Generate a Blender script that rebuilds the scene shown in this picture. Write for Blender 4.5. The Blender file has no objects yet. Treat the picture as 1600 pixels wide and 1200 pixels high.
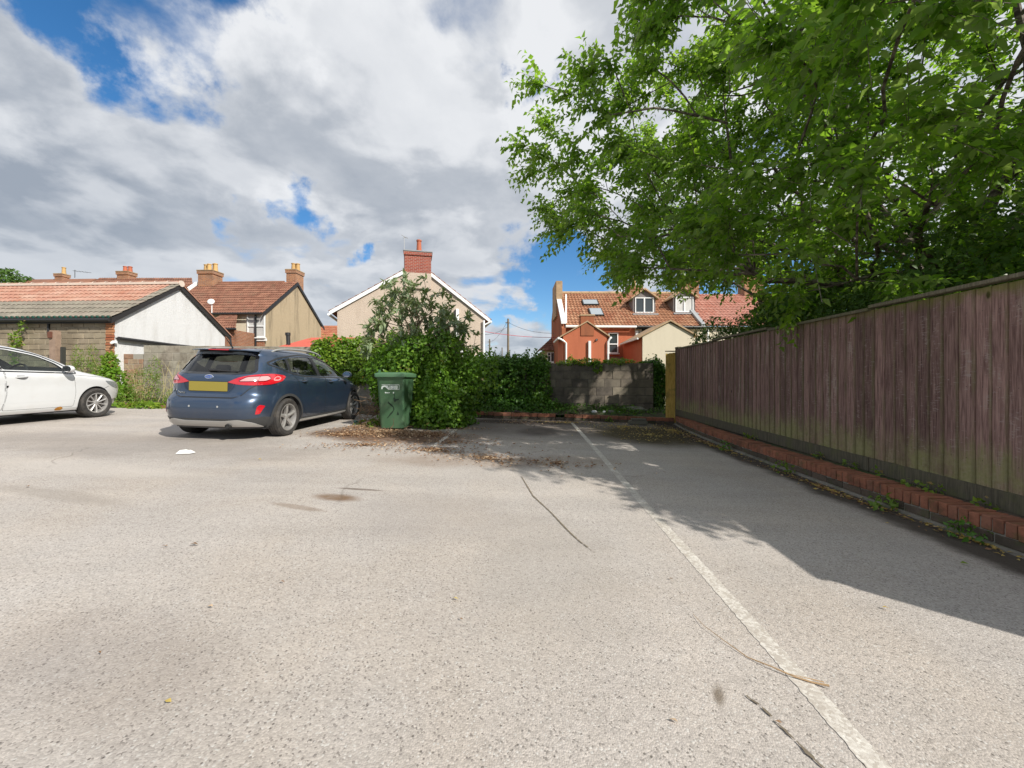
import bpy, bmesh, math, random
import numpy as np
from mathutils import Vector, Matrix
from math import sin, cos, pi, radians, sqrt, atan2

random.seed(7)
RNG = np.random.default_rng(11)
S = bpy.context.scene
COL = S.collection

# ------------------------------------------------------------------ camera, sky, sun, exposure
F = 620.0                     # focal length in pixels of the 1600 px wide photograph
CAMZ = 1.14
cam_d = bpy.data.cameras.new('camera'); cam = bpy.data.objects.new('camera', cam_d); COL.objects.link(cam)
cam.location = (0, 0, CAMZ); cam.rotation_euler = (pi/2, 0, 0)
cam_d.sensor_width = 36; cam_d.lens = 36*F/1600; cam_d.shift_y = -3/1600
cam_d.clip_start = 0.05; cam_d.clip_end = 3000
S.camera = cam
S.view_settings.view_transform = 'Standard'
S.view_settings.look = 'None'
S.view_settings.exposure = 0.50
S.view_settings.gamma = 1
S.view_settings.use_curve_mapping = False

SUN_TO = Vector((.75, -.65, .75)).normalized()
sl = bpy.data.lights.new('sun', 'SUN'); sl.energy = 4.1; sl.angle = radians(0.53); sl.color = (1, .95, .86)
sun = bpy.data.objects.new('sun', sl); COL.objects.link(sun)
sun.rotation_euler = (-SUN_TO).to_track_quat('-Z', 'Y').to_euler(); sun.location = (30, -26, 30)

class NT:
    """tiny helper around a node tree"""
    def __init__(s, tree): s.t = tree; s.n = tree.nodes; s.l = tree.links
    def new(s, kind, **kw):
        n = s.n.new(kind)
        for k, v in kw.items():
            if k.startswith('i_'): s.put(n.inputs[k[2:].replace('_', ' ')], v)
            else: setattr(n, k, v)
        return n
    def put(s, sock, v):
        if hasattr(v, 'is_linked') or isinstance(v, bpy.types.NodeSocket): s.l.new(v, sock)
        else: sock.default_value = v
    def math(s, op, a, b=0.0, c=None, clamp=False):
        n = s.n.new('ShaderNodeMath'); n.operation = op; n.use_clamp = clamp
        s.put(n.inputs[0], a); s.put(n.inputs[1], b)
        if c is not None: s.put(n.inputs[2], c)
        return n.outputs[0]
    def vmath(s, op, a, b=(0, 0, 0)):
        n = s.n.new('ShaderNodeVectorMath'); n.operation = op
        s.put(n.inputs[0], a); s.put(n.inputs[1], b)
        return n.outputs['Value'] if op in ('DISTANCE', 'LENGTH', 'DOT_PRODUCT') else n.outputs[0]
    def mix(s, f, a, b):
        n = s.n.new('ShaderNodeMix'); n.data_type = 'RGBA'; n.clamp_factor = True
        s.put(n.inputs[0], f); s.put(n.inputs[6], a); s.put(n.inputs[7], b)
        return n.outputs[2]
    def noise(s, vec, scale, detail=4, rough=.55, dist=0, w=None):
        n = s.n.new('ShaderNodeTexNoise')
        if w is not None: n.noise_dimensions = '4D'; n.inputs['W'].default_value = w
        if vec is not None: s.put(n.inputs['Vector'], vec)
        n.inputs['Scale'].default_value = scale; n.inputs['Detail'].default_value = detail
        n.inputs['Roughness'].default_value = rough; n.inputs['Distortion'].default_value = dist
        return n.outputs['Fac']
    def ramp(s, v, a, b, smooth=True):
        n = s.n.new('ShaderNodeMapRange'); n.interpolation_type = 'SMOOTHSTEP' if smooth else 'LINEAR'
        s.put(n.inputs[0], v); n.inputs[1].default_value = a; n.inputs[2].default_value = b
        return n.outputs[0]
    def mapping(s, vec, scale=(1, 1, 1), loc=(0, 0, 0), rot=(0, 0, 0)):
        n = s.n.new('ShaderNodeMapping'); s.put(n.inputs[0], vec)
        n.inputs['Scale'].default_value = scale; n.inputs['Location'].default_value = loc; n.inputs['Rotation'].default_value = rot
        return n.outputs[0]
    def bump(s, h, strength=.5, dist=.01, normal=None):
        n = s.n.new('ShaderNodeBump'); s.put(n.inputs['Height'], h)
        n.inputs['Strength'].default_value = strength; n.inputs['Distance'].default_value = dist
        if normal is not None: s.put(n.inputs['Normal'], normal)
        return n.outputs[0]

def c4(c): return (c[0], c[1], c[2], 1.0)

# sky
W = bpy.data.worlds.new('World'); S.world = W; W.use_nodes = True
t = NT(W.node_tree); t.n.clear()
tc = t.new('ShaderNodeTexCoord').outputs['Generated']
sky = t.new('ShaderNodeTexSky', sky_type='NISHITA', sun_disc=False)
sky.sun_elevation = math.asin(SUN_TO.z); sky.sun_rotation = atan2(SUN_TO.x, SUN_TO.y)
sky.air_density = 1.0; sky.dust_density = 0.4; sky.ozone_density = 2.5; sky.altitude = 50
sep = t.new('ShaderNodeSeparateXYZ'); t.put(sep.inputs[0], tc)
dz = t.math('MAXIMUM', sep.outputs[2], 0.0)
den = t.math('ADD', dz, 0.24)
px = t.math('DIVIDE', sep.outputs[0], den); py = t.math('DIVIDE', sep.outputs[1], den)
cmb = t.new('ShaderNodeCombineXYZ'); t.put(cmb.inputs[0], px); t.put(cmb.inputs[1], py)
cmb.inputs[2].default_value = 44.2
P0 = t.mapping(cmb.outputs[0], scale=(.95, .95, 1), loc=(2.3, 5.1, 0))
warp = t.new('ShaderNodeTexNoise'); t.put(warp.inputs['Vector'], P0); warp.inputs['Scale'].default_value = 1.6; warp.inputs['Detail'].default_value = 3
wv = t.vmath('SUBTRACT', warp.outputs['Color'], (.5, .5, .5))
sc_ = t.new('ShaderNodeVectorMath', operation='SCALE'); t.put(sc_.inputs[0], wv); sc_.inputs['Scale'].default_value = .22
P1 = t.vmath('ADD', P0, sc_.outputs[0])
def density(vec):
    big = t.noise(vec, 1.35, 3, .5)
    mid = t.noise(vec, 3.7, 8, .52)
    return t.math('ADD', t.math('MULTIPLY', big, .58), t.math('MULTIPLY', mid, .52))
d0 = density(P1)
d1 = density(t.vmath('ADD', P1, (.13, -.16, 0)))
def sdir(pxx, pyy):
    v = Vector(((pxx-800)/F, 1, (597-pyy)/F)).normalized(); return tuple(v)
gwn = t.new('ShaderNodeTexNoise'); t.put(gwn.inputs['Vector'], tc); gwn.inputs['Scale'].default_value = 5.5; gwn.inputs['Detail'].default_value = 7; gwn.inputs['Roughness'].default_value = .6
tcw = t.vmath('ADD', tc, t.vmath('MULTIPLY', t.vmath('SUBTRACT', gwn.outputs['Color'], (.5, .5, .5)), (.42, .42, .30)))
gap = None
for (gx, gy, rad, amt) in ((195, 75, .15, .18), (375, 20, .14, .20), (850, 135, .075, .17), (5, 205, .06, .14), (385, 335, .08, .14),
                           (570, 395, .06, .16), (835, 425, .13, .24), (790, 500, .10, .20), (905, 500, .14, .22), (860, 420, .10, .16), (470, 345, .08, .16), (100, 30, .10, .10),
                           (1150, 420, .30, .10)):
    d = t.vmath('DISTANCE', tcw, sdir(gx, gy))
    g = t.math('MULTIPLY', t.math('SUBTRACT', 1.0, t.ramp(d, 0, rad)), amt)
    gap = g if gap is None else t.math('ADD', gap, g)
fill = None
for (gx, gy, rad, amt) in ((130, 260, .30, .12), (560, 150, .35, .14), (700, 330, .25, .10), (60, 400, .30, .14), (400, 430, .2, .10), (798, 462, .055, .24), (800, 550, .10, .16), (400, 200, .3, .06)):
    d = t.vmath('DISTANCE', tcw, sdir(gx, gy))
    g = t.math('MULTIPLY', t.math('SUBTRACT', 1.0, t.ramp(d, 0, rad)), amt)
    fill = g if fill is None else t.math('ADD', fill, g)
dd = t.math('ADD', t.math('SUBTRACT', d0, gap), fill)
cov = t.ramp(dd, .42, .56)
thick = t.ramp(dd, .50, .72)
lit = t.ramp(t.math('SUBTRACT', d0, d1), -.07, .07)
fine = t.noise(P1, 7.0, 8, .62)
under = t.ramp(t.noise(P1, .9, 4, .55, w=1.3), .38, .62)
shade = t.math('ADD', t.math('MULTIPLY', lit, .58), t.math('MULTIPLY', t.math('SUBTRACT', 1.0, thick), .36))
shade = t.math('ADD', shade, t.math('MULTIPLY', under, .30))
shade = t.math('ADD', shade, t.math('MULTIPLY', t.math('SUBTRACT', fine, .5), .42), clamp=True)
shade = t.math('MULTIPLY', shade, t.math('ADD', .68, t.math('MULTIPLY', t.ramp(sep.outputs[2], .16, .40), .32)))
ccol = t.mix(shade, c4((2.5, 2.8, 3.25)), c4((6.15, 6.25, 6.4)))
skyc = t.new('ShaderNodeHueSaturation', i_Saturation=1.3, i_Value=1.05, i_Color=sky.outputs[0]).outputs[0]
hz = t.math('SUBTRACT', 1.0, t.ramp(sep.outputs[2], -.02, .20))
full = t.mix(t.math('MULTIPLY', cov, .96), skyc, ccol)
full = t.mix(t.math('MULTIPLY', hz, .30), full, c4((3.6, 4.3, 5.3)))
bg = t.new('ShaderNodeBackground', i_Color=full, i_Strength=.10)
wo = t.new('ShaderNodeOutputWorld'); t.l.new(bg.outputs[0], wo.inputs[0])

# ------------------------------------------------------------------ ground shape, helpers
TH = .0435                                       # the lot's long axis leans this much to the right of the view
def gz(x, y):
    return -0.028*min(max(x, -16), 9) + 0.02*min(max(y, -6), 14)
def LT(a, b): return (a + TH*b, b - TH*a)        # lot axes -> world
def P(px, py, Y): return Vector(((px-800)/F*Y, Y, CAMZ + (597-py)/F*Y))
LOTROT = -math.atan(TH)

def link(o, parent=None):
    COL.objects.link(o)
    if parent is not None: o.parent = parent
    return o
def empty(name, loc=(0, 0, 0), rotz=0, **kw):
    o = bpy.data.objects.new(name, None); o.empty_display_size = .2
    o.location = loc; o.rotation_euler = (0, 0, rotz); link(o)
    return tag(o, **kw)
def tag(o, label=None, cat=None, group=None, kind=None):
    if label: o['label'] = label
    if cat: o['category'] = cat
    if group: o['group'] = group
    if kind: o['kind'] = kind
    return o
def obj(name, me, parent=None, loc=None, rot=None, mat=None):
    o = bpy.data.objects.new(name, me); link(o, parent)
    if loc is not None: o.location = loc
    if rot is not None: o.rotation_euler = rot
    if mat is not None and len(me.materials) == 0: me.materials.append(mat)
    return o
def mesh(name, verts, faces, mat=None, smooth=False):
    me = bpy.data.meshes.new(name); me.from_pydata([tuple(v) for v in verts], [], faces); me.update()
    if mat is not None:
        for m in (mat if isinstance(mat, (list, tuple)) else [mat]): me.materials.append(m)
    if smooth: me.polygons.foreach_set('use_smooth', [True]*len(me.polygons))
    return me
class MB:
    """collects primitives into one mesh"""
    def __init__(s): s.v = []; s.f = []; s.m = []
    def add(s, verts, faces, mi=0):
        k = len(s.v); s.v += [tuple(v) for v in verts]; s.f += [tuple(i+k for i in f) for f in faces]; s.m += [mi]*len(faces); return s
    def box(s, x0, x1, y0, y1, z0, z1, mi=0, rz=0, c=(0, 0)):
        vs = [(x, y, z) for z in (z0, z1) for (x, y) in ((x0, y0), (x1, y0), (x1, y1), (x0, y1))]
        if rz: vs = [(c[0]+(x-c[0])*cos(rz)-(y-c[1])*sin(rz), c[1]+(x-c[0])*sin(rz)+(y-c[1])*cos(rz), z) for x, y, z in vs]
        return s.add(vs, [(3, 2, 1, 0), (4, 5, 6, 7), (0, 1, 5, 4), (1, 2, 6, 5), (2, 3, 7, 6), (3, 0, 4, 7)], mi)
    def tube(s, pts, rad, n=8, mi=0, cap=True):
        pts = [Vector(p) for p in pts]; rads = rad if isinstance(rad, (list, tuple)) else [rad]*len(pts)
        vs = []; up = None
        for i, p in enumerate(pts):
            d = (pts[min(i+1, len(pts)-1)] - pts[max(i-1, 0)])
            d = d.normalized() if d.length > 1e-9 else Vector((0, 0, 1))
            if up is None: up = Vector((0, 0, 1)) if abs(d.z) < .9 else Vector((1, 0, 0))
            a = d.cross(up); a = a.normalized() if a.length > 1e-6 else Vector((1, 0, 0)); b = a.cross(d).normalized(); up = b
            for k in range(n):
                th = 2*pi*k/n; vs.append(p + (a*cos(th) + b*sin(th))*rads[i])
        fs = [(i*n+k, i*n+(k+1) % n, (i+1)*n+(k+1) % n, (i+1)*n+k) for i in range(len(pts)-1) for k in range(n)]
        if cap: fs += [tuple(range(n-1, -1, -1)), tuple((len(pts)-1)*n+k for k in range(n))]
        return s.add(vs, fs, mi)
    def lathe(s, prof, n=32, axis='z', mi=0, close=False):
        vs = []
        for r, h in prof:
            for k in range(n):
                th = 2*pi*k/n
                vs.append((r*cos(th), r*sin(th), h) if axis == 'z' else (h, r*cos(th), r*sin(th)))
        m = len(prof); rng = range(m if close else m-1)
        fs = [(i*n+k, i*n+(k+1) % n, ((i+1) % m)*n+(k+1) % n, ((i+1) % m)*n+k) for i in rng for k in range(n)]
        return s.add(vs, fs, mi)
    def prism(s, poly, d0, d1, axis='y', mi=0):
        """polygon in the two other axes, extruded along axis"""
        def mk(p, q, d): return {'y': (p, d, q), 'x': (d, p, q), 'z': (p, q, d)}[axis]
        n = len(poly)
        vs = [mk(p, q, d0) for p, q in poly] + [mk(p, q, d1) for p, q in poly]
        fs = [tuple(range(n)), tuple(range(2*n-1, n-1, -1))] + [(i, i+n, (i+1) % n+n, (i+1) % n) for i in range(n)]
        return s.add(vs, fs, mi)
    def build(s, name, mats, parent=None, smooth=False, bevel=0, fix=True, **kw):
        me = mesh(name, s.v, s.f, mats)
        if isinstance(mats, (list, tuple)): me.polygons.foreach_set('material_index', s.m)
        if fix or bevel:
            bm = bmesh.new(); bm.from_mesh(me)
            if bevel: bmesh.ops.bevel(bm, geom=[e for e in bm.edges if e.is_manifold and e.calc_face_angle(0) > .5], offset=bevel, segments=2, affect='EDGES', clamp_overlap=True)
            bmesh.ops.recalc_face_normals(bm, faces=bm.faces)
            bm.to_mesh(me); bm.free()
        if smooth:
            me.polygons.foreach_set('use_smooth', [True]*len(me.polygons))
            try: me.set_sharp_from_angle(angle=radians(40))
            except Exception: pass
        me.update()
        o = obj(name, me, parent)
        return tag(o, **kw)

# ------------------------------------------------------------------ materials
MATS = {}
def material(name, fn):
    if name in MATS: return MATS[name]
    m = bpy.data.materials.new(name); m.use_nodes = True
    t = NT(m.node_tree); b = m.node_tree.nodes['Principled BSDF']
    fn(t, b); MATS[name] = m; return m
def simple(name, col, rough=.7, metal=0, coat=0, var=0.0, scale=6, bump=0, bscale=80, spec=.5, dirt=None):
    def fn(t, b):
        tc = t.new('ShaderNodeTexCoord').outputs['Object']
        c = c4(col)
        if var:
            oi = t.new('ShaderNodeObjectInfo').outputs['Random']
            n = t.noise(tc, scale, 5, .6)
            k = t.math('ADD', t.math('MULTIPLY', t.math('SUBTRACT', n, .5), var*2), t.math('MULTIPLY', t.math('SUBTRACT', oi, .5), var))
            c = t.new('ShaderNodeHueSaturation', i_Value=t.math('ADD', 1.0, k), i_Color=c4(col)).outputs[0]
        if dirt:
            n2 = t.noise(tc, dirt[1], 8, .7)
            c = t.mix(t.math('MULTIPLY', t.ramp(n2, .45, .7), dirt[2]), c, c4(dirt[0]))
        t.put(b.inputs['Base Color'], c)
        b.inputs['Roughness'].default_value = rough; b.inputs['Metallic'].default_value = metal
        b.inputs['Coat Weight'].default_value = coat; b.inputs['Coat Roughness'].default_value = .04
        b.inputs['Specular IOR Level'].default_value = spec
        if bump: t.put(b.inputs['Normal'], t.bump(t.noise(tc, bscale, 4, .6), bump, .01))
    return material(name, fn)
def piece_mat(name, cols, rough=.85, scale=25, bump=.4, bscale=60, stain=None, moss=None):
    """brick / block / tile: colour chosen per object, mottled, optional dark stain and moss"""
    def fn(t, b):
        tc = t.new('ShaderNodeTexCoord').outputs['Object']; g = t.new('ShaderNodeNewGeometry').outputs['Position']
        oi = t.new('ShaderNodeObjectInfo').outputs['Random']
        cr = t.new('ShaderNodeValToRGB'); t.put(cr.inputs[0], oi)
        el = cr.color_ramp.elements; el[0].color = c4(cols[0]); el[-1].color = c4(cols[-1])
        for i, c in enumerate(cols[1:-1]): e = el.new((i+1)/(len(cols)-1)); e.color = c4(c)
        vv = t.vmath('ADD', g, (0, 0, 0))
        n = t.noise(vv, scale, 6, .65)
        c = t.new('ShaderNodeHueSaturation', i_Value=t.math('ADD', .62, t.math('MULTIPLY', n, .76)), i_Color=cr.outputs[0]).outputs[0]
        if stain: c = t.mix(t.math('MULTIPLY', t.ramp(t.noise(g, stain[1], 7, .65), .42, .68), stain[2]), c, c4(stain[0]))
        if moss: c = t.mix(t.math('MULTIPLY', t.ramp(t.noise(g, moss[1], 7, .7), .5, .66), moss[2]), c, c4(moss[0]))
        t.put(b.inputs['Base Color'], c); b.inputs['Roughness'].default_value = rough
        b.inputs['Specular IOR Level'].default_value = .25
        t.put(b.inputs['Normal'], t.bump(t.noise(g, bscale, 5, .65), bump, .008))
    return material(name, fn)
def render_mat(name, col, streak=(.12, .11, .09), amt=.4, scale=1.2, grain=90, bump=.5, var=.25, warm=None):
    """rendered / roughcast wall with weather streaks"""
    def fn(t, b):
        g = t.new('ShaderNodeNewGeometry').outputs['Position']
        n = t.noise(g, 9, 6, .7); n2 = t.noise(g, grain, 2, .5)
        v = t.math('ADD', 1-var/2-.06, t.math('ADD', t.math('MULTIPLY', n, var), t.math('MULTIPLY', n2, .12)))
        c = t.new('ShaderNodeHueSaturation', i_Value=v, i_Color=c4(col)).outputs[0]
        st = t.noise(t.mapping(g, scale=(2.5, 2.5, .35)), scale, 7, .65)
        c = t.mix(t.math('MULTIPLY', t.ramp(st, .45, .72), amt), c, c4(streak))
        if warm: c = t.mix(t.math('MULTIPLY', t.ramp(t.noise(g, 1.1, 3, .5, w=4), .4, .65), warm[1]), c, c4(warm[0]))
        t.put(b.inputs['Base Color'], c); b.inputs['Roughness'].default_value = .92; b.inputs['Specular IOR Level'].default_value = .15
        t.put(b.inputs['Normal'], t.bump(n2, bump, .02))
    return material(name, fn)
def brick_mat(name, c1, c2, mortar=(.30, .27, .22), bw=.225, rh=.075, stain=None):
    def fn(t, b):
        g = t.new('ShaderNodeNewGeometry').outputs['Position']
        s = t.new('ShaderNodeSeparateXYZ'); t.put(s.inputs[0], g)
        u = t.math('ADD', s.outputs[0], s.outputs[1])
        cc = t.new('ShaderNodeCombineXYZ'); t.put(cc.inputs[0], u); t.put(cc.inputs[1], s.outputs[2])
        br = t.new('ShaderNodeTexBrick'); t.put(br.inputs['Vector'], cc.outputs[0])
        br.inputs['Scale'].default_value = 1; br.inputs['Brick Width'].default_value = bw; br.inputs['Row Height'].default_value = rh
        br.inputs['Mortar Size'].default_value = .009; br.inputs['Color1'].default_value = c4(c1); br.inputs['Color2'].default_value = c4(c2); br.inputs['Mortar'].default_value = c4(mortar)
        c = t.new('ShaderNodeHueSaturation', i_Value=t.math('ADD', .7, t.math('MULTIPLY', t.noise(g, 14, 5, .7), .6)), i_Color=br.outputs['Color']).outputs[0]
        if stain: c = t.mix(t.math('MULTIPLY', t.ramp(t.noise(g, stain[1], 6, .6), .45, .7), stain[2]), c, c4(stain[0]))
        t.put(b.inputs['Base Color'], c); b.inputs['Roughness'].default_value = .9; b.inputs['Specular IOR Level'].default_value = .2
        h = t.math('SUBTRACT', t.math('MULTIPLY', t.noise(g, 50, 4, .6), .4), br.outputs['Fac'])
        t.put(b.inputs['Normal'], t.bump(h, .6, .012))
    return material(name, fn)

WHITE = simple('white_paint', (.78, .78, .76), .5, var=.08, dirt=((.4, .38, .33), 3, .25))
PVC = simple('white_plastic', (.80, .81, .80), .35)
BLACK = simple('black_plastic', (.02, .02, .021), .45)
DARKMETAL = simple('dark_metal', (.05, .05, .05), .5, metal=.5)
LEAD = simple('lead_flashing', (.28, .29, .30), .6, var=.2)
MORTAR = simple('mortar', (.30, .28, .24), .95, var=.2, bump=.4)
CONC = piece_mat('concrete', [(.24, .22, .19), (.3, .28, .24)], stain=((.08, .075, .06), 3, .5), moss=((.09, .12, .04), 5, .5))
def glass_fn(tint, refl=1.0, rough=.02):
    def fn(t, b):
        tr = t.new('ShaderNodeBsdfTransparent', i_Color=c4(tint)); gl = t.new('ShaderNodeBsdfGlossy', i_Roughness=rough, i_Color=(refl, refl, refl, 1))
        lw = t.new('ShaderNodeLayerWeight', i_Blend=.5)
        f = t.math('ADD', t.math('MULTIPLY', t.math('POWER', lw.outputs['Facing'], 4.0), .85), .055, clamp=True)
        mx = t.new('ShaderNodeMixShader'); t.put(mx.inputs[0], f); t.l.new(tr.outputs[0], mx.inputs[1]); t.l.new(gl.outputs[0], mx.inputs[2])
        out = [n for n in t.n if n.type == 'OUTPUT_MATERIAL'][0]; t.l.new(mx.outputs[0], out.inputs[0]); t.n.remove(b)
    return fn
GLASS_PRIV = material('tinted_glass', glass_fn((.42, .45, .43)))
GLASS_CAR = material('car_glass', glass_fn((.72, .80, .76)))
PANE = simple('window_pane', (.045, .055, .06), .06, spec=.9)
PANE_SKY = simple('painted_sky_pane', (.38, .42, .45), .15, spec=1.0, metal=.3)  # sky reflection put into the pale base colour of the rooflight glass
CURTAIN = simple('curtain', (.55, .54, .52), .9, var=.3, scale=3)
# ------------------------------------------------------------------ ground
def asphalt_fn(t, b):
    g = t.new('ShaderNodeNewGeometry').outputs['Position']
    v = t.new('ShaderNodeTexVoronoi', feature='F1'); t.put(v.inputs['Vector'], g); v.inputs['Scale'].default_value = 150
    sp = t.new('ShaderNodeSeparateColor'); t.put(sp.inputs[0], v.outputs['Color'])
    v2 = t.new('ShaderNodeTexVoronoi', feature='F1'); t.put(v2.inputs['Vector'], g); v2.inputs['Scale'].default_value = 55
    sp2 = t.new('ShaderNodeSeparateColor'); t.put(sp2.inputs[0], v2.outputs['Color'])
    big = t.noise(g, .35, 4, .55); mid = t.noise(g, 1.7, 6, .6); fine = t.noise(g, 28, 4, .6)
    streak = t.noise(t.mapping(g, scale=(.35, 2.2, 1), rot=(0, 0, .5)), 1.1, 5, .6)
    val = t.math('ADD', .66, t.math('ADD', t.math('MULTIPLY', big, .34), t.math('ADD', t.math('MULTIPLY', mid, .20), t.math('MULTIPLY', fine, .16))))
    val = t.math('ADD', val, t.math('MULTIPLY', t.math('SUBTRACT', streak, .5), .42))
    base = t.mix(t.ramp(t.noise(g, .8, 5, .6, w=2), .35, .65), c4((.402, .358, .318)), c4((.39, .358, .332)))
    c = t.new('ShaderNodeHueSaturation', i_Value=val, i_Color=base).outputs[0]
    # aggregate: pale and dark chippings
    st = t.new('ShaderNodeHueSaturation', i_Value=t.math('ADD', .78, t.math('MULTIPLY', sp.outputs[0], .44)), i_Color=c).outputs[0]
    c = t.mix(.8, c, st)
    c = t.mix(t.math('MULTIPLY', t.ramp(sp.outputs[1], .92, .95), .50), c, c4((.07, .06, .055)))
    c = t.mix(t.math('MULTIPLY', t.ramp(sp.outputs[2], .955, .965), .75), c, c4((.52, .50, .47)))
    hole = t.math('MULTIPLY', t.ramp(sp2.outputs[0], .90, .92), t.math('SUBTRACT', 1.0, t.ramp(v2.outputs['Distance'], .12, .30)))
    c = t.mix(t.math('MULTIPLY', hole, .75), c, c4((.07, .06, .05)))
    sx = t.new('ShaderNodeSeparateXYZ'); t.put(sx.inputs[0], g)
    X, Y = sx.outputs[0], sx.outputs[1]
    wob = t.math('MULTIPLY', t.math('SUBTRACT', t.noise(g, 1.4, 6, .65), .5), 1.6)
    def stain(cx, cy, rx, ry, rot, col, amt, wobk=1.0, soft=.5):
        nonlocal c
        m = t.mapping(t.vmath('SUBTRACT', g, (cx, cy, 0)), rot=(0, 0, rot)); m2 = t.vmath('MULTIPLY', m, (1/rx, 1/ry, 0))
        d = t.math('ADD', t.vmath('LENGTH', m2), t.math('MULTIPLY', wob, wobk))
        f = t.math('SUBTRACT', 1.0, t.ramp(d, 1-soft, 1+soft*.4))
        f = t.math('MULTIPLY', f, t.math('ADD', .45, t.math('MULTIPLY', t.noise(g, 9, 5, .7), 1.0)))
        c = t.mix(t.math('MULTIPLY', f, amt), c, c4(col))
    # damp, dirty ends of the bays and mossy mud patch
    a_ = t.math('SUBTRACT', X, t.math('MULTIPLY', Y, TH))
    endd = t.ramp(t.math('ADD', Y, wob), 5.9, 8.2); side = t.ramp(t.math('ADD', a_, t.math('MULTIPLY', wob, .35)), -1.9, -.9)
    dirty = t.math('MULTIPLY', t.math('MULTIPLY', endd, side), t.math('ADD', .50, t.math('MULTIPLY', t.noise(g, 3.1, 6, .7), .55), clamp=True))
    c = t.mix(dirty, c, c4((.115, .092, .078)))
    stain(2.75, 8.0, 1.25, 1.5, 0, (.062, .048, .020), 1.0, .45, .5)
    stain(.2, 9.5, 1.6, .45, 0, (.05, .038, .032), .9, .5, .5)
    stain(.55, 8.0, .45, .7, .3, (.07, .056, .048), .8, .5, .5)
    stain(2.9, 9.5, 1.3, .35, 0, (.16, .145, .13), .8, .5, .4)
    # soil washed against the right kerb
    kerb = t.ramp(t.math('ADD', a_, t.math('MULTIPLY', wob, .30)), 2.86, 3.08)
    c = t.mix(t.math('MULTIPLY', kerb, .92), c, c4((.055, .045, .037)))
    # brown leaf mould round the bin, oil and rust stains on the open tarmac
    stain(-2.1, 7.0, 1.7, .8, .1, (.13, .072, .04), .95, .6, .5)
    stain(-.35, 5.2, 1.5, .5, -.1, (.22, .15, .10), .45, 1.0, .6)
    stain(-1.55, 3.52, .24, .10, .2, (.17, .105, .06), .85, .35, .6)
    stain(-1.45, 3.78, .25, .03, .1, (.12, .09, .07), .8, .2, .5)
    stain(-1.75, 3.25, .3, .05, .3, (.20, .15, .11), .6, .3, .5)
    stain(-3.9, 3.4, .9, .12, .25, (.27, .24, .21), .5, .5, .6)
    stain(.2, 2.4, .5, .9, .0, (.30, .27, .24), .35, .7, .6)
    stain(-4.6, 4.3, 1.6, .25, .15, (.50, .46, .42), .4, .6, .6)
    stain(.745, 1.43, .022, .06, .45, (.15, .12, .09), .8, .08, .7)
    stain(-.6, 3.2, .8, .6, 0, (.30, .27, .25), .35, .8, .6)
    stain(-3.4, 5.2, .5, .16, .2, (.38, .35, .32), .4, .8, .6)
    stain(-5.5, 5.6, 3.2, .9, .1, (.19, .17, .155), .45, .8, .6)
    stain(-1.6, 1.5, .7, .35, .3, (.20, .17, .155), .3, .8, .6)
    # crazing
    cr = t.new('ShaderNodeTexVoronoi', feature='DISTANCE_TO_EDGE'); t.put(cr.inputs['Vector'], t.vmath('ADD', g, t.vmath('MULTIPLY', (1, 1, 1), (0, 0, 0))))
    cr.inputs['Scale'].default_value = .55; cr.inputs['Randomness'].default_value = 1
    wv = t.new('ShaderNodeTexNoise'); t.put(wv.inputs['Vector'], g); wv.inputs['Scale'].default_value = 2.2; wv.inputs['Detail'].default_value = 6
    t.put(cr.inputs['Vector'], t.vmath('ADD', g, t.vmath('MULTIPLY', wv.outputs['Color'], (.5, .5, 0))))
    cm = t.math('MULTIPLY', t.math('SUBTRACT', 1.0, t.ramp(cr.outputs['Distance'], .0, .010)), t.ramp(t.noise(g, .5, 3, .5, w=7), .52, .66))
    c = t.mix(t.math('MULTIPLY', cm, .4), c, c4((.09, .075, .06)))
    t.put(b.inputs['Base Color'], c)
    b.inputs['Roughness'].default_value = .9; b.inputs['Specular IOR Level'].default_value = .22
    h = t.math('ADD', t.math('MULTIPLY', t.math('SUBTRACT', .6, v.outputs['Distance']), 1.1), t.math('MULTIPLY', fine, .5))
    h = t.math('SUBTRACT', h, t.math('MULTIPLY', hole, 1.3))
    h = t.math('ADD', h, t.math('MULTIPLY', sp.outputs[0], .35))
    t.put(b.inputs['Normal'], t.bump(h, .42, .004))
ASPHALT = material('worn_asphalt', asphalt_fn)
def soil_fn(t, b):
    g = t.new('ShaderNodeNewGeometry').outputs['Position']
    n = t.noise(g, 12, 8, .7); c = t.mix(t.ramp(n, .35, .65), c4((.035, .027, .02)), c4((.11, .085, .06)))
    c = t.mix(t.ramp(t.noise(g, 1.3, 5, .6), .45, .6), c, c4((.05, .07, .022)))
    t.put(b.inputs['Base Color'], c); b.inputs['Roughness'].default_value = .95
    t.put(b.inputs['Normal'], t.bump(n, .8, .03))
SOIL = material('soil', soil_fn)
GRASSY = material('rough_ground', lambda t, b: (t.put(b.inputs['Base Color'], t.mix(t.ramp(t.noise(t.new('ShaderNodeNewGeometry').outputs['Position'], .2, 8, .7), .4, .6), c4((.06, .085, .025)), c4((.12, .11, .07)))), setattr(b.inputs['Roughness'], 'default_value', .95)))

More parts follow.
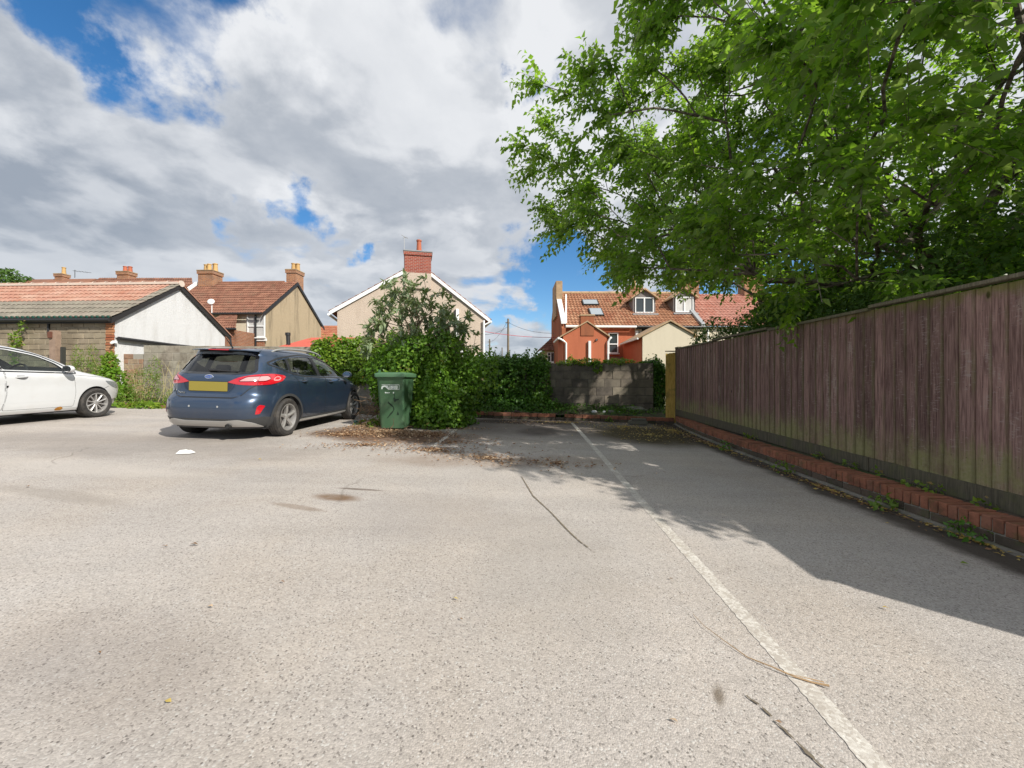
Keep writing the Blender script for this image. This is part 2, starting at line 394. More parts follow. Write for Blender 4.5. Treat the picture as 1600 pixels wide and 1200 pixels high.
def ground_sheet(name, xs, ys, dzz, mat, bumpy=0, kind='structure'):
    vs = []; 
    for y in ys:
        for x in xs: vs.append((x, y, gz(x, y)+dzz+(0.004*sin(x*1.3+.7)*sin(y*1.1) if bumpy else 0)))
    n = len(xs); fs = [(j*n+i, j*n+i+1, (j+1)*n+i+1, (j+1)*n+i) for j in range(len(ys)-1) for i in range(n-1)]
    return tag(obj(name, mesh(name, vs, fs, mat, smooth=True)), kind=kind)
ground_sheet('ground', [-900, -200, -60, -30, -16, -10, -4, 0, 4, 9, 30, 60, 200, 900], [-300, -60, -20, -6, 0, 5, 10, 14, 20, 40, 80, 200, 900], -.06, GRASSY)
lot_x = [-16+i*.5 for i in range(41)]; lot_y = [-6+i*.5 for i in range(36)]
ground_sheet('parking_lot', lot_x, lot_y, 0, ASPHALT, bumpy=1)
def gtop(x, y): return gz(x, y) + .004*sin(x*1.3+.7)*sin(y*1.1)

# worn painted bay lines
def paint_fn(t, b):
    g = t.new('ShaderNodeNewGeometry').outputs['Position']
    v = t.new('ShaderNodeTexVoronoi', feature='F1'); t.put(v.inputs['Vector'], g); v.inputs['Scale'].default_value = 95
    sp = t.new('ShaderNodeSeparateColor'); t.put(sp.inputs[0], v.outputs['Color'])
    n = t.noise(g, 7, 8, .75)
    f = t.ramp(t.math('ADD', t.math('MULTIPLY', sp.outputs[0], .30), t.math('MULTIPLY', n, .9)), .38, .78)
    c = t.mix(f, c4((.62, .59, .54)), c4((.40, .36, .315)))
    c = t.mix(t.math('MULTIPLY', t.ramp(t.noise(g, 2.3, 6, .7), .55, .7), .35), c, c4((.45, .40, .33)))
    sx = t.new('ShaderNodeSeparateXYZ'); t.put(sx.inputs[0], g)
    c = t.mix(t.math('MULTIPLY', t.ramp(sx.outputs[1], 6, 9.5), .35), c, c4((.42, .38, .33)))
    t.put(b.inputs['Base Color'], c); b.inputs['Roughness'].default_value = .85; b.inputs['Specular IOR Level'].default_value = .25
    t.put(b.inputs['Normal'], t.bump(t.math('ADD', sp.outputs[0], n), .5, .005))
PAINT = material('worn_line_paint', paint_fn)
def strip(name, pts, widths, lift, mat, jag=.0, step=.05, seed=1, parent=None, **kw):
    rr = random.Random(seed); path = []
    for i in range(len(pts)-1):
        p, q = Vector(pts[i]), Vector(pts[i+1]); L = (q-p).length; n = max(1, int(L/step))
        for k in range(n):
            path.append((p.lerp(q, k/n), widths[i]+(widths[i+1]-widths[i])*k/n))
    path.append((Vector(pts[-1]), widths[-1]))
    vs = []; fs = []
    for i, (p, w) in enumerate(path):
        a = path[max(i-1, 0)][0]; bb = path[min(i+1, len(path)-1)][0]; d = (bb-a).normalized(); nn = Vector((-d.y, d.x))
        for s in (-1, 1):
            q = p + nn*s*(w/2+rr.uniform(-jag, jag)); vs.append((q.x, q.y, gtop(q.x, q.y)+lift))
        if i: fs.append((2*i-2, 2*i-1, 2*i+1, 2*i))
    return tag(obj(name, mesh(name, vs, fs, mat), parent), **kw)
strip('painted_line', [LT(1.035, -1.5), LT(1.035, 9.72)], [.078, .078], .002, PAINT, step=.015, jag=.004, kind='structure', seed=3)
strip('painted_line', [LT(-1.46, 5.9), LT(-1.46, 9.6)], [.07, .075], .005, PAINT, jag=.007, kind='structure', seed=4)
TAR = simple('dark_crack', (.17, .14, .10), .95, var=.4, scale=20)
def G(px, py):
    k = (py-597)/F; u = (px-800)/F
    d = CAMZ/(k - .028*u + .02); return (u*d, d)
for pl, w in ((((815, 745), (833, 775), (860, 800), (890, 832), (905, 846), (930, 865)), [.008, .013, .011, .012, .008, .003]),
              (((1166, 1090), (1178, 1099), (1186, 1104)), [.004, .011, .004]), (((1190, 1108), (1200, 1117), (1206, 1123)), [.003, .008, .003]),
              (((1209, 1129), (1226, 1144), (1243, 1160)), [.003, .009, .005]), (((1244, 1162), (1262, 1180), (1274, 1192), (1300, 1215)), [.004, .014, .009, .003]),
              ):
    strip('ground_crack', [G(*q) for q in pl], w, .0045, TAR, jag=.0028, step=.012, kind='structure', seed=int(pl[0][0]))

# ------------------------------------------------------------------ fence
def plank_fn(t, b):
    g = t.new('ShaderNodeNewGeometry').outputs['Position']; tc = t.new('ShaderNodeTexCoord').outputs['Object']
    oi = t.new('ShaderNodeObjectInfo').outputs['Random']
    off = t.new('ShaderNodeCombineXYZ'); t.put(off.inputs[0], t.math('MULTIPLY', oi, 37.0)); t.put(off.inputs[1], t.math('MULTIPLY', oi, 91.0)); t.put(off.inputs[2], t.math('MULTIPLY', oi, 11.0))
    q = t.vmath('ADD', tc, off.outputs[0])
    grain = t.noise(t.mapping(q, scale=(1, 1, .05)), 75, 5, .65)
    blotch = t.noise(t.mapping(q, scale=(1, 1, .35)), 6, 6, .65)
    cross = t.noise(t.mapping(q, scale=(.15, .3, 1)), 60, 4, .7)
    c = t.mix(t.ramp(grain, .25, .72), c4((.074, .040, .036)), c4((.25, .158, .138)))
    c = t.new('ShaderNodeHueSaturation', i_Value=t.math('ADD', .50, t.math('ADD', t.math('MULTIPLY', oi, .75), t.math('MULTIPLY', blotch, .75))), i_Color=c).outputs[0]
    bare = t.ramp(t.math('ADD', t.math('MULTIPLY', blotch, .75), t.math('MULTIPLY', grain, .35)), .60, .74)
    c = t.mix(t.math('MULTIPLY', bare, t.math('ADD', .30, t.math('MULTIPLY', oi, .6))), c, c4((.34, .265, .22)))
    scr = t.ramp(t.math('ADD', t.math('MULTIPLY', cross, .7), t.math('MULTIPLY', blotch, .45)), .63, .72)
    c = t.mix(t.math('MULTIPLY', scr, .6), c, c4((.36, .29, .27)))
    kn = t.new('ShaderNodeTexVoronoi'); t.put(kn.inputs['Vector'], t.mapping(q, scale=(1, 1, .55))); kn.inputs['Scale'].default_value = 3.1
    c = t.mix(t.math('SUBTRACT', 1.0, t.ramp(kn.outputs['Distance'], .03, .075)), c, c4((.018, .009, .009)))
    # green algae near the foot, up the joints and a little at the top
    s = t.new('ShaderNodeSeparateXYZ'); t.put(s.inputs[0], tc); Z = s.outputs[2]
    hgt = t.math('ADD', t.math('MULTIPLY', t.noise(t.mapping(q, scale=(1, 1, .12)), 16, 6, .7), .62), t.math('MULTIPLY', t.noise(g, .9, 3, .5), .25))
    low = t.ramp(t.math('SUBTRACT', hgt, Z), .04, .30)
    c = t.mix(t.math('MULTIPLY', low, t.math('ADD', .22, t.math('MULTIPLY', t.ramp(t.noise(g, 2.6, 5, .7, w=3), .36, .60), .68), clamp=True)), c, t.mix(t.noise(q, 30, 4, .6), c4((.17, .185, .035)), c4((.36, .33, .20))))
    edge = t.ramp(t.math('ABSOLUTE', t.math('SUBTRACT', s.outputs[1], .0)), .036, .060)
    c = t.mix(t.math('MULTIPLY', t.math('MULTIPLY', edge, t.ramp(blotch, .35, .6)), .55), c, c4((.13, .125, .055)))
    top = t.math('MULTIPLY', t.ramp(t.math('ADD', Z, t.math('MULTIPLY', t.noise(q, 9, 5, .7), .28)), 1.62, 1.78), .75)
    c = t.mix(top, c, c4((.15, .155, .03)))
    t.put(b.inputs['Base Color'], c); b.inputs['Roughness'].default_value = .82; b.inputs['Specular IOR Level'].default_value = .22
    h = t.math('ADD', grain, t.math('MULTIPLY', cross, .35))
    t.put(b.inputs['Normal'], t.bump(h, .55, .006))
PLANK = material('stained_fence_wood', plank_fn)
def wood_fn(c0, c1):
    def fn(t, b):
        tc = t.new('ShaderNodeTexCoord').outputs['Object']; g = t.new('ShaderNodeNewGeometry').outputs['Position']
        n = t.noise(t.mapping(g, scale=(1, 1, .08)), 70, 5, .65)
        c = t.mix(t.ramp(n, .3, .7), c4(c0), c4(c1))
        c = t.mix(t.math('MULTIPLY', t.ramp(t.noise(g, 3, 6, .7), .5, .66), .5), c, c4((.11, .12, .04)))
        t.put(b.inputs['Base Color'], c); b.inputs['Roughness'].default_value = .85
        t.put(b.inputs['Normal'], t.bump(n, .5, .006))
    return fn
NEWWOOD = material('new_fence_wood', wood_fn((.46, .29, .06), (.70, .48, .13)))
CAPWOOD = material('capping_wood', wood_fn((.10, .085, .055), (.20, .175, .12)))
GRAVEL = material('gravel_board_wood', wood_fn((.065, .058, .04), (.125, .11, .075)))

FA = 3.70
fence = empty('wooden_fence', (*LT(FA, .8), gz(3.7, .8)), LOTROT, label='tall dark brown close-board timber fence with green algae along its foot', cat='fence')
rf = random.Random(5)
def f_top(b): return 1.905 + .0075*(b-3)
def f_bot(b): return .288 + .024*(b-2.9) if b > 0 else .22
b0 = .82; base = Vector((*LT(FA, .8), gz(3.7, .8))); k = 0
while b0 < 10.12:
    w = rf.uniform(.112, .135); y0 = b0-.8; zt = f_top(b0)-base.z; zb = f_bot(b0)-base.z - rf.uniform(0, .01)
    th0, th1 = .008, .019; lean = rf.uniform(-.003, .003)
    H = zt-zb; w2 = w/2+.006
    vs = []
    nz = 4
    for j in range(nz+1):
        z = H*j/nz; bow = .004*sin(pi*j/nz)*rf.uniform(-1, 1)
        for (yy, xx) in ((-w2, -th1+bow), (-w2, .004), (w2, .004), (w2, -th0+bow)):
            vs.append((xx+lean*j/nz, yy+lean*j/nz, z))
    fs = [(0, 1, 2, 3), tuple(nz*4+q for q in (3, 2, 1, 0))]
    for j in range(nz):
        for q in range(4): fs.append((j*4+q, j*4+(q+1) % 4, (j+1)*4+(q+1) % 4, (j+1)*4+q))
    me = mesh('plank', vs, [f[::-1] for f in fs], PLANK)
    obj('plank', me, fence, loc=(0, y0+w/2, zb), rot=(0, 0, 0))
    b0 += w-.004; k += 1
FEND = b0
nl_ = MB(); yy_ = .88
while yy_ < FEND-.05:
    for zz_ in (.40, 1.0, 1.62):
        xo = -.0215; c_ = [(xo, yy_-.8+.0035*cos(q*pi/3), f_bot(yy_)-base.z+zz_-.25+.05+.0035*sin(q*pi/3)) for q in range(6)]
        nl_.add(c_, [(0, 1, 2, 3, 4, 5)])
    yy_ += .1195
nl_.build('nail_heads', simple('rusty_nail', (.03, .022, .02), .6), fence, kind='stuff')
# gravel boards in lengths, capping in lengths, posts and rails behind
bb = .8
for i in range(6):
    e = min(bb+1.83, FEND); 
    if e-bb < .1: break
    z0a, z1a = f_bot(bb)-.155, f_bot(e)-.155
    m = MB(); m.add([(-.034, bb-.8+.004, z0a-base.z), (.0, bb-.8+.004, z0a-base.z), (.0, e-.8-.004, z1a-base.z), (-.034, e-.8-.004, z1a-base.z),
                     (-.034, bb-.8+.004, z0a-base.z+.152), (.0, bb-.8+.004, z0a-base.z+.152), (.0, e-.8-.004, z1a-base.z+.152), (-.034, e-.8-.004, z1a-base.z+.152)],
                    [(3, 2, 1, 0), (4, 5, 6, 7), (0, 1, 5, 4), (1, 2, 6, 5), (2, 3, 7, 6), (3, 0, 4, 7)])
    m.build('gravel_board', GRAVEL, fence, bevel=.004)
    zc = (.022 if i % 2 else .0) + rf.uniform(-.004, .004)
    m = MB(); m.add([(x, y-.8, f_top(y)-base.z+z+zc) for z in (0, .034) for x, y in ((-.045, bb+.003), (.05, bb+.003), (.05, e-.003), (-.045, e-.003))],
                    [(3, 2, 1, 0), (4, 5, 6, 7), (0, 1, 5, 4), (1, 2, 6, 5), (2, 3, 7, 6), (3, 0, 4, 7)])
    m.build('capping_rail', CAPWOOD, fence, bevel=.004)
    m = MB(); m.box(.045, .145, bb-.8-.05, bb-.8+.05, -.3, f_top(bb)-base.z-.02)
    m.build('post', CAPWOOD, fence)
    bb += 1.83
for zz in (.35, .95, 1.6):
    m = MB(); m.box(.006, .044, 0, FEND-.8, zz-.03+.05, zz+.04+.05); m.build('rail', CAPWOOD, fence)
m = MB(); m.box(-.03, .05, FEND-.8-.002, FEND-.8+.016, f_bot(FEND)-base.z-.2, f_top(FEND)-base.z+.05); m.build('end_trim', CAPWOOD, fence)
# short pale return of new boards at the far corner
ret = empty('short_fence_panel', (*LT(FA, FEND+.03), gz(3.9, 10.2)), LOTROT, label='narrow pale yellow-brown timber panel at the far corner of the brown fence', cat='fence panel')
for i in range(3):
    m = MB(); m.prism([(-.26+i*.086, -.022+(.004 if i % 2 else 0)), (-.26+i*.086+.084, -.022), (-.26+i*.086+.084, 0), (-.26+i*.086, 0)], .02, 1.80+(-.035+.012*i), axis='z')
    m.build('plank', NEWWOOD, ret, bevel=.003)
m = MB(); m.box(-.27, .0, -.035, .01, 1.81, 1.835); m.build('capping_rail', CAPWOOD, ret)

# ------------------------------------------------------------------ brick kerbs
BR = piece_mat('kerb_brick', [(.31, .125, .075), (.35, .14, .085), (.26, .11, .07), (.32, .15, .10)], rough=.85, scale=40, bump=.5, bscale=120,
               stain=((.05, .038, .03), 6, .55), moss=((.08, .10, .035), 9, .4))
BRD = piece_mat('grimy_brick', [(.10, .075, .058), (.13, .10, .078), (.085, .07, .055)], rough=.9, scale=30, bump=.5, bscale=120, stain=((.045, .04, .03), 5, .5), moss=((.07, .095, .03), 7, .6))
def brick_mesh(l, w, h, mat, seed):
    r = random.Random(seed); j = .0025
    m = MB(); m.box(-l/2, l/2, -w/2, w/2, 0, h)
    me = mesh('brick', [(x+r.uniform(-j, j), y+r.uniform(-j, j), z+r.uniform(-j, j)) for x, y, z in m.v], m.f, mat)
    bm = bmesh.new(); bm.from_mesh(me); bmesh.ops.bevel(bm, geom=bm.edges[:], offset=.004, segments=1, affect='EDGES'); bmesh.ops.recalc_face_normals(bm, faces=bm.faces); bm.to_mesh(me); bm.free()
    return me
rowl = [brick_mesh(.215, .064, .102, BR, s) for s in range(6)]          # laid across the kerb
stre = [brick_mesh(.215, .085, .065, BRD, s) for s in range(4)]
kp = [(3.36, .3), (3.33, 3), (3.31, 5), (3.33, 6.6), (3.38, 7.8), (3.46, 8.8), (3.55, 9.5), (3.64, 10.05)]   # kerb face (a, b)
def kerb_at(s):
    acc = 0
    for i in range(len(kp)-1):
        L = math.dist(kp[i], kp[i+1])
        if s <= acc+L or i == len(kp)-2:
            u = (s-acc)/L; a = kp[i][0]+(kp[i+1][0]-kp[i][0])*u; b = kp[i][1]+(kp[i+1][1]-kp[i][1])*u
            return a, b, atan2(-(kp[i+1][0]-kp[i][0]), kp[i+1][1]-kp[i][1])
        acc += L
KL = sum(math.dist(kp[i], kp[i+1]) for i in range(len(kp)-1))
kerb = empty('brick_kerb', (*LT(3.4, 5), 0), LOTROT, label='long low kerb of red bricks on edge running along the brown fence', cat='kerb')
def to_local(parent, p): return parent.matrix_basis.inverted() @ Vector(p)
def local_rot(o): return o.rotation_euler.z
rk = random.Random(9); s = 0.04; i = 0
while s < KL:
    a, b, an = kerb_at(s); x, y = LT(a+.1075, b)
    z = gz(x, y)+.102+rk.uniform(-.003, .003)
    lp = to_local(kerb, (x, y, z))
    obj('brick', rowl[i % 6], kerb, loc=lp, rot=(rk.uniform(-.02, .02), rk.uniform(-.03, .03), an+rk.uniform(-.02, .02)))
    s += .0752; i += 1
s = .1; i = 0
while s < KL:
    a, b, an = kerb_at(s); x, y = LT(a+.045, b)
    obj('brick', stre[i % 4], kerb, loc=to_local(kerb, (x, y, gz(x, y)+.028+rk.uniform(-.002, .002))), rot=(0, rk.uniform(-.02, .02), an+pi/2+rk.uniform(-.01, .01)))
    s += .226; i += 1
# mortar bed behind the brick faces and the concrete footing strip
def ribbon(name, off0, off1, z0, z1, mat, parent, n=60):
    vs = []; fs = []
    for q in range(n+1):
        a, b, an = kerb_at(KL*q/n)
        for (o_, z_) in ((off0, z0), (off0, z1), (off1, z1), (off1, z0)):
            x, y = LT(a+o_, b); vs.append(to_local(parent, (x, y, gz(x, y)+z_)))
        if q:
            k = 4*q
            for e in range(4): fs.append((k-4+e, k-4+(e+1) % 4, k+(e+1) % 4, k+e))
    fs += [(0, 1, 2, 3), tuple(4*n+e for e in (3, 2, 1, 0))]
    m = MB(); m.v = [tuple(v) for v in vs]; m.f = fs; m.m = [0]*len(fs)
    return m.build(name, mat, parent)
ribbon('mortar_bed', .012, .21, -.05, .185, MORTAR, kerb)
ribbon('footing', -.035, .011, -.05, .026, CONC, kerb)
# soil between kerb and fence
vs = []; fs = []
for q in range(61):
    a, b, an = kerb_at(KL*q/60)
    for o_ in (a+.2, FA+.12):
        x, y = LT(o_, b); vs.append((x, y, gz(x, y)+(.175 if o_ == a+.2 else .20)))
    if q: fs.append((2*q-2, 2*q, 2*q+1, 2*q-1))
tag(obj('soil_strip', mesh('soil_strip', vs, fs, SOIL)), kind='structure')

rear = empty('rear_kerb', (*LT(1.6, 10.12), 0), LOTROT, label='low kerb of red-brown bricks across the far end of the parking bays', cat='kerb')
rmesh = [brick_mesh(.218, .10, .085, BR, s+20) for s in range(5)]
a = -1.25; i = 0
while a < 3.62:
    b = 10.14 + .04*sin(a*1.3)
    x, y = LT(a, b)
    if not (abs(a-.72) < .12):
        obj('brick', rmesh[i % 5], rear, loc=to_local(rear, (x, y, gz(x, y)+.072+rk.uniform(-.004, .004))), rot=(rk.uniform(-.03, .03), rk.uniform(-.02, .02), rk.uniform(-.03, .03)))
    obj('brick', stre[i % 4], rear, loc=to_local(rear, (x, y, gz(x, y)+.002)), rot=(0, 0, rk.uniform(-.02, .02)))
    a += .226; i += 1
# planting bed behind
vs = []; fs = []; nb = 40
for q in range(nb+1):
    a = -1.6 + (5.6)*q/nb
    for r_, b in enumerate((10.2, 10.5, 10.8, 11.15)):
        x, y = LT(a, b); vs.append((x, y, gz(x, y)+.14+.05*r_+.03*sin(a*5+b*7)+.02*sin(a*13)))
    if q:
        for e in range(3): fs.append((4*q-4+e, 4*q+e, 4*q+e+1, 4*q-4+e+1))
tag(obj('planting_bed', mesh('planting_bed', vs, fs, SOIL, smooth=True)), kind='structure')

# ------------------------------------------------------------------ block walls
BLK_D = piece_mat('dark_block', [(.17, .145, .115), (.22, .185, .145), (.14, .12, .10), (.27, .235, .18)], scale=8, bump=.5, bscale=70, stain=((.04, .035, .033), 1.6, .7), moss=((.16, .14, .11), 2.2, .5))
BLK_L = piece_mat('pale_block', [(.30, .27, .215), (.34, .31, .25), (.26, .235, .19), (.31, .27, .22)], scale=7, bump=.5, bscale=70, stain=((.15, .125, .095), 1.3, .6), moss=((.11, .085, .06), 2.6, .5))
def block_mesh(l, w, h, mat, seed, j=.004, bev=.006):
    r = random.Random(seed); m = MB(); m.box(-l/2, l/2, -w/2, w/2, 0, h)
    me = mesh('block', [(x+r.uniform(-j, j), y+r.uniform(-j, j), z+r.uniform(-j, j)) for x, y, z in m.v], m.f, mat)
    bm = bmesh.new(); bm.from_mesh(me); bmesh.ops.bevel(bm, geom=bm.edges[:], offset=bev, segments=1, affect='EDGES'); bmesh.ops.recalc_face_normals(bm, faces=bm.faces); bm.to_mesh(me); bm.free()
    return me
def block_wall(name, a0, a1, b, ztop_fn, rows, mat, seed, label, cat='wall', bl=.44, bh=.215, th=.1, skip=None, core_mat=MORTAR):
    root = empty(name, (*LT(a0, b), 0), LOTROT, label=label, cat=cat)
    r = random.Random(seed); full = [block_mesh(bl, th, bh, mat, seed+i) for i in range(5)]; half = [block_mesh(bl/2-.005, th, bh, mat, seed+30+i) for i in range(2)]
    for row in range(rows):
        x = a0 + (0 if row % 2 else 0)
        first = True
        while x < a1-.05:
            if first and row % 2: L = bl/2-.005; me = half[r.randrange(2)]
            elif x+bl > a1+.02 and a1-x < bl*.7: L = bl/2-.005; me = half[r.randrange(2)]
            else: L = bl; me = full[r.randrange(5)]
            first = False
            cx = x+L/2; zt = ztop_fn(cx) - (rows-row)*(bh+.010)
            if not (skip and skip(cx, row)):
                obj('block', me, root, loc=(cx-a0, r.uniform(-.004, .004), zt), rot=(r.uniform(-.004, .004), r.uniform(-.003, .003), r.uniform(-.006, .006)))
            x += L+.010
    zt0, zt1 = ztop_fn(a0)-.012, ztop_fn(a1)-.012; zb = ztop_fn((a0+a1)/2) - rows*(bh+.01)-.25
    n = 1
    m = MB(); t_ = th/2-.009
    m.add([(.02, -t_, zb), (a1-a0-.02, -t_, zb), (a1-a0-.02, t_, zb), (.02, t_, zb), (.02, -t_, zt0), (a1-a0-.02, -t_, zt1), (a1-a0-.02, t_, zt1), (.02, t_, zt0)],
          [(3, 2, 1, 0), (4, 5, 6, 7), (0, 1, 5, 4), (1, 2, 6, 5), (2, 3, 7, 6), (3, 0, 4, 7)])
    m.build('mortar_joints', core_mat, root)
    return root
DMORT = simple('dark_mortar', (.10, .088, .076), .95, var=.3)
def a_of(px, Y): return (px-800)/F*Y - TH*Y
block_wall('rear_block_wall', -3.3, 3.42, 11.2, lambda a: 1.675, 7, BLK_D, 40, 'low dark grey concrete block wall behind the empty bays, partly under ivy', core_mat=DMORT)
block_wall('broken_wall_end', -11.98, -11.37, 11.27, lambda a: 1.98, 9, piece_mat('old_wall_brick', [(.30, .17, .11), (.34, .25, .17), (.26, .20, .14)], stain=((.1, .08, .06), 3, .5)), 140, 'broken-topped stretch of old brown wall joining the garage gable to the block wall', bl=.29, bh=.14, skip=lambda c, r: (r == 8 and c > -11.6) )
block_wall('side_block_wall', -11.35, -3.32, 11.25, lambda a: 2.19-.012*(a+8), 8, BLK_L, 80, 'tall pale concrete block wall behind the two parked cars')
# ------------------------------------------------------------------ buildings
def tile_surface_fn(c1, c2, c3, scale=1.0, moss=.25):
    def fn(t, b):
        g = t.new('ShaderNodeNewGeometry').outputs['Position']
        uv = t.new('ShaderNodeUVMap').outputs[0]
        s = t.new('ShaderNodeSeparateXYZ'); t.put(s.inputs[0], uv)
        fl = t.new('ShaderNodeCombineXYZ'); t.put(fl.inputs[0], t.math('FLOOR', s.outputs[0])); t.put(fl.inputs[1], t.math('FLOOR', s.outputs[1]))
        wn = t.new('ShaderNodeTexWhiteNoise'); wn.noise_dimensions = '2D'; t.put(wn.inputs['Vector'], fl.outputs[0])
        c = t.mix(wn.outputs['Value'], c4(c1), c4(c2))
        c = t.mix(t.ramp(t.noise(g, .6, 5, .6), .45, .65), c, c4(c3))
        c = t.new('ShaderNodeHueSaturation', i_Value=t.math('ADD', .6, t.math('MULTIPLY', t.noise(g, 9, 6, .7), .75)), i_Color=c).outputs[0]
        c = t.mix(t.math('MULTIPLY', t.ramp(t.noise(g, 2.4, 7, .7), .5, .68), moss), c, c4((.10, .085, .05)))
        t.put(b.inputs['Base Color'], c); b.inputs['Roughness'].default_value = .85; b.inputs['Specular IOR Level'].default_value = .25
        t.put(b.inputs['Normal'], t.bump(t.noise(g, 40, 4, .6), .3, .01))
    return fn
def tiled_roof(name, p00, p10, p01, p11, ncol, nrow, mat, parent, wave=.035, step=.035, sub=6, style='pantile', stuff=True, **kw):
    """rows of overlapping curved tiles between eave (p00-p10) and ridge (p01-p11), as real relief"""
    p00, p10, p01, p11 = map(Vector, (p00, p10, p01, p11))
    n = (p10-p00).cross(p01-p00).normalized()
    if n.z < 0: n = -n
    V = []; Fc = []; UV = []
    nx = ncol*sub
    for r in range(nrow):
        v0 = r/nrow; v1 = (r+1.12)/nrow if r < nrow-1 else 1
        base = len(V)
        for vv, lift in ((v0, 0), (v0, 1), (v1, .05)):
            for i in range(nx+1):
                u = i/nx; ph = (i % sub)/sub
                if style == 'pantile': h = wave*(.5+.5*cos(2*pi*(ph-.2)))
                elif style == 'double': h = wave*abs(sin(2*pi*ph))
                else: h = 0
                jit = random.uniform(-.004, .004) if style != 'x' else 0
                p = (p00*(1-u)+p10*u)*(1-vv) + (p01*(1-u)+p11*u)*vv
                z = (h + step*lift + jit) if not (vv == v0 and lift == 0) else -.01
                V.append(p+n*z); UV.append((u*ncol, r+.5))
        w = nx+1
        for j in range(2):
            for i in range(nx):
                Fc.append((base+j*w+i, base+j*w+i+1, base+(j+1)*w+i+1, base+(j+1)*w+i))
    me = mesh(name, V, Fc, mat)
    uvl = me.uv_layers.new(name='UVMap'); idx = np.zeros(len(me.loops), dtype=np.int32); me.loops.foreach_get('vertex_index', idx)
    arr = np.array(UV)[idx].copy(); cc = np.repeat(arr.reshape(-1, 4, 2).mean(axis=1), 4, axis=0)
    uvl.data.foreach_set('uv', cc.astype(np.float32).ravel())
    o = obj(name, me, parent)
    if stuff: o['kind'] = 'stuff'
    return tag(o, **kw)
TILE_RED = material('red_clay_tiles', tile_surface_fn((.30, .10, .055), (.40, .17, .09), (.33, .14, .085)))
TILE_PAN = material('orange_pantiles', tile_surface_fn((.28, .11, .06), (.40, .22, .13), (.33, .16, .09), moss=.25))
TILE_BROWN = material('brown_clay_tiles', tile_surface_fn((.17, .075, .05), (.27, .13, .085), (.22, .11, .075), moss=.4))
TILE_PINK = material('faded_pink_tiles', tile_surface_fn((.42, .17, .12), (.50, .26, .2), (.45, .22, .17)))
ROUGHW = render_mat('white_roughcast', (.62, .625, .63), streak=(.36, .34, .31), amt=.40, grain=34, bump=.5, var=.18)
BUFFR = render_mat('stained_buff_render', (.42, .34, .23), streak=(.10, .085, .06), amt=.65, scale=.9, grain=40, var=.4)
CREAMR = render_mat('cream_render', (.66, .59, .46), streak=(.40, .34, .25), amt=.15, var=.12)
PEBBLE = render_mat('pebbledash', (.52, .43, .35), streak=(.32, .25, .19), amt=.35, grain=30, bump=1, var=.16)
ORANGER = render_mat('orange_render', (.47, .15, .08), streak=(.33, .10, .055), amt=.35, var=.14, grain=60, bump=.3)
ORANGED = render_mat('stained_orange_render', (.33, .12, .062), streak=(.13, .06, .04), amt=.7, scale=.8, var=.3, grain=60, bump=.3)
PALEY = render_mat('pale_yellow_render', (.60, .52, .30), amt=.15, var=.1)
BRICKO = brick_mat('orange_brick', (.36, .14, .065), (.28, .10, .05), stain=((.12, .07, .045), 1.5, .45))
BRICKR = brick_mat('red_brick', (.34, .075, .045), (.26, .05, .035), mortar=(.38, .30, .25))
BRICKW = brick_mat('weathered_brick', (.40, .17, .075), (.28, .12, .07), mortar=(.36, .31, .24), stain=((.10, .075, .05), 1.2, .35))
STONEC = simple('stone_coping', (.42, .29, .17), .9, var=.4, scale=4, dirt=((.12, .09, .06), 3, .5))
POTY = simple('buff_chimney_pot', (.52, .33, .13), .8, var=.3)
POTR = simple('red_chimney_pot', (.42, .12, .06), .75, var=.2)

def chimney_pot(parent, x, y, z, h=.6, r=.13, mat=POTY, name='chimney_pot'):
    m = MB(); m.lathe([(r*1.15, 0), (r*1.15, h*.12), (r, h*.14), (r*.82, h*.85), (r*1.02, h*.88), (r*1.02, h*.97), (r*.75, h), (r*.7, h*.8)], 14)
    o = m.build(name, mat, parent, smooth=True); o.location = (x, y, z); return o
def chimney(parent, x, y, z0, z1, w, d, mat, pots=(), pot_mat=POTY, poth=.6, cap=True, potr=.13):
    m = MB(); m.box(x-w/2, x+w/2, y-d/2, y+d/2, z0, z1-.22)
    m.box(x-w/2-.045, x+w/2+.045, y-d/2-.045, y+d/2+.045, z1-.218, z1-.05)
    ch = m.build('chimney_stack', mat, parent)
    if cap:
        m = MB(); m.prism([(x-w/2-.07, y-d/2-.07), (x+w/2+.07, y-d/2-.07), (x+w/2+.07, y+d/2+.07), (x-w/2-.07, y+d/2+.07)], z1-.048, z1+.03, axis='z'); m.build('chimney_cap', STONEC if mat is not BRICKR else LEAD, ch, bevel=.02)
    for (dx, dy) in pots: chimney_pot(ch, x+dx, y+dy, z1+.02, poth*random.uniform(.92, 1.08), potr, pot_mat)
    return ch
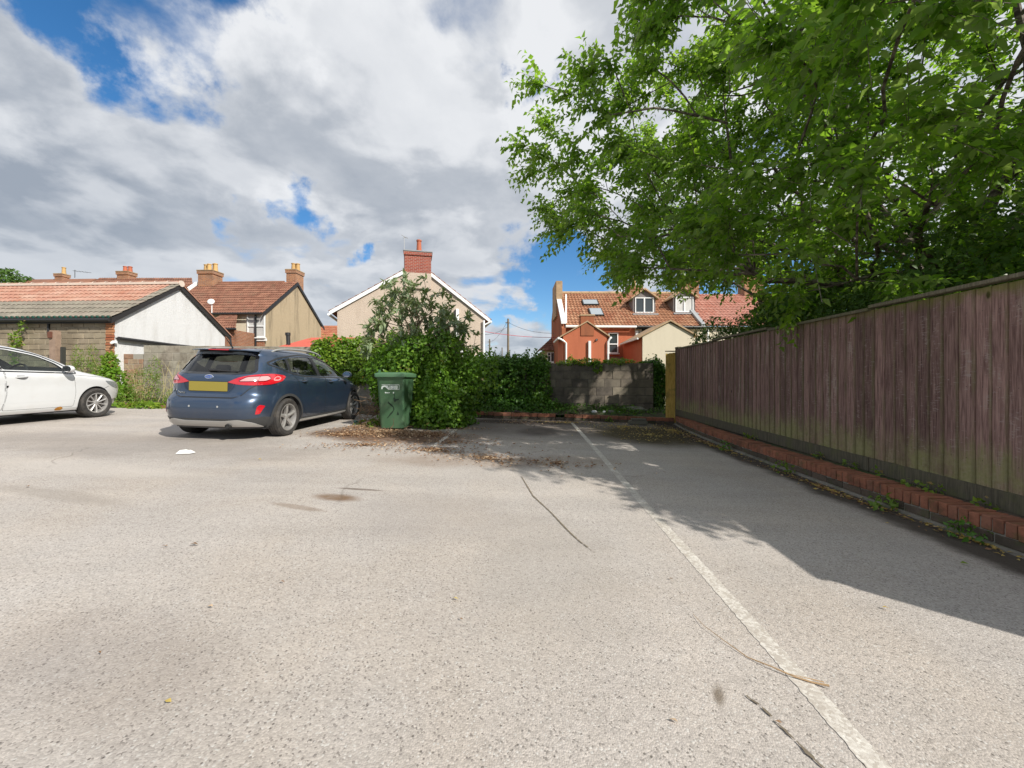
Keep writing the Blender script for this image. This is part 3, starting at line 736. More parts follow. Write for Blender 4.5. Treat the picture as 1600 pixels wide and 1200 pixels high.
def window(parent, x, y, z, w, h, nrm='-y', style='casement', mat=PVC, pane=PANE, deep=.05, sill=True, name='window'):
    """frame with panes; x,y,z = lower left corner on the wall face seen from outside"""
    fr = MB(); t_ = .055
    def B(m, x0, x1, z0, z1, y0, y1):
        if nrm == '-y': m.box(x+x0, x+x1, y-y1, y-y0, z+z0, z+z1)
        else: m.box(x+y0, x+y1, y+x0, y+x1, z+z0, z+z1)
    B(fr, 0, w, 0, t_, -.02, deep); B(fr, 0, w, h-t_, h, -.02, deep); B(fr, 0, t_, t_, h-t_, -.02, deep); B(fr, w-t_, w, t_, h-t_, -.02, deep)
    cells = []
    if style == 'sash':
        B(fr, t_, w-t_, h*.45-.03, h*.45+.03, -.02, deep); cells = [(t_, w-t_, t_, h*.45-.03), (t_, w-t_, h*.45+.03, h-t_)]
    elif style == 'casement':
        B(fr, w/2-.04, w/2+.04, t_, h-t_, -.02, deep); cells = [(t_, w/2-.04, t_, h-t_), (w/2+.04, w-t_, t_, h-t_)]
    elif style == 'triple':
        for q in (1, 2): B(fr, w*q/3-.03, w*q/3+.03, t_, h-t_, -.02, deep)
        B(fr, t_, w/3-.03, h*.62, h*.62+.045, -.021, deep-.003)
        cells = [(t_, w/3-.03, t_, h-t_), (w/3+.03, 2*w/3-.03, t_, h-t_), (2*w/3+.03, w-t_, t_, h-t_)]
    else: cells = [(t_, w-t_, t_, h-t_)]
    if sill: B(fr, -.06, w+.06, -.06, -.004, 0, deep+.07)
    f = fr.build(name, mat, parent)
    for c in cells:
        m = MB(); B(m, c[0]+.001, c[1]-.001, c[2]+.001, c[3]-.001, -.015, .012); m.build('pane', pane, f)
    return f
def pipe(parent, pts, r, mat, name='downpipe'):
    m = MB(); m.tube(pts, r, 8); return m.build(name, mat, parent, smooth=True)

# --- white gabled garage block with tiled roof (left)
gx, gy = -11.5, 11.5; gb = gz(gx, gy)
gar = empty('garage_building', (gx, gy, gb), LOTROT, label='low outbuilding with white roughcast gable and a tiled roof half red, half grey', cat='outbuilding')
EZ = 3.03-gb; RZ = 4.50-gb; GD = 4.15; GL = 6.6
m = MB(); m.prism([(0.0, 0), (GD, 0), (GD, EZ-.05), (GD/2, RZ-.10), (0.0, EZ-.05)], -GL, 0, axis='x')
m.build('wall', ROUGHW, gar)
# side wall blocks (facing the car park)
GBLK = piece_mat('garage_block', [(.27, .225, .16), (.33, .28, .20), (.23, .19, .14), (.36, .30, .215)], scale=12, bump=.6, bscale=60, stain=((.12, .09, .06), 1.5, .6))
rg = random.Random(3); gm = [block_mesh(.325, .05, .15, GBLK, 200+i, j=.007, bev=.008) for i in range(6)]
gm2 = [block_mesh(.15, .05, .15, GBLK, 220+i, j=.006, bev=.008) for i in range(2)]
for row in range(13):
    x = -.24; z = EZ-.30-row*.162
    while x > -4.9:
        L = .325
        if x == -.24 and row % 2: L = .15
        obj('block', (gm if L > .2 else gm2)[rg.randrange(6 if L > .2 else 2)], gar, loc=(x-L/2, -.028+rg.uniform(-.005, .005), z), rot=(rg.uniform(-.02, .02), rg.uniform(-.01, .01), 0))
        x -= L+.012
m = MB(); m.box(-GL, -.235, -.035, -.002, -.2, EZ-.14); m.build('mortar_joints', simple('pale_mortar', (.30, .26, .2), .95, var=.3, scale=4, bump=.5), gar)
QB = piece_mat('quoin_brick', [(.36, .15, .07), (.42, .22, .12), (.30, .10, .05)], scale=20, bump=.4)
qm = [brick_mesh(.215, .06, .065, QB, 60+i) for i in range(3)]
for row in range(28):
    obj('brick', qm[row % 3], gar, loc=(-.11 if row % 2 else -.125, -.034, EZ-.22-row*.076), rot=(0, 0, rg.uniform(-.02, .02)))
# roof tiles, one by one
gn = 22; gr = 9; ang = atan2(RZ-EZ, GD/2+.18); SL = math.hypot(RZ-EZ+.0, GD/2+.18)
TR = piece_mat('garage_tile_red', [(.34, .15, .10), (.40, .21, .15), (.36, .18, .13), (.43, .25, .19)], scale=14, bump=.3, stain=((.45, .33, .25), 2.5, .5))
TG = piece_mat('garage_tile_grey', [(.205, .185, .15), (.25, .225, .18), (.23, .195, .16), (.27, .245, .20)], scale=14, bump=.3, stain=((.12, .11, .09), 2.5, .5))
def gtile(mat):
    w = .325; d = SL/gr+.06; n = 12; V = []; Fc = []
    for (yy, zz) in ((0, -.004), (0, .030), (d, .006)):
        for i in range(n+1):
            u = i/n; h = .028*abs(sin(2*pi*u))**.8 if zz != -.004 else 0
            V.append((-w/2+w*u, yy, zz+h))
    for j in range(2):
        for i in range(n): Fc.append((j*(n+1)+i, j*(n+1)+i+1, (j+1)*(n+1)+i+1, (j+1)*(n+1)+i))
    return mesh('roof_tile', V, Fc, mat)
tr_, tg_ = gtile(TR), gtile(TG)
mb = MB(); mb.add([(-GL, -.17, EZ-.05), (.10, -.17, EZ-.05), (.10, GD/2, RZ), (-GL, GD/2, RZ), (-GL, GD+.17, EZ-.05), (.10, GD+.17, EZ-.05)], [(0, 1, 2, 3), (3, 2, 5, 4)])
roof = mb.build('roof', simple('roof_felt', (.05, .05, .05), .9), gar)
for r_ in range(gr):
    for c_ in range(gn):
        x = .12-.1625-c_*.3225
        me = tg_ if (r_ < 4 or c_ == 0) else tr_
        y = -.20 + (r_/gr)*SL*cos(ang); z = EZ-.05 + (r_/gr)*SL*sin(ang)+.012
        o = obj('roof_tile', me, roof, loc=(x, y, z), rot=(ang, rg.uniform(-.006, .006), rg.uniform(-.008, .008)))
tiled_roof('rear_roof_tiles', (.12, GD+.2, EZ-.05), (-GL, GD+.2, EZ-.05), (.12, GD/2, RZ+.03), (-GL, GD/2, RZ+.03), 22, 9, TILE_PINK, roof, style='double')
rid = MB(); rid.tube([(0, 0, 0), (.44, 0, 0)], [.10, .093], 12)
me = mesh('ridge_tile', rid.v, rid.f, TR, smooth=True)
for i in range(15): obj('ridge_tile', me, roof, loc=(-.33-i*.445, GD/2, RZ+.0), rot=(rg.uniform(-.05, .05), rg.uniform(-.012, .012), 0))
PALEM = simple('pale_ridge_mortar', (.62, .52, .44), .95, var=.2)
m = MB()
for i in range(16): m.tube([(.10-i*.445, GD/2, RZ-.0), (.13-i*.445, GD/2, RZ-.0)], .108, 12)
m.box(-GL, .08, GD/2-.125, GD/2-.05, RZ-.03, RZ+.045)
m.build('ridge_mortar', PALEM, roof)
# green filler strip, fascia, gutter, bargeboards
gsurf = simple('green_eaves_filler', (.03, .16, .12), .5, var=.3)
m = MB()
for i in range(42): m.tube([(.02-i*.1612, -.215, EZ-.03), (.02-i*.1612, -.13, EZ+.022)], .038, 6)
m.build('eaves_filler', gsurf, gar)
m = MB(); m.box(-GL, .05, -.13, -.10, EZ-.20, EZ-.06); m.tube([(-GL, -.20, EZ-.10), (.06, -.20, EZ-.115)], .055, 10); m.build('gutter', BLACK, gar)
def barge(name, pts, w, th, x, parent, mat):
    m = MB()
    for (y0, z0), (y1, z1) in zip(pts[:-1], pts[1:]):
        L = math.hypot(y1-y0, z1-z0); ny, nz_ = -(z1-z0)/L, (y1-y0)/L
        m.prism([(y0, z0), (y1, z1), (y1, z1-w), (y0, z0-w)], x, x+th, axis='x')
    return m.build(name, mat, parent)
barge('bargeboard', [(-.17, EZ-.06), (GD/2, RZ-.01)], .15, .03, .06, gar, BLACK)
barge('bargeboard', [(GD/2, RZ-.012), (GD+.22, EZ-.10)], .15, .03, .061, gar, BLACK)
barge('verge', [(GD/2, RZ+.035), (GD+.25, EZ-.05)], .05, .12, .0, gar, TR)
m = MB(); m.tube([(.10, 0.0, EZ-.62), (.10, GD, EZ-.70)], .05, 8); m.box(.0, .06, 0, GD, EZ-.62, EZ-.60); m.build('gutter', BLACK, gar)
m = MB(); m.tube([(.14, GD+.1, EZ-.15), (.18, GD+.1, EZ-.45), (.12, GD-.0, EZ-.70)], .035, 8); m.build('downpipe', BLACK, gar)
m = MB(); m.box(.02, .10, -.12, -.02, EZ-.78, EZ-.70); m.tube([(.06, -.1, EZ-.74), (.10, -.2, EZ-.78)], .04, 8); m.build('security_light', PVC, gar, bevel=.01)
m = MB(); m.tube([(-1.95, -.07, EZ-.2), (-1.95, -.07, EZ-.5)], .03, 8); m.build('downpipe', BLACK, gar)

# weathered timber posts by the garage wall
tp = empty('timber_post', (-12.78, 11.1, gz(-12.78, 11.1)), 0, label='weathered reddish timber gate post behind the white car, against the stone block wall', cat='post')
m = MB(); m.box(-.10, .10, -.07, .07, 0, 2.0); m.build('post', simple('weathered_wood', (.27, .19, .14), .9, var=.4, scale=8, dirt=((.10, .07, .05), 3, .6)), tp, bevel=.012)
m = MB(); m.box(-.09, .02, -.12, -.075, 1.78, 1.96); m.build('hinge', simple('rust', (.13, .05, .03), .8), tp, bevel=.01)
tp2 = empty('timber_post', (-12.58, 11.12, gz(-12.5, 11.2)), 0, label='short dark post immediately right of the weathered gate post', cat='post')
m = MB(); m.box(-.035, .035, -.05, .05, 0, 1.55); m.build('post', simple('dark_wood', (.035, .035, .03), .9), tp2, bevel=.01)
tag(tp, group=None)

# --- brown rendered gable house with clay roof (behind the blue car)
hb = empty('terraced_house', (-13.7, 22, .1), LOTROT, label='end terrace house with stained buff gable and brown clay roof above the blue car', cat='house')
def hl(px, py, Y): 
    v = P(px, py, Y); return to_local(hb, v)
e0 = hl(414, 487, 22.0); e1 = hl(517, 507, 27.9); ap = hl(463, 441, 25.0)
e0.x = 0; e1.x = 0; ap.x = 0
HL = 7.4
m = MB(); m.prism([(0, -1), (e1.y, -1), (e1.y, e1.z), (ap.y, ap.z-.05), (0, e0.z)], -HL, 0, axis='x'); m.build('gable_wall', BUFFR, hb)
m = MB(); m.box(-HL, -.82, -.04, -.002, -1, e0.z-.12); m.build('wall', CREAMR, hb)
m = MB(); m.box(-.818, .004, -.05, -.002, -1, e0.z-.02); m.build('brick_pier', BRICKO, hb)
r0 = (-HL-.05, -.28, e0.z-.12); r1 = (.06, -.28, e0.z-.12)
tiled_roof('roof', r0, r1, (-HL-.05, ap.y, ap.z), (.06, ap.y, ap.z), 26, 13, TILE_BROWN, hb, style='double')
tiled_roof('rear_roof', (.06, e1.y+.25, e1.z-.12), (-HL, e1.y+.25, e1.z-.12), (.06, ap.y, ap.z), (-HL, ap.y, ap.z), 26, 8, TILE_BROWN, hb, style='double')
barge('bargeboard', [(-.3, e0.z-.12), (ap.y, ap.z)], .20, .03, .07, hb, BLACK)
barge('bargeboard', [(ap.y, ap.z-.003), (e1.y+.3, e1.z-.18)], .20, .03, .071, hb, BLACK)
m = MB(); m.tube([(-HL, -.36, e0.z-.14), (.05, -.36, e0.z-.16)], .06, 8); m.build('gutter', BLACK, hb)
pipe(hb, [(-.45, -.12, e0.z-.2), (-.45, -.12, -.8)], .05, BLACK)
w0 = hl(385, 527, 21.9); window(hb, w0.x+.0, -.045, w0.z, 1.0, 1.38, style='sash', pane=CURTAIN, deep=.06)
m = MB(); m.box(w0.x-.08, w0.x+1.1, -.10, -.04, w0.z-.20, w0.z-.07); m.build('sill_lintel', PVC, hb)
chimney(hb, -.345, ap.y+.40, ap.z-.75, ap.z+.80, .62, .85, BRICKW, [(-.10, 0), (.12, .12), (-.05, .26)], POTY, .50)
m = MB(); m.tube([(-6.3, ap.y, ap.z-.0), (-.8, ap.y, ap.z-.0)], .10, 8); m.build('ridge_tiles', TILE_BROWN, hb)
lp = hl(326, 441, 25); chimney(hb, lp.x, ap.y-.1, ap.z-1.4, ap.z+.68, .95, .80, BRICKW, [(-.28, 0), (.02, -.1), (.2, .1), (.34, 0)], POTY, .50)
m = MB(); m.prism([(-HL+.0, 0), (-HL+.3, 0), (-HL+.3, 0), (-HL, 0)], 0, .1, axis='y') if False else m.box(lp.x-1.05, lp.x-.75, 1.4, ap.y, ap.z-.0, ap.z+.1)
# party-wall flashing running down beside the left chimney
fl = MB(); fl.add([(lp.x-.80, .9, e0.z+.95), (lp.x-.62, .9, e0.z+.95), (lp.x-.62, ap.y-.3, ap.z+.02), (lp.x-.80, ap.y-.3, ap.z+.02), (lp.x-.80, .9, e0.z+.75), (lp.x-.62, .9, e0.z+.75), (lp.x-.62, ap.y-.3, ap.z-.15), (lp.x-.80, ap.y-.3, ap.z-.15)],
                  [(0, 1, 2, 3), (7, 6, 5, 4), (0, 4, 5, 1), (1, 5, 6, 2), (2, 6, 7, 3), (3, 7, 4, 0)])
fl.build('verge_flashing', PVC, hb)
# satellite dish
q = hl(331, 470, 21.4)
sd = empty('satellite_dish', P(331, 489, 21.55), 0, label='small pale satellite dish on a pole below the brown tiled roof', cat='satellite dish')
m = MB(); m.tube([(0, 0, 0), (0, 0, .55)], .025, 6); m.build('mast', PVC, sd)
m = MB(); m.lathe([(.0, .04), (.08, .02), (.16, -.025), (.165, -.03), (.08, .01), (.0, .03)], 18)
o = m.build('dish', PVC, sd, smooth=True); o.location = (0, -.08, .62); o.rotation_euler = (radians(70), 0, radians(20))
# brick lean-to in front
lt = empty('lean_to', (*P(333, 515, 20.5)[:2], .2), LOTROT, label='small brick lean-to with sloping red tile roof, left of the white sash window', cat='outbuilding')
def ll(px, py, Y): return to_local(lt, P(px, py, Y))
a0, a1, a2 = ll(325, 489, 21), ll(376, 513, 20.6), ll(325, 513, 20.6)
m = MB(); m.box(-.4, a1.x-.12, 0, 1.35, -1, a1.z-.12); m.build('wall', BRICKO, lt)
tiled_roof('roof', (-.6, -.18, a1.z-.05), (a1.x, -.18, a1.z-.05), (-.6, 1.4, a1.z+.95), (a1.x-1.1, 1.4, a1.z+.95), 7, 6, TILE_BROWN, lt, style='double')
m = MB(); m.tube([(-.5, -.22, a1.z-.08), (a1.x+.02, -.22, a1.z-.09)], .06, 8); m.build('gutter', BLACK, lt)
# red corrugated roof with rooflight and flue, just over the wall
rs = empty('garden_shed', (*P(460, 545, 15)[:2], .3), LOTROT, label='shed roof of red corrugated sheet with a small rooflight, just above the side wall', cat='shed')
def rl(px, py, Y): return to_local(rs, P(px, py, Y))
c0, c1 = rl(418, 545, 14.0), rl(512, 545, 14.4)
REDSH = simple('red_corrugated_sheet', (.45, .09, .06), .6, var=.25)
m = MB(); n = 120; V = []; Fc = []
for i in range(n+1):
    u = i/n; x = c0.x+(c1.x-c0.x)*u; h = .03*sin(u*2*pi*17)
    V += [(x, c0.y, c0.z-.04+h), (x+.35, c0.y+2.2, c0.z+.62+h)]
    if i: Fc.append((2*i-2, 2*i, 2*i+1, 2*i-1))
me = mesh('roof', V, Fc, REDSH, smooth=True); obj('roof', me, rs)
m = MB(); m.box(c0.x+.1, c1.x-.1, c0.y+.12, c0.y+2.5, -.6, c0.z-.10); m.build('wall', BRICKO, rs)
m = MB(); m.box(1.25+c0.x, 1.85+c0.x, c0.y+.5, c0.y+1.4, .0, .06); o = m.build('rooflight', LEAD, rs); o.location = (.08, 0, c0.z+.20); o.rotation_euler = (0, 0, 0)
fp = empty('flue_pipe', P(452, 545, 14.8), 0, label='black metal flue pipe sticking up beside the red corrugated roof', cat='flue')
m = MB(); m.tube([(0, 0, -.6), (-.05, 0, .55)], .07, 12); m.tube([(-.05, 0, .5), (-.055, 0, .60)], .09, 12); m.build('pipe', BLACK, fp, smooth=True)

# --- neighbour roofs behind the garage
nb_ = empty('terraced_house', (*P(235, 445, 27)[:2], .2), LOTROT, label='further house roof peeping over the garage ridge, left of the buff gable house', cat='house')
def nl(px, py, Y): return to_local(nb_, P(px, py, Y))
A, B_ = nl(150, 447, 25), nl(312, 447, 25); C_, D_ = nl(168, 434.5, 27.5), nl(300, 434.5, 27.5)
tiled_roof('roof', (A.x, A.y-1.5, A.z-1.3), (B_.x+1.0, B_.y-1.5, B_.z-1.3), (C_.x-.6, C_.y, C_.z), (D_.x, D_.y, D_.z), 20, 10, TILE_BROWN, nb_, style='double')
m = MB(); m.box(A.x, B_.x+.4, A.y-1.3, A.y+5, -1, A.z-1.4); m.build('wall', BRICKO, nb_)
q = nl(198, 434, 27.5); chimney(nb_, q.x, q.y, q.z-.6, q.z+.36, .78, .6, BRICKW, [(-.1, 0), (.15, .1)], POTR, .40)
nc = empty('terraced_house', (*P(95, 450, 31)[:2], .2), LOTROT, label='farthest left roof with a short orange pot chimney, just above the garage ridge', cat='house')
q = to_local(nc, P(97, 431, 31)); chimney(nc, q.x, q.y, q.z-1.5, q.z+.10, .62, .5, BRICKW, [(.15, 0)], POTY, .55)
m = MB(); m.prism([(q.y-3, q.z-2.4), (q.y, q.z-.25), (q.y+3, q.z-2.4)], q.x-3.5, q.x+2.8, axis='x'); m.build('roof', TILE_BROWN, nc)
m = MB(); m.box(q.x-3.4, q.x+2.7, q.y-2.8, q.y+2.8, -1, q.z-2.41); m.build('wall', BRICKO, nc)
def aerial(loc, h, label, arms=4):
    r = empty('tv_aerial', loc, random.uniform(0, 1), label=label, cat='aerial')
    m = MB(); m.tube([(0, 0, 0), (0, 0, h)], .018, 6); m.build('mast', DARKMETAL, r)
    m = MB(); m.tube([(-.1, 0, h-.08), (.8, 0, h-.08)], .012, 5)
    for i in range(arms): m.tube([(.08+i*.16, -.22, h-.08), (.08+i*.16, .22, h-.08)], .009, 4)
    m.build('antenna', DARKMETAL, r); return r
aerial(P(117, 434, 27.5), .55, 'small rooftop aerial to the right of the orange pot chimney')

# --- pebble-dashed gable house in the middle
L0 = P(527, 555, 19.2); rz3 = atan2(1.6, 7.01)
h3 = empty('detached_house', (L0.x, L0.y, .2), rz3, label='house with a blank pink-beige pebble-dash gable, white bargeboards and a red brick chimney', cat='house')
WID = 7.19; ez = 4.60-.2; az = 7.00-.2; xm = 3.80
m = MB(); m.prism([(0, -1.2), (WID, -1.2), (WID, ez-.12), (xm, az), (0, ez)], 0, 9, axis='y'); m.build('gable_wall', PEBBLE, h3)
def vslab(x0, z0, x1, z1, y0, y1, w, name, mat):
    m = MB(); m.prism([(x0, z0), (x1, z1), (x1, z1+w), (x0, z0+w)], y0, y1, axis='y'); return m.build(name, mat, h3)
sl_ = (az-ez)/xm; sr_ = (az-ez+.12)/(WID-xm)
vslab(-.34, ez-.34*sl_-.02, xm, az-.02, -.10, -.06, .19, 'bargeboard', PVC); vslab(xm, az-.02, WID+.30, ez-.12-.30*sr_-.02, -.10, -.06, .19, 'bargeboard', PVC)
tiled_roof('roof', (-.36, -.1, ez-.36*sl_+.16), (-.36, 9.2, ez-.36*sl_+.16), (xm, -.1, az+.17), (xm, 9.2, az+.17), 28, 14, TILE_RED, h3, style='double')
tiled_roof('roof', (WID+.34, -.1, ez-.12-.34*sr_+.16), (WID+.34, 9.2, ez-.12-.34*sr_+.16), (xm, -.1, az+.17), (xm, 9.2, az+.17), 28, 14, TILE_RED, h3, style='double')
m = MB(); m.box(3.14, 4.46, -.11, .6, az-1.15, az-.37); m.build('chimney_breast', PEBBLE, h3)
chimney(h3, 3.80, .245, az-.368, az+.72, 1.30, .70, BRICKR, [(.05, .0)], POTR, .70, potr=.13)
m = MB(); m.tube([(3.13, .0, az-.2), (3.13, .0, az+1.45)], .016, 6); m.tube([(3.0, -.25, az+1.42), (3.3, .2, az+1.42)], .012, 5); m.tube([(3.05, .12, az+1.40), (3.28, .0, az+1.40)], .01, 5); m.build('aerial', simple('galvanised', (.4, .4, .4), .5), h3)
pipe(h3, [(WID-.05, -.12, ez-.25), (WID-.05, -.12, -1)], .055, PVC)
m = MB(); m.tube([(WID+.32, -.16, ez-.30), (WID+.32, 9.2, ez-.30)], .06, 8); m.tube([(WID+.32, -.12, ez-.3), (WID-.05, -.12, ez-.5)], .04, 8); m.build('gutter', PVC, h3)
m = MB(); m.tube([(-.36, -.16, ez-.22), (-.36, 9.2, ez-.22)], .06, 8); m.build('gutter', PVC, h3)
# pipe boxing and small ledge
q = to_local(h3, P(714.5, 483, 20.5)); q2 = to_local(h3, P(714.5, 556, 20.5))
m = MB(); m.box(q.x-.07, q.x+.07, -.10, -.002, q2.z-.6, q.z); m.build('downpipe', PVC, h3)
m = MB(); m.tube([(q.x-.12, -.06, q2.z-.6), (q.x-.12, -.06, q.z-.05)], .03, 6); m.build('cable', DARKMETAL, h3)
m = MB(); m.box(q.x+.1, q.x+.65, -.30, -.002, q2.z+.17, q2.z+.26); m.box(q.x+.1, q.x+1.6, -.12, -.002, q2.z-.02, q2.z+.03); m.build('ledge', PVC, h3)

# low roof seen between the two gables
fh = empty('distant_house', (*P(515, 540, 34)[:2], .2), 0, label='sliver of a red tiled roof in the gap between the two gable houses', cat='house')
q = to_local(fh, P(519, 500, 34))
m = MB(); m.box(q.x-4, q.x+1.5, 0, 7, -1, q.z-1.9); m.build('wall', BRICKO, fh)
tiled_roof('roof', (q.x-4, -.3, q.z-2.4), (q.x+2.4, -.3, q.z-2.4), (q.x-4, 3.5, q.z), (q.x+2.4, 3.5, q.z), 20, 9, TILE_RED, fh, style='double')

# --- terrace on the right
TY = 23.0
def world_house(name, label, x, y): return empty(name, (x, y, .1), 0, label=label, cat='house')
X0, X1, X2, X3 = 2.97, 7.12, 10.95, 18.0
ZE, ZR, RY = 4.36, 7.05, 26.5
EY = TY-.25
# house A: orange
hA = world_house('terraced_house', 'bright orange rendered terrace house with two skylights in its pantile roof', X0, TY)
def inA(p): return (p[0]-X0, p[1]-TY, p[2]-.1)
m = MB(); m.box(0, X1-X0, 0, 7, -1, ZE-.1); m.build('wall', ORANGER, hA)
tiled_roof('roof', inA((X0+.12, EY, ZE)), inA((X1, EY, ZE)), inA((X0+.12, RY, ZR)), inA((X1, RY, ZR)), 20, 13, TILE_PAN, hA, wave=.05, step=.045)
tiled_roof('rear_roof', inA((X1, RY+3.7, ZE)), inA((X0, RY+3.7, ZE)), inA((X1, RY, ZR)), inA((X0, RY, ZR)), 20, 10, TILE_PAN, hA)
m = MB(); m.tube([inA((X0+.1, RY, ZR+.03)), inA((X1, RY, ZR+.03))], .12, 8); m.build('ridge_tiles', STONEC, hA)
m = MB(); pr = [(-.35, ZE-.25), (RY-TY, ZR+.10), (RY-TY+2.2, ZR-1.6), (RY-TY+2.2, -1), (-.35, -1)]
m.prism(pr, -.12, .10, axis='x'); m.build('gable_wall', ORANGED, hA)
m = MB(); m.prism([(-.30, ZE+.02), (RY-TY-.25, ZR+.06), (RY-TY-.25, ZR+.24), (-.30, ZE+.20)], -.15, .13, axis='x'); m.build('parapet_coping', PVC, hA)
m = MB(); m.box(-.22, .20, RY-TY-1.6, RY-TY+.5, ZR-1.9, ZR+.35); m.build('chimney_stack', STONEC, hA, bevel=.03)
for (sx, sy, w_, h_) in ((922, 475, .88, .62), (931, 490, .70, .85)):
    # rooflights lying in the slope
    u = (sx-800)/F; slope = (ZR-ZE)/(RY-EY)
    Yp = (CAMZ-ZE+slope*EY)/(slope-(597-sy)/F); xp = u*Yp; zp = ZE+slope*(Yp-EY)
    an = math.atan(slope); k = empty('tmp', (0, 0, 0)); bpy.data.objects.remove(k)
    m = MB(); m.box(-w_/2-.06, w_/2+.06, -h_/2-.06, h_/2+.06, 0, .13); f_ = m.build('skylight', DARKMETAL, hA, bevel=.01); f_.location = inA((xp, Yp, zp+.02)); f_.rotation_euler = (an, 0, 0)
    m = MB(); m.box(-w_/2, w_/2, -h_/2, h_/2, .125, .14); m.build('pane', PANE_SKY, f_)
m = MB(); m.tube([inA((X0+.1, EY-.07, ZE-.04)), inA((X1, EY-.07, ZE-.06))], .07, 8); m.build('gutter', PVC, hA)
w0 = inA(P(950.5, 552, TY)); window(hA, w0[0], -.0, w0[2], .56, 1.18, style='sash', deep=.06)
m = MB(); q = inA(P(947, 560, TY)); m.prism([(-.55, q[2]-.2), (-.002, q[2]+.12), (-.002, q[2]-.4), (-.55, q[2]-.4)], q[0], q[0]+1.9, axis='x'); m.build('porch_roof', TILE_BROWN, hA)
pipe(hA, [inA((X0+.24, EY-.16, ZR-1.0)), inA((X0+.20, EY-.16, 1.0))], .05, PVC) if False else None
m = MB(); a_, b_ = inA(P(883, 463, 26.2)), inA(P(883, 508, 22.9)); m.tube([(a_[0]+.05, a_[1], a_[2]+.10), (b_[0]+.05, b_[1], b_[2]+.10)], .06, 6); m.build('verge', PVC, hA)
# rear extension of A, gable to the camera
YE = 20.6
xa0, xa1 = P(880, 0, YE).x, P(948, 0, YE).x; xap = P(917.5, 0, YE).x
za = CAMZ+(597-524)/F*YE; zap = CAMZ+(597-505)/F*YE
eA = empty('rear_extension', (xa0, YE, .1), 0, label='orange rear extension with a brown stained gable chimney and a white vertical pipe', cat='house extension')
def inE(p): return (p[0]-xa0, p[1]-YE, p[2]-.1)
WE = xa1-xa0; xm_ = xap-xa0
m = MB(); m.prism([(0, -1), (WE, -1), (WE, za-.1), (xm_, zap-.1), (0, za-.1)], 0, TY-YE-.01, axis='y'); m.build('wall', ORANGER, eA)
for s_, (p, q) in enumerate((((-.18, za-.22), (xm_, zap-.04)), ((xm_, zap-.04), (WE+.16, za-.20)))):
    m = MB(); m.prism([(p[0], p[1]), (q[0], q[1]), (q[0], q[1]+.07), (p[0], p[1]+.07)], -.08, TY-YE-.26, axis='y'); m.build('roof', STONEC, eA)
cw = P(928, 0, YE).x-P(907.5, 0, YE).x; cx0 = P(907.5, 0, YE).x-xa0; zc_ = CAMZ+(597-492)/F*YE-.1
m = MB(); m.box(cx0, cx0+cw, -.035, .5, zap-.75, zc_-.06); ch_ = m.build('chimney_stack', ORANGED, eA)
m = MB(); m.box(cx0-.04, cx0+cw+.04, -.07, .54, zc_-.058, zc_+.02); m.build('chimney_cap', STONEC, ch_, bevel=.012)
q = inE(P(919, 533, YE)); m = MB(); m.box(q[0]-.0, q[0]+.13, -.12, -.002, -1, q[2]); m.build('downpipe', PVC, eA)
q = inE(P(932, 531, YE)); m = MB(); m.tube([(q[0], -.06, q[2]), (q[0], -.002, q[2])], .06, 10); m.tube([(q[0]-.05, -.09, q[2]-.05), (q[0]+.03, -.03, q[2]+.05)], .02, 6); m.build('flue_outlet', DARKMETAL, eA)
pipe(eA, [(-.20, -.10, za-.28), (-.02, -.09, za-.38), (.14, -.08, za-.5), (.14, -.08, -1)], .05, PVC)
m = MB(); m.tube([(-.24, -.1, za-.25), (-.24, TY-YE-.3, za-.25)], .06, 8); m.build('gutter', PVC, eA)
pipe(eA, [(WE+.16, -.10, za-.25), (WE+.05, -.09, za-.45), (WE+.05, -.08, -1)], .05, PVC)
m = MB(); m.tube([(WE+.20, -.1, za-.23), (WE+.20, TY-YE-.3, za-.23)], .06, 8); m.build('gutter', PVC, eA)
# house B with two dormers
hB = world_house('terraced_house', 'cream terrace house with two gabled dormers with white windows in its pantile roof', X1, TY)
def inB(p): return (p[0]-X1, p[1]-TY, p[2]-.1)
m = MB(); m.box(0.004, X2-X1, 0.01, 7, -1, ZE-.1); m.build('wall', CREAMR, hB)
tiled_roof('roof', inB((X1, EY+.0, ZE-.03)), inB((X2-.1, EY, ZE-.03)), inB((X1, RY, ZR-.02)), inB((X2-.1, RY, ZR-.02)), 18, 13, TILE_PAN, hB, wave=.05, step=.045)
tiled_roof('rear_roof', inB((X2, RY+3.7, ZE)), inB((X1, RY+3.7, ZE)), inB((X2, RY, ZR)), inB((X1, RY, ZR)), 18, 10, TILE_PAN, hB)
m = MB(); m.tube([inB((X1, RY, ZR+.01)), inB((X2, RY, ZR+.01))], .12, 8); m.build('ridge_tiles', STONEC, hB)
m = MB(); m.tube([inB((X1+.02, EY-.08, ZE-.06)), inB((X2, EY-.08, ZE-.08))], .07, 8); m.box(.0, X2-X1, EY-TY-.0, EY-TY+.03, ZE-.28, ZE-.13); m.build('gutter', BLACK, hB)
m = MB(); m.box(.02, .16, -.12, 0.0, -1, ZE-.35); m.build('downpipe', PVC, hB)
w0 = inB(P(998, 524, TY)); window(hB, w0[0]+.1, .008, w0[2], .36, .44, style='single', deep=.04)
slopeR = (ZR-ZE)/(RY-EY)
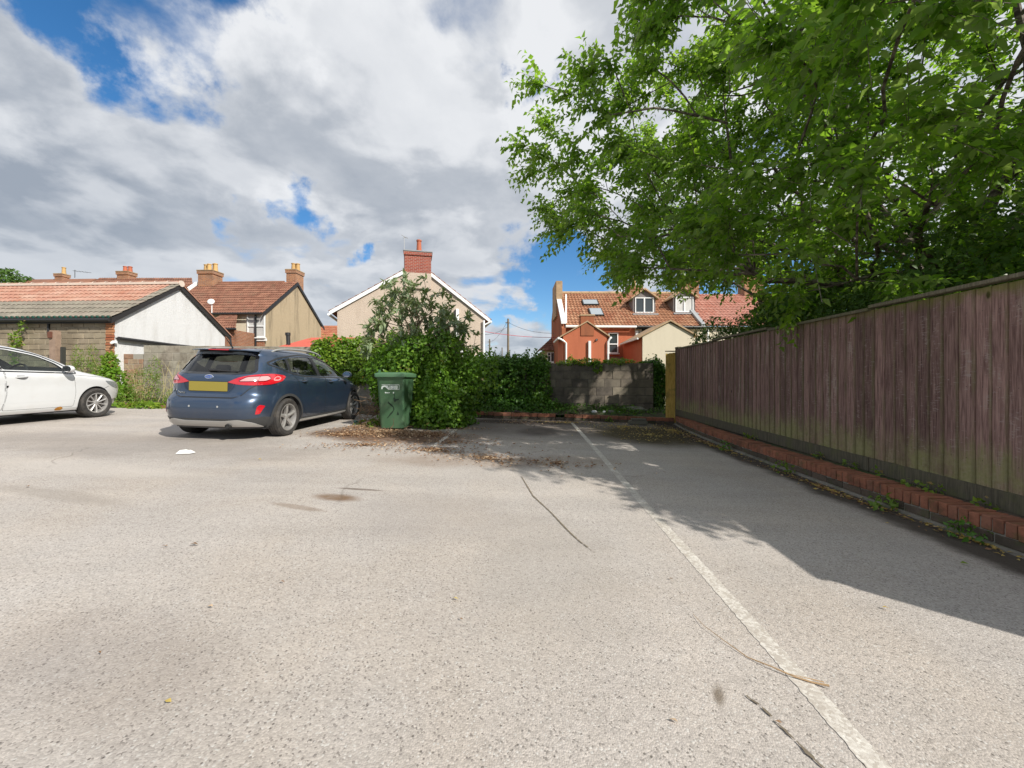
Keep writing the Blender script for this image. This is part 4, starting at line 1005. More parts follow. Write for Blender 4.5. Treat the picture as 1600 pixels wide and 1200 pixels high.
def dormer(px0, px1, py0, py1, name='dormer'):
    Yd = 24.15; a = P(px0, py1, Yd); b_ = P(px1, py0, Yd)
    w = b_.x-a.x; zb, zt = a.z, b_.z
    d = MB(); x0 = a.x-X1; y0 = Yd-TY; pk = zt+.42
    d.prism([(x0-.12, zb-.12-.1), (x0+w+.12, zb-.12-.1), (x0+w+.12, zt-.05), (x0+w/2, pk-.12), (x0-.12, zt-.05)], y0, y0+3.0, axis='y')
    dm = d.build(name, simple('grey_slate_hanging', (.17, .15, .145), .8, var=.3), hB)
    window(dm, x0, y0, zb-.1, w, zt-zb, style='casement', pane=CURTAIN if px0 > 1030 else PANE, deep=.06, sill=False)
    for (p, q) in (((x0-.28, zt-.22), (x0+w/2, pk-.04)), ((x0+w/2, pk-.04), (x0+w+.28, zt-.22))):
        m = MB(); m.prism([p, q, (q[0], q[1]+.09), (p[0], p[1]+.09)], y0-.18, y0+2.6, axis='y'); m.build('dormer_roof', STONEC, dm)
    m = MB(); m.box(x0-.2, x0+w+.2, y0-.30, y0-.0, zb-.26, zb-.17); m.build('flashing', LEAD, dm)
dormer(992, 1021, 465, 489); dormer(1055, 1083, 464, 488)
m = MB(); q = inB(P(1072, 496, 24.3)); m.box(q[0]-.12, q[0]+.12, q[1]-.1, q[1]+.1, q[2]-.02, q[2]+.06); m.build('roof_vent', simple('pale_clay', (.6, .42, .33), .8), hB, bevel=.02)
qx = P(990, 0, 26.5).x-X1; chimney(hB, qx+.02, RY-TY, ZR-.5, ZR+.35, .9, .7, BRICKW, [(0, 0)], POTY, .5)
qx = P(1075, 0, 26.5).x-X1; chimney(hB, qx, RY-TY, ZR-.5, ZR+.7, 1.1, .8, BRICKW, [(-.3, 0), (.2, 0)], POTY, .5)
# cream rear extension of B
YC = 19.6
xc0, xc1, xcp = P(1004, 0, YC).x, P(1084, 0, YC).x, P(1047, 0, YC).x
zc0 = CAMZ+(597-524)/F*YC; zc1 = CAMZ+(597-523)/F*YC; zcp = CAMZ+(597-504)/F*YC
eB = empty('rear_extension', (xc0, YC, .1), 0, label='cream rendered rear extension with a plain pointed gable, right of the orange wall', cat='house extension')
m = MB(); m.prism([(0, -1), (xc1-xc0, -1), (xc1-xc0, zc1-.1), (xcp-xc0, zcp-.1), (0, zc0-.1)], 0, TY-YC-.01, axis='y'); m.build('wall', CREAMR, eB)
m = MB(); m.box(-.03, -.002, .06, TY-YC-.02, -1, zc0-.24); m.build('side_wall', ORANGER, eB)
for (p, q) in (((-.24, zc0-.26), (xcp-xc0, zcp-.04)), ((xcp-xc0, zcp-.04), (xc1-xc0+.2, zc1-.22))):
    m = MB(); m.prism([p, q, (q[0], q[1]+.075), (p[0], p[1]+.075)], -.09, TY-YC-.27, axis='y'); m.build('roof', STONEC, eB)
m = MB(); m.tube([(-.26, -.08, zc0-.26), (-.26, TY-YC-.3, zc0-.26)], .05, 8); m.build('gutter', PVC, eB)
pipe(eB, [(xc1-xc0+.22, -.1, zc1-.24), (xc1-xc0+.04, -.08, zc1-.5), (xc1-xc0+.04, -.08, -1)], .05, BLACK)
# house C beyond, mostly behind the tree
hC = world_house('terraced_house', 'terrace house with a redder roof partly hidden by leaves, right of the dormers', X2, TY)
def inC(p): return (p[0]-X2, p[1]-TY, p[2]-.1)
m = MB(); m.box(.004, X3-X2, .02, 7, -1, ZE-.1); m.build('wall', CREAMR, hC)
tiled_roof('roof', inC((X2+.1, EY, ZE+.0)), inC((X3, EY, ZE)), inC((X2+.1, RY, ZR-.05)), inC((X3, RY, ZR-.05)), 30, 13, TILE_PINK, hC, wave=.05, step=.045)
m = MB(); m.prism([(EY-TY-.1, ZE-.18), (RY-TY, ZR-.05), (RY-TY, ZR+.12), (EY-TY-.1, ZE+.0)], -.12, .12, axis='x'); m.build('party_parapet', LEAD, hC)
pipe(hC, [(.35, -.1, ZE-.2), (.35, -.1, -1)], .06, PVC)
chimney(hC, 5.0, RY-TY, ZR-.6, ZR+.9, 1.3, .8, BRICKW, [(-.3, 0), (.2, 0)], POTR, .5)
# little house with bay window at the far left of the terrace
LY = 27.0
q0 = P(845, 549, LY)
lh = empty('distant_house', (q0.x, LY, .1), 0, label='small pale yellow house with white window and tiled hip roof, left of orange house', cat='house')
def inL(p): return (p[0]-q0.x, p[1]-LY, p[2]-.1)
e_ = inL(P(845, 547, LY)); t_ = inL(P(876, 523, LY+2.5))
m = MB(); m.box(.12, 2.2, 0, 5, -1, e_[2]-.02); m.build('wall', PALEY, lh)
tiled_roof('roof', (-.15, -.25, e_[2]-.05), (2.4, -.25, e_[2]-.05), (1.45, 2.5, t_[2]+.15), (2.6, 2.5, t_[2]+.15), 9, 9, TILE_BROWN, lh, style='double')
tiled_roof('side_roof', (-.15, 5.2, e_[2]-.05), (-.15, -.25, e_[2]-.05), (1.5, 2.6, t_[2]+.15), (1.45, 2.5, t_[2]+.15), 9, 9, TILE_BROWN, lh, style='double')
w0 = inL(P(855, 566, LY)); window(lh, w0[0], 0, w0[2], .72, .68, style='triple', deep=.05)
hub = MB(); hub.box(-7, 26, 0, 6, 0, 5.0)

# --- poles and wires
POLEW = simple('tarred_pole_wood', (.17, .14, .10), .9, var=.3, scale=4)
def pole(px, ptop, Y, label, arm=0, r=.095):
    top = P(px, ptop, Y); base_z = .2
    e = empty('telegraph_pole', (top.x, top.y, base_z), 0, label=label, cat='telegraph pole')
    m = MB(); m.tube([(0, 0, -.3), (0, 0, top.z-base_z)], [r*1.2, r*.85], 10); m.build('pole', POLEW, e, smooth=True)
    if arm:
        m = MB()
        for k in range(arm): m.box(-.22, .12, -.04, .04, top.z-base_z-.35-k*.4, top.z-base_z-.29-k*.4)
        m.build('cross_arm', POLEW, e)
    return top
t1 = pole(794, 498, 32, 'tallest of the thin telegraph poles against the sky right of the pebble-dash house', arm=1)
t2 = pole(765, 530, 46, 'short telegraph pole close to the right edge of the pebble-dash house', arm=2)
t3 = pole(784.5, 543, 62, 'smallest, farthest telegraph pole between the other two')
def wire(p, q, sag, mat, label, r=.012):
    pts = [Vector(p).lerp(Vector(q), k/16) - Vector((0, 0, sag*4*(k/16)*(1-k/16))) for k in range(17)]
    m = MB(); m.tube(pts, r, 5); return m.build('overhead_wire', mat, None, label=label, cat='wire')
PINK = simple('red_cable', (.5, .06, .08), .6)
wire(P(757, 518, 24), P(874, 527, 26), .12, PINK, 'pinkish red cable strung from the pebble-dash house to the terrace', .016)
wire(P(757, 523, 24), (t1.x, t1.y, t1.z-.6), .15, DARKMETAL, 'thin dark wire from the pebble-dash house to the tall pole')
wire((t1.x, t1.y, t1.z-.3), P(876, 520, 26), .3, DARKMETAL, 'thin dark wire from the tall pole to the orange terrace house')
wire((t2.x, t2.y, t2.z-.3), (t1.x, t1.y, t1.z-.1), .4, DARKMETAL, 'thin dark wire slung between the short and the tall telegraph pole')
# ------------------------------------------------------------------ cars
def pchip(tab, x):
    xs = [p[0] for p in tab]; ys = [p[1] for p in tab]; n = len(xs)
    if x <= xs[0]: return ys[0]
    if x >= xs[-1]: return ys[-1]
    d = [(ys[i+1]-ys[i])/(xs[i+1]-xs[i]) for i in range(n-1)]
    def slope(i):
        if i == 0: return d[0]
        if i == n-1: return d[-1]
        if d[i-1]*d[i] <= 0: return 0.0
        return 2*d[i-1]*d[i]/(d[i-1]+d[i])
    i = max(k for k in range(n-1) if xs[k] <= x); h = xs[i+1]-xs[i]; s = (x-xs[i])/h
    m0, m1 = slope(i), slope(i+1)
    return ys[i]*(1+2*s)*(1-s)**2 + h*m0*s*(1-s)**2 + ys[i+1]*s*s*(3-2*s) + h*m1*s*s*(s-1)
class Shell:
    """body surface: stack of rounded plan outlines; u = metres from the rear bumper, x = sideways, z = up"""
    def __init__(s, ur, uf, w, nr, nf, inset=0, clampf=9, clampr=-9, ztop=1.49):
        s.ur, s.uf, s.w, s.nr, s.nf, s.inset, s.cf, s.cr, s.ztop = ur, uf, w, nr, nf, inset, clampf, clampr, ztop
    def par(s, z):
        a = max(pchip(s.ur, z)+s.inset, s.cr); b = min(pchip(s.uf, z)-s.inset, s.cf); w = max(pchip(s.w, z)-s.inset, .01)
        return a, max(b, a+.05), w, pchip(s.nr, z), pchip(s.nf, z)
    def side(s, u, z, sg=1):
        a, b, w, nr, nf = s.par(z); c = (a+b)/2; h = (b-a)/2; n = nr if u < c else nf
        t_ = min(abs(u-c)/h, .9999); return Vector((sg*w*(1-t_**n)**(1/n), u, z))
    def rear(s, x, z):
        a, b, w, nr, nf = s.par(z); c = (a+b)/2; h = (b-a)/2; t_ = min(abs(x)/w, .9999); return Vector((x, c-h*(1-t_**nr)**(1/nr), z))
    def front(s, x, z):
        a, b, w, nr, nf = s.par(z); c = (a+b)/2; h = (b-a)/2; t_ = min(abs(x)/w, .9999); return Vector((x, c+h*(1-t_**nf)**(1/nf), z))
    def quarter(s, z, which):
        a, b, w, nr, nf = s.par(z); c = (a+b)/2; h = (b-a)/2; n = nr if which == 'r' else nf; sg = -1 if which == 'r' else 1
        out = []; N = 28
        for k in range(N+1):
            th = pi/2*k/N
            out.append((w*max(sin(th), 0)**(2/n), c+sg*h*max(cos(th), 0)**(2/n)))
        return out
    def wrap(s, sx, z, which='r'):
        q = s.quarter(z, which); L = abs(sx); acc = 0
        for k in range(len(q)-1):
            d = math.dist(q[k], q[k+1])
            if acc+d >= L or k == len(q)-2:
                f_ = min(max((L-acc)/max(d, 1e-6), 0), 1.5); x = q[k][0]+(q[k+1][0]-q[k][0])*f_; u = q[k][1]+(q[k+1][1]-q[k][1])*f_
                return Vector((math.copysign(x, sx) if sx != 0 else x, u, z))
            acc += d
    def outline(s, z):
        r = s.quarter(z, 'r'); f_ = s.quarter(z, 'f')
        half = r + f_[-2::-1]                         # rear centre -> side -> front centre, right side
        return [(x, u) for x, u in half] + [(-x, u) for x, u in half[-2:0:-1]]
    def solid(s, name, zs, mat, capin=True):
        V = []; Fc = []; n = len(s.outline(zs[0]))
        for z in zs: V += [(x, u, z) for x, u in s.outline(z)]
        for j in range(len(zs)-1):
            for i in range(n): Fc.append((j*n+i, j*n+(i+1) % n, (j+1)*n+(i+1) % n, (j+1)*n+i))
        for j, rev in ((0, True), (len(zs)-1, False)):
            c = np.mean(np.array(V[j*n:(j+1)*n]), axis=0); V.append((c[0], c[1], c[2]+(.0 if rev else .004))); ci = len(V)-1
            for i in range(n): Fc.append((j*n+i, j*n+(i+1) % n, ci)[::(-1 if rev else 1)])
        return mesh(name, V, Fc, mat, smooth=True)
def surf_patch(fn, poly, off, h=.03, thick=0, hole=None):
    """polygon given in surface coordinates laid on the body, off metres proud"""
    bm = bmesh.new()
    vs = [bm.verts.new((p, q, 0)) for p, q in poly]; f0 = bm.faces.new(vs)
    bmesh.ops.triangulate(bm, faces=[f0])
    xs = [p for p, q in poly]; ys = [q for p, q in poly]
    for ax, lo, hi in ((0, min(xs), max(xs)), (1, min(ys), max(ys))):
        k = lo+h
        while k < hi-1e-4:
            no = (1, 0, 0) if ax == 0 else (0, 1, 0); co = (k, 0, 0) if ax == 0 else (0, k, 0)
            bmesh.ops.bisect_plane(bm, geom=bm.verts[:]+bm.edges[:]+bm.faces[:], plane_co=co, plane_no=no); k += h
    bmesh.ops.remove_doubles(bm, verts=bm.verts[:], dist=1e-5)
    def pt(p, q, o_):
        e = .004; c = fn(p, q); a = fn(p+e, q)-fn(p-e, q); b = fn(p, q+e)-fn(p, q-e); n = a.cross(b)
        n = n.normalized() if n.length > 1e-12 else Vector((0, 0, 1))
        if n.dot(c-Vector((0, 2.0, .6))) < 0: n = -n
        return c+n*o_
    edges = [(e.verts[0].index, e.verts[1].index) for e in bm.edges if len(e.link_faces) == 1] if False else None
    bm.verts.index_update(); base = [(v.co.x, v.co.y) for v in bm.verts]; V = [pt(p, q, off) for p, q in base]
    Fc = [tuple(v.index for v in f.verts) for f in bm.faces]; n = len(V)
    if thick:
        V += [pt(p, q, off-thick) for p, q in base]
        for e in bm.edges:
            if len(e.link_faces) == 1:
                a, b = e.verts[0].index, e.verts[1].index; Fc.append((a, b, b+n, a+n))
    bm.free()
    # consistent outward facing
    bm = bmesh.new(); bv = [bm.verts.new(v) for v in V]
    for f in Fc:
        try: bm.faces.new([bv[i] for i in f])
        except ValueError: pass
    bmesh.ops.recalc_face_normals(bm, faces=bm.faces[:])
    bm.faces.ensure_lookup_table(); bm.normal_update()
    s_ = 0
    for f in bm.faces[:min(80, len(bm.faces))]: s_ += f.normal.dot((f.calc_center_median()-Vector((0, 2.0, .6))).normalized())
    if s_ < 0: bmesh.ops.reverse_faces(bm, faces=bm.faces[:])
    return bm
def patch(name, fn, poly, off, mat, parent, h=.03, thick=0, smooth=True, mirror=False, **kw):
    bm = surf_patch(fn, poly, off, h, thick)
    me = bpy.data.meshes.new(name); bm.to_mesh(me); bm.free(); me.materials.append(mat)
    me.polygons.foreach_set('use_smooth', [smooth]*len(me.polygons))
    if smooth:
        try: me.set_sharp_from_angle(angle=radians(35))
        except Exception: pass
    return tag(obj(name, me, parent), **kw)
def offset_poly(poly, d):
    n = len(poly); area = sum(poly[i][0]*poly[(i+1) % n][1]-poly[(i+1) % n][0]*poly[i][1] for i in range(n)); sg = 1 if area > 0 else -1
    out = []
    for i in range(n):
        p0, p1, p2 = Vector(poly[i-1]), Vector(poly[i]), Vector(poly[(i+1) % n])
        e1 = (p1-p0).normalized(); e2 = (p2-p1).normalized(); n1 = Vector((e1.y, -e1.x))*sg; n2 = Vector((e2.y, -e2.x))*sg
        m = (n1+n2); m = m/max(m.length_squared, .35)*1.0*2/ (2 if m.length_squared > .35 else 1)
        out.append(tuple(p1+m*d*(1 if m.length < 2 else .5)))
    return out
def band(name, fn, poly, w0, w1, off, mat, parent, closed=True, step=.03):
    """ring or line following a polyline on the surface between offsets w0 and w1"""
    pts = []
    N = len(poly)
    for i in range(N if closed else N-1):
        p, q = Vector(poly[i]), Vector(poly[(i+1) % N]); k = max(1, int((q-p).length/step))
        for j in range(k): pts.append(tuple(p.lerp(q, j/k)))
    if not closed: pts.append(tuple(poly[-1]))
    n = len(pts); V = []; Fc = []
    area = sum(pts[i][0]*pts[(i+1) % n][1]-pts[(i+1) % n][0]*pts[i][1] for i in range(n)); sg = 1 if (area > 0 or not closed) else -1
    def lift(p, q, o_):
        e = .004; c = fn(p, q); a = fn(p+e, q)-fn(p-e, q); b = fn(p, q+e)-fn(p, q-e); nn = a.cross(b); nn = nn.normalized() if nn.length > 1e-12 else Vector((0, 0, 1))
        if nn.dot(c-Vector((0, 2.0, .6))) < 0: nn = -nn
        return c+nn*o_
    for i in range(n):
        p0 = Vector(pts[(i-1) % n] if (closed or i) else pts[0]); p2 = Vector(pts[(i+1) % n] if (closed or i < n-1) else pts[-1]); d = (p2-p0); d = d.normalized() if d.length else Vector((1, 0)); nn = Vector((d.y, -d.x))*sg
        for w in (w0, w1): q = Vector(pts[i])+nn*w; V.append(lift(q.x, q.y, off))
    for i in range(n if closed else n-1): j = (i+1) % n; Fc.append((2*i, 2*i+1, 2*j+1, 2*j))
    me = mesh(name, V, Fc, mat, smooth=True)
    bm = bmesh.new(); bm.from_mesh(me); bm.normal_update()
    s_ = sum(f.normal.dot((f.calc_center_median()-Vector((0, 2.0, .6))).normalized()) for f in bm.faces)
    if s_ < 0: bmesh.ops.reverse_faces(bm, faces=bm.faces[:]); bm.to_mesh(me)
    bm.free()
    return obj(name, me, parent)
def prism_cut(poly, axis, d0, d1):
    m = MB(); m.prism(poly, d0, d1, axis); o = m.build('cutter', []); return o
def carve(o, cutters):
    for c in cutters:
        md = o.modifiers.new('cut', 'BOOLEAN'); md.operation = 'DIFFERENCE'; md.object = c; md.solver = 'EXACT'
    dg = bpy.context.evaluated_depsgraph_get(); dg.update()
    me = bpy.data.meshes.new_from_object(o.evaluated_get(dg)); o.modifiers.clear(); o.data = me
    for c in cutters: bpy.data.objects.remove(c)
def rounded(poly, r, k=5):
    out = []; n = len(poly)
    for i in range(n):
        p0, p1, p2 = Vector(poly[i-1]), Vector(poly[i]), Vector(poly[(i+1) % n]); rr = r if not isinstance(r, (list, tuple)) else r[i]
        a = p1+(p0-p1).normalized()*min(rr, (p0-p1).length*.45); b = p1+(p2-p1).normalized()*min(rr, (p2-p1).length*.45)
        for j in range(k+1):
            t_ = j/k; out.append(tuple(a*(1-t_)**2+p1*2*t_*(1-t_)+b*t_*t_))
    return out
def text_obj(name, s, size, mat, parent, extrude=.002, shear=0, space=1.0):
    cu = bpy.data.curves.new('t', 'FONT'); cu.body = s; cu.size = size; cu.extrude = extrude; cu.align_x = 'CENTER'; cu.align_y = 'CENTER'; cu.shear = shear; cu.space_character = space
    tmp = bpy.data.objects.new('t', cu); COL.objects.link(tmp); dg = bpy.context.evaluated_depsgraph_get(); dg.update()
    me = bpy.data.meshes.new_from_object(tmp.evaluated_get(dg)); bpy.data.objects.remove(tmp); me.materials.clear(); me.materials.append(mat); me.name = name
    return obj(name, me, parent)

RUBBER = simple('tyre_rubber', (.028, .026, .025), .8, bump=.3, bscale=60, var=.3, dirt=((.11, .095, .08), 9, .45))
ALLOY = simple('alloy', (.42, .41, .40), .5, metal=.6)
ALLOYD = simple('dark_alloy', (.08, .08, .085), .35, metal=.8)
DISC = simple('brake_disc', (.22, .20, .19), .4, metal=.9)
CHROME = simple('chrome', (.8, .8, .8), .1, metal=1)
SATIN = simple('satin_silver', (.55, .54, .52), .35, metal=.6)
CLAD = simple('grey_black_cladding', (.045, .046, .048), .55, var=.15)
REDL = simple('red_lens', (.50, .008, .018), .08, coat=1, spec=.8)
REDD = simple('dark_red_lens', (.16, .0, .008), .08, coat=1)
CLEARL = simple('clear_lens', (.60, .30, .30), .1, coat=1)
HEADL = simple('headlamp_glass', (.30, .34, .37), .05, coat=1, metal=.5)
YELLOWP = simple('yellow_plate', (.27, .215, .035), .5)
TRIM = simple('cabin_trim', (.025, .025, .027), .8)
CLOTH = simple('seat_cloth', (.06, .06, .065), .9)
GLOSSB = simple('gloss_black', (.008, .008, .009), .12, coat=1)
def paint_blue(t, b):
    g = t.new('ShaderNodeTexCoord').outputs['Object']
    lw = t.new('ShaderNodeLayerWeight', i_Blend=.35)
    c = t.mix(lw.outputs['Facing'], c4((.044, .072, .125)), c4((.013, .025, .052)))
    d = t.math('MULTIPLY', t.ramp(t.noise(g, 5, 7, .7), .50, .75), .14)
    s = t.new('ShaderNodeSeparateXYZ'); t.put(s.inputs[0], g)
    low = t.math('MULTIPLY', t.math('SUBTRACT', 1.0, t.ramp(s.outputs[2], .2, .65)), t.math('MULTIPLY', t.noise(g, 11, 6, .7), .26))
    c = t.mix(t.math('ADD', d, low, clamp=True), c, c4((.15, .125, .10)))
    t.put(b.inputs['Base Color'], c); b.inputs['Metallic'].default_value = .5; b.inputs['Roughness'].default_value = .30
    b.inputs['Coat Weight'].default_value = 1; b.inputs['Coat Roughness'].default_value = .03
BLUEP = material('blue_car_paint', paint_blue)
WHITEP = simple('white_car_paint', (.60, .61, .62), .35, coat=1, var=.03, dirt=((.45, .40, .33), 2.2, .18))

def wheel(parent, x, u, R, side, spokes, rimr, width, mat, mat2, name='wheel', style='wide'):
    """side = +1 outer face towards +x"""
    w = empty(name, (x, u, R)); w.parent = parent
    m = MB(); wd = width
    prof = [(rimr, -wd/2+.01), (rimr+.012, -wd/2), (R-.035, -wd/2-.004), (R-.008, -wd/2+.022)]
    for k in range(4):
        y0 = -wd/2+.03+k*(wd-.06)/4; y1 = y0+(wd-.06)/4
        prof += [(R, y0), (R, y1-.010), (R-.008, y1-.009), (R-.008, y1-.001)]
    prof += [(R-.008, wd/2-.022), (R-.035, wd/2+.004), (rimr+.012, wd/2), (rimr, wd/2-.01)]
    m.lathe(prof, 48, axis='x'); m.build('tyre', RUBBER, w, smooth=True)
    m = MB(); o_ = side*(wd/2-.008); i_ = side*(-wd/2+.02)
    m.lathe([(rimr+.004, o_), (rimr-.014, o_), (rimr-.022, o_-side*.03), (rimr-.03, i_), (rimr+.004, i_)], 48, axis='x'); m.build('rim', mat, w, smooth=True)
    m = MB()
    for k in range(spokes):
        th = 2*pi*k/spokes+.35
        def pt(r, dth, h): return (side*h, r*cos(th+dth), r*sin(th+dth))
        ro = rimr-.012
        if style == 'wide': secs = [(.045, .62, wd/2-.035), (.10, .26, wd/2-.022), (.16, .155, wd/2-.016), (ro, .17, wd/2-.018)]
        else: secs = [(.04, .30, wd/2-.03), (.09, .12, wd/2-.020), (.15, .085, wd/2-.016), (ro, .10, wd/2-.018)]
        V = []
        for r, dth, h in secs: V += [pt(r, -dth, h-.012), pt(r, 0, h), pt(r, dth, h-.012), pt(r, dth*.7, h-.05), pt(r, -dth*.7, h-.05)]
        Fc = [(q*5+e, q*5+(e+1) % 5, (q+1)*5+(e+1) % 5, (q+1)*5+e) for q in range(len(secs)-1) for e in range(5)]
        m.add(V, Fc)
    m.lathe([(.0, side*(wd/2-.028)), (.03, side*(wd/2-.03)), (.055, side*(wd/2-.045)), (.06, side*(wd/2-.08))], 20, axis='x')
    m.build('spokes', mat, w, smooth=True)
    m = MB(); m.lathe([(.0, side*(wd/2-.085)), (rimr*.72, side*(wd/2-.085)), (rimr*.72, side*(wd/2-.10)), (0, side*(wd/2-.10))], 32, axis='x'); m.build('brake_disc', DISC, w, smooth=True)
    m = MB(); m.lathe([(0, i_), (rimr-.03, i_)], 32, axis='x'); m.build('wheel_back', BLACK, w)
    return w

def seat(parent, x, u, w=.5, name='seat'):
    m = MB(); m.box(x-w/2, x+w/2, u, u+.50, .32, .50); m.prism([(u-.02, .48), (u+.10, .48), (u-.06, 1.06), (u-.18, 1.06)], x-w/2+.01, x+w/2-.01, axis='x')
    s = m.build(name, CLOTH, parent, bevel=.035, smooth=True)
    m = MB(); m.prism([(u-.09, 1.10), (u-.01, 1.10), (u-.04, 1.30), (u-.12, 1.30)], x-.13, x+.13, axis='x'); m.tube([(x-.05, u-.08, 1.03), (x-.05, u-.06, 1.12)], .008, 5); m.tube([(x+.05, u-.08, 1.03), (x+.05, u-.06, 1.12)], .008, 5)
    m.build('headrest', CLOTH, s, bevel=.02, smooth=True)
    return s

def make_car(cfg):
    sh = Shell(cfg['ur'], cfg['uf'], cfg['w'], cfg['nr'], cfg['nf']); P_ = cfg['paint']; root = cfg['root']
    zt = cfg['ztop']; zs = [.19+.03*k for k in range(int((zt-.07-.19)/.03)+1)]
    zs += [z for z in (zt-.055, zt-.04, zt-.027, zt-.017, zt-.009, zt-.004, zt) if z > zs[-1]+.006]
    body = obj('body', sh.solid('body', zs, P_), root)
    inn = Shell(cfg['ur'], cfg['uf'], cfg['w'], cfg['nr'], cfg['nf'], inset=.055, clampf=cfg['cab_f'], clampr=.20)
    zi = [.42+.04*k for k in range(int((zt-.05-.42)/.04)+1)]
    cut = [obj('cutter', inn.solid('cutter', zi, P_))]
    R = cfg['R']
    for u in cfg['wheels']:
        for sg in (1, -1):
            m = MB(); m.lathe([(0, sg*.56), (R+.035, sg*.56), (R+.035, sg*1.2), (0, sg*1.2)], 40, axis='x'); c = m.build('cutter', []); c.location = (0, u, R); bpy.context.view_layer.update(); cut.append(c)
    for poly in cfg['side_windows']: cut.append(prism_cut(poly, 'x', -1.3, 1.3))
    cut.append(prism_cut(cfg['rear_window'], 'y', -.6, 1.15)); cut.append(prism_cut(cfg['windscreen'], 'y', 1.9, 4.5))
    carve(body, cut)
    me = body.data
    me.polygons.foreach_set('use_smooth', [True]*len(me.polygons))
    try: me.set_sharp_from_angle(angle=radians(32))
    except Exception: pass
    # interior faces read as dark trim
    me.materials.clear(); me.materials.append(P_); me.materials.append(TRIM)
    co = np.zeros(len(me.polygons)*3); me.polygons.foreach_get('center', co); co = co.reshape(-1, 3)
    mi = np.zeros(len(me.polygons), dtype=np.int32)
    for i, (x, u, z) in enumerate(co):
        a, b, w, nr, nf = sh.par(z); c_ = (a+b)/2; h_ = (b-a)/2; n_ = nr if u < c_ else nf
        v = (abs(u-c_)/h_)**n_+(abs(x)/w)**n_
        if v < .93 and .2 < z < zt-.045: mi[i] = 1
        if z <= .195: mi[i] = 1
        if z > zt-.08 and me.polygons[i].normal.z < -.3: mi[i] = 1
        for uw in cfg['wheels']:
            if math.hypot(u-uw, z-R) < R+.034 and abs(x) > .5: mi[i] = 1
    me.polygons.foreach_set('material_index', mi)
    fn = {'R': lambda p, q: sh.side(p, q, 1), 'L': lambda p, q: sh.side(p, q, -1), 'r': sh.rear, 'f': sh.front, 'w': lambda p, q: sh.wrap(p, q, 'r'), 'wf': lambda p, q: sh.wrap(p, q, 'f')}
    # glass, with black surround
    for poly in cfg['side_windows']:
        for sd in 'RL':
            patch('side_window', fn[sd], offset_poly(poly, .004), -.008, cfg['glass'], root, h=.06)
    for sd in 'RL':
        band('window_trim', fn[sd], cfg['dlo'], 0, .022, .003, BLACK, root)
        for pl in cfg['pillars']: patch('pillar_trim', fn[sd], pl, .002, BLACK, root, h=.05)
    patch('rear_window', fn['r'], offset_poly(cfg['rear_window'], .005), -.006, GLASS_PRIV, root, h=.06)
    band('rear_window_seal', fn['r'], cfg['rear_window'], -.012, .022, .0025, GLOSSB, root)
    patch('windscreen', fn['f'], offset_poly(cfg['windscreen'], .005), -.006, GLASS_CAR, root, h=.06)
    band('windscreen_seal', fn['f'], cfg['windscreen'], -.015, .020, .0025, GLOSSB, root)
    # wheels
    for i, u in enumerate(cfg['wheels']):
        for sg in (1, -1):
            wheel(root, sg*(cfg['track']), u, R, sg, cfg['spokes'], cfg['rim'], .205, cfg['alloy'], ALLOYD, style=cfg['spoke_style'])
    # doors with shut lines
    for poly, hp in cfg['doors']:
        for sd in 'RL':
            band('shut_line', fn[sd], poly, -.005, .003, .0008, BLACK, root)
            dr = patch('door', fn[sd], offset_poly(poly, -.006), .0022, P_, root, h=.05)
            if hp:
                u0, z0 = hp; sg = 1 if sd == 'R' else -1
                m = MB(); pts = [sh.side(u0+k*.022, z0+.001*k, sg)+Vector((sg*(.008+.030*sin(pi*k/8)), 0, 0)) for k in range(9)]
                m.tube(pts, [.007, .010, .012, .013, .013, .013, .012, .010, .007], 8); m.build('door_handle', P_ if cfg['handle_body'] else CHROME, dr, smooth=True)
                patch('handle_recess', fn[sd], rounded([(u0+.02, z0-.022), (u0+.15, z0-.022), (u0+.15, z0+.024), (u0+.02, z0+.024)], .02), .0032, TRIM, dr, h=.05)
    # cabin
    seat(root, .36, cfg['seat_u']); seat(root, -.36, cfg['seat_u'])
    m = MB(); m.box(-.6, .6, cfg['seat_u']-.95, cfg['seat_u']-.45, .32, .50); m.prism([(cfg['seat_u']-1.0, .48), (cfg['seat_u']-.86, .48), (cfg['seat_u']-1.02, 1.0), (cfg['seat_u']-1.14, 1.0)], -.6, .6, axis='x')
    rs_ = m.build('rear_seat', CLOTH, root, bevel=.03, smooth=True)
    for x in (-.36, .36):
        m = MB(); m.box(x-.12, x+.12, cfg['seat_u']-1.15, cfg['seat_u']-1.07, 1.01, 1.16); m.build('headrest', CLOTH, rs_, bevel=.02)
    m = MB(); m.prism([(cfg['cab_f']-.55, .60), (cfg['cab_f']-.02, .60), (cfg['cab_f']-.02, .93), (cfg['cab_f']-.45, .93)], -.68, .68, axis='x'); m.build('dashboard', TRIM, root, bevel=.03)
    m = MB(); n = 24; cx, cu, cz = .36, cfg['cab_f']-.66, .90; tl = radians(25)
    ring = [(cx+.185*cos(2*pi*k/n), cu+.185*sin(2*pi*k/n)*sin(tl), cz+.185*sin(2*pi*k/n)*cos(tl)) for k in range(n+1)]
    m.tube(ring, .016, 6, cap=False); m.tube([(cx-.18, cu, cz), (cx+.18, cu, cz)], .018, 6); m.tube([(cx, cu, cz), (cx, cu+.25, cz-.1)], .03, 8); m.build('steering_wheel', TRIM, root, smooth=True)
    # underside
    m = MB(); m.box(-.72, .72, .35, cfg['len']-.35, .165, .188); m.build('underside', BLACK, root)
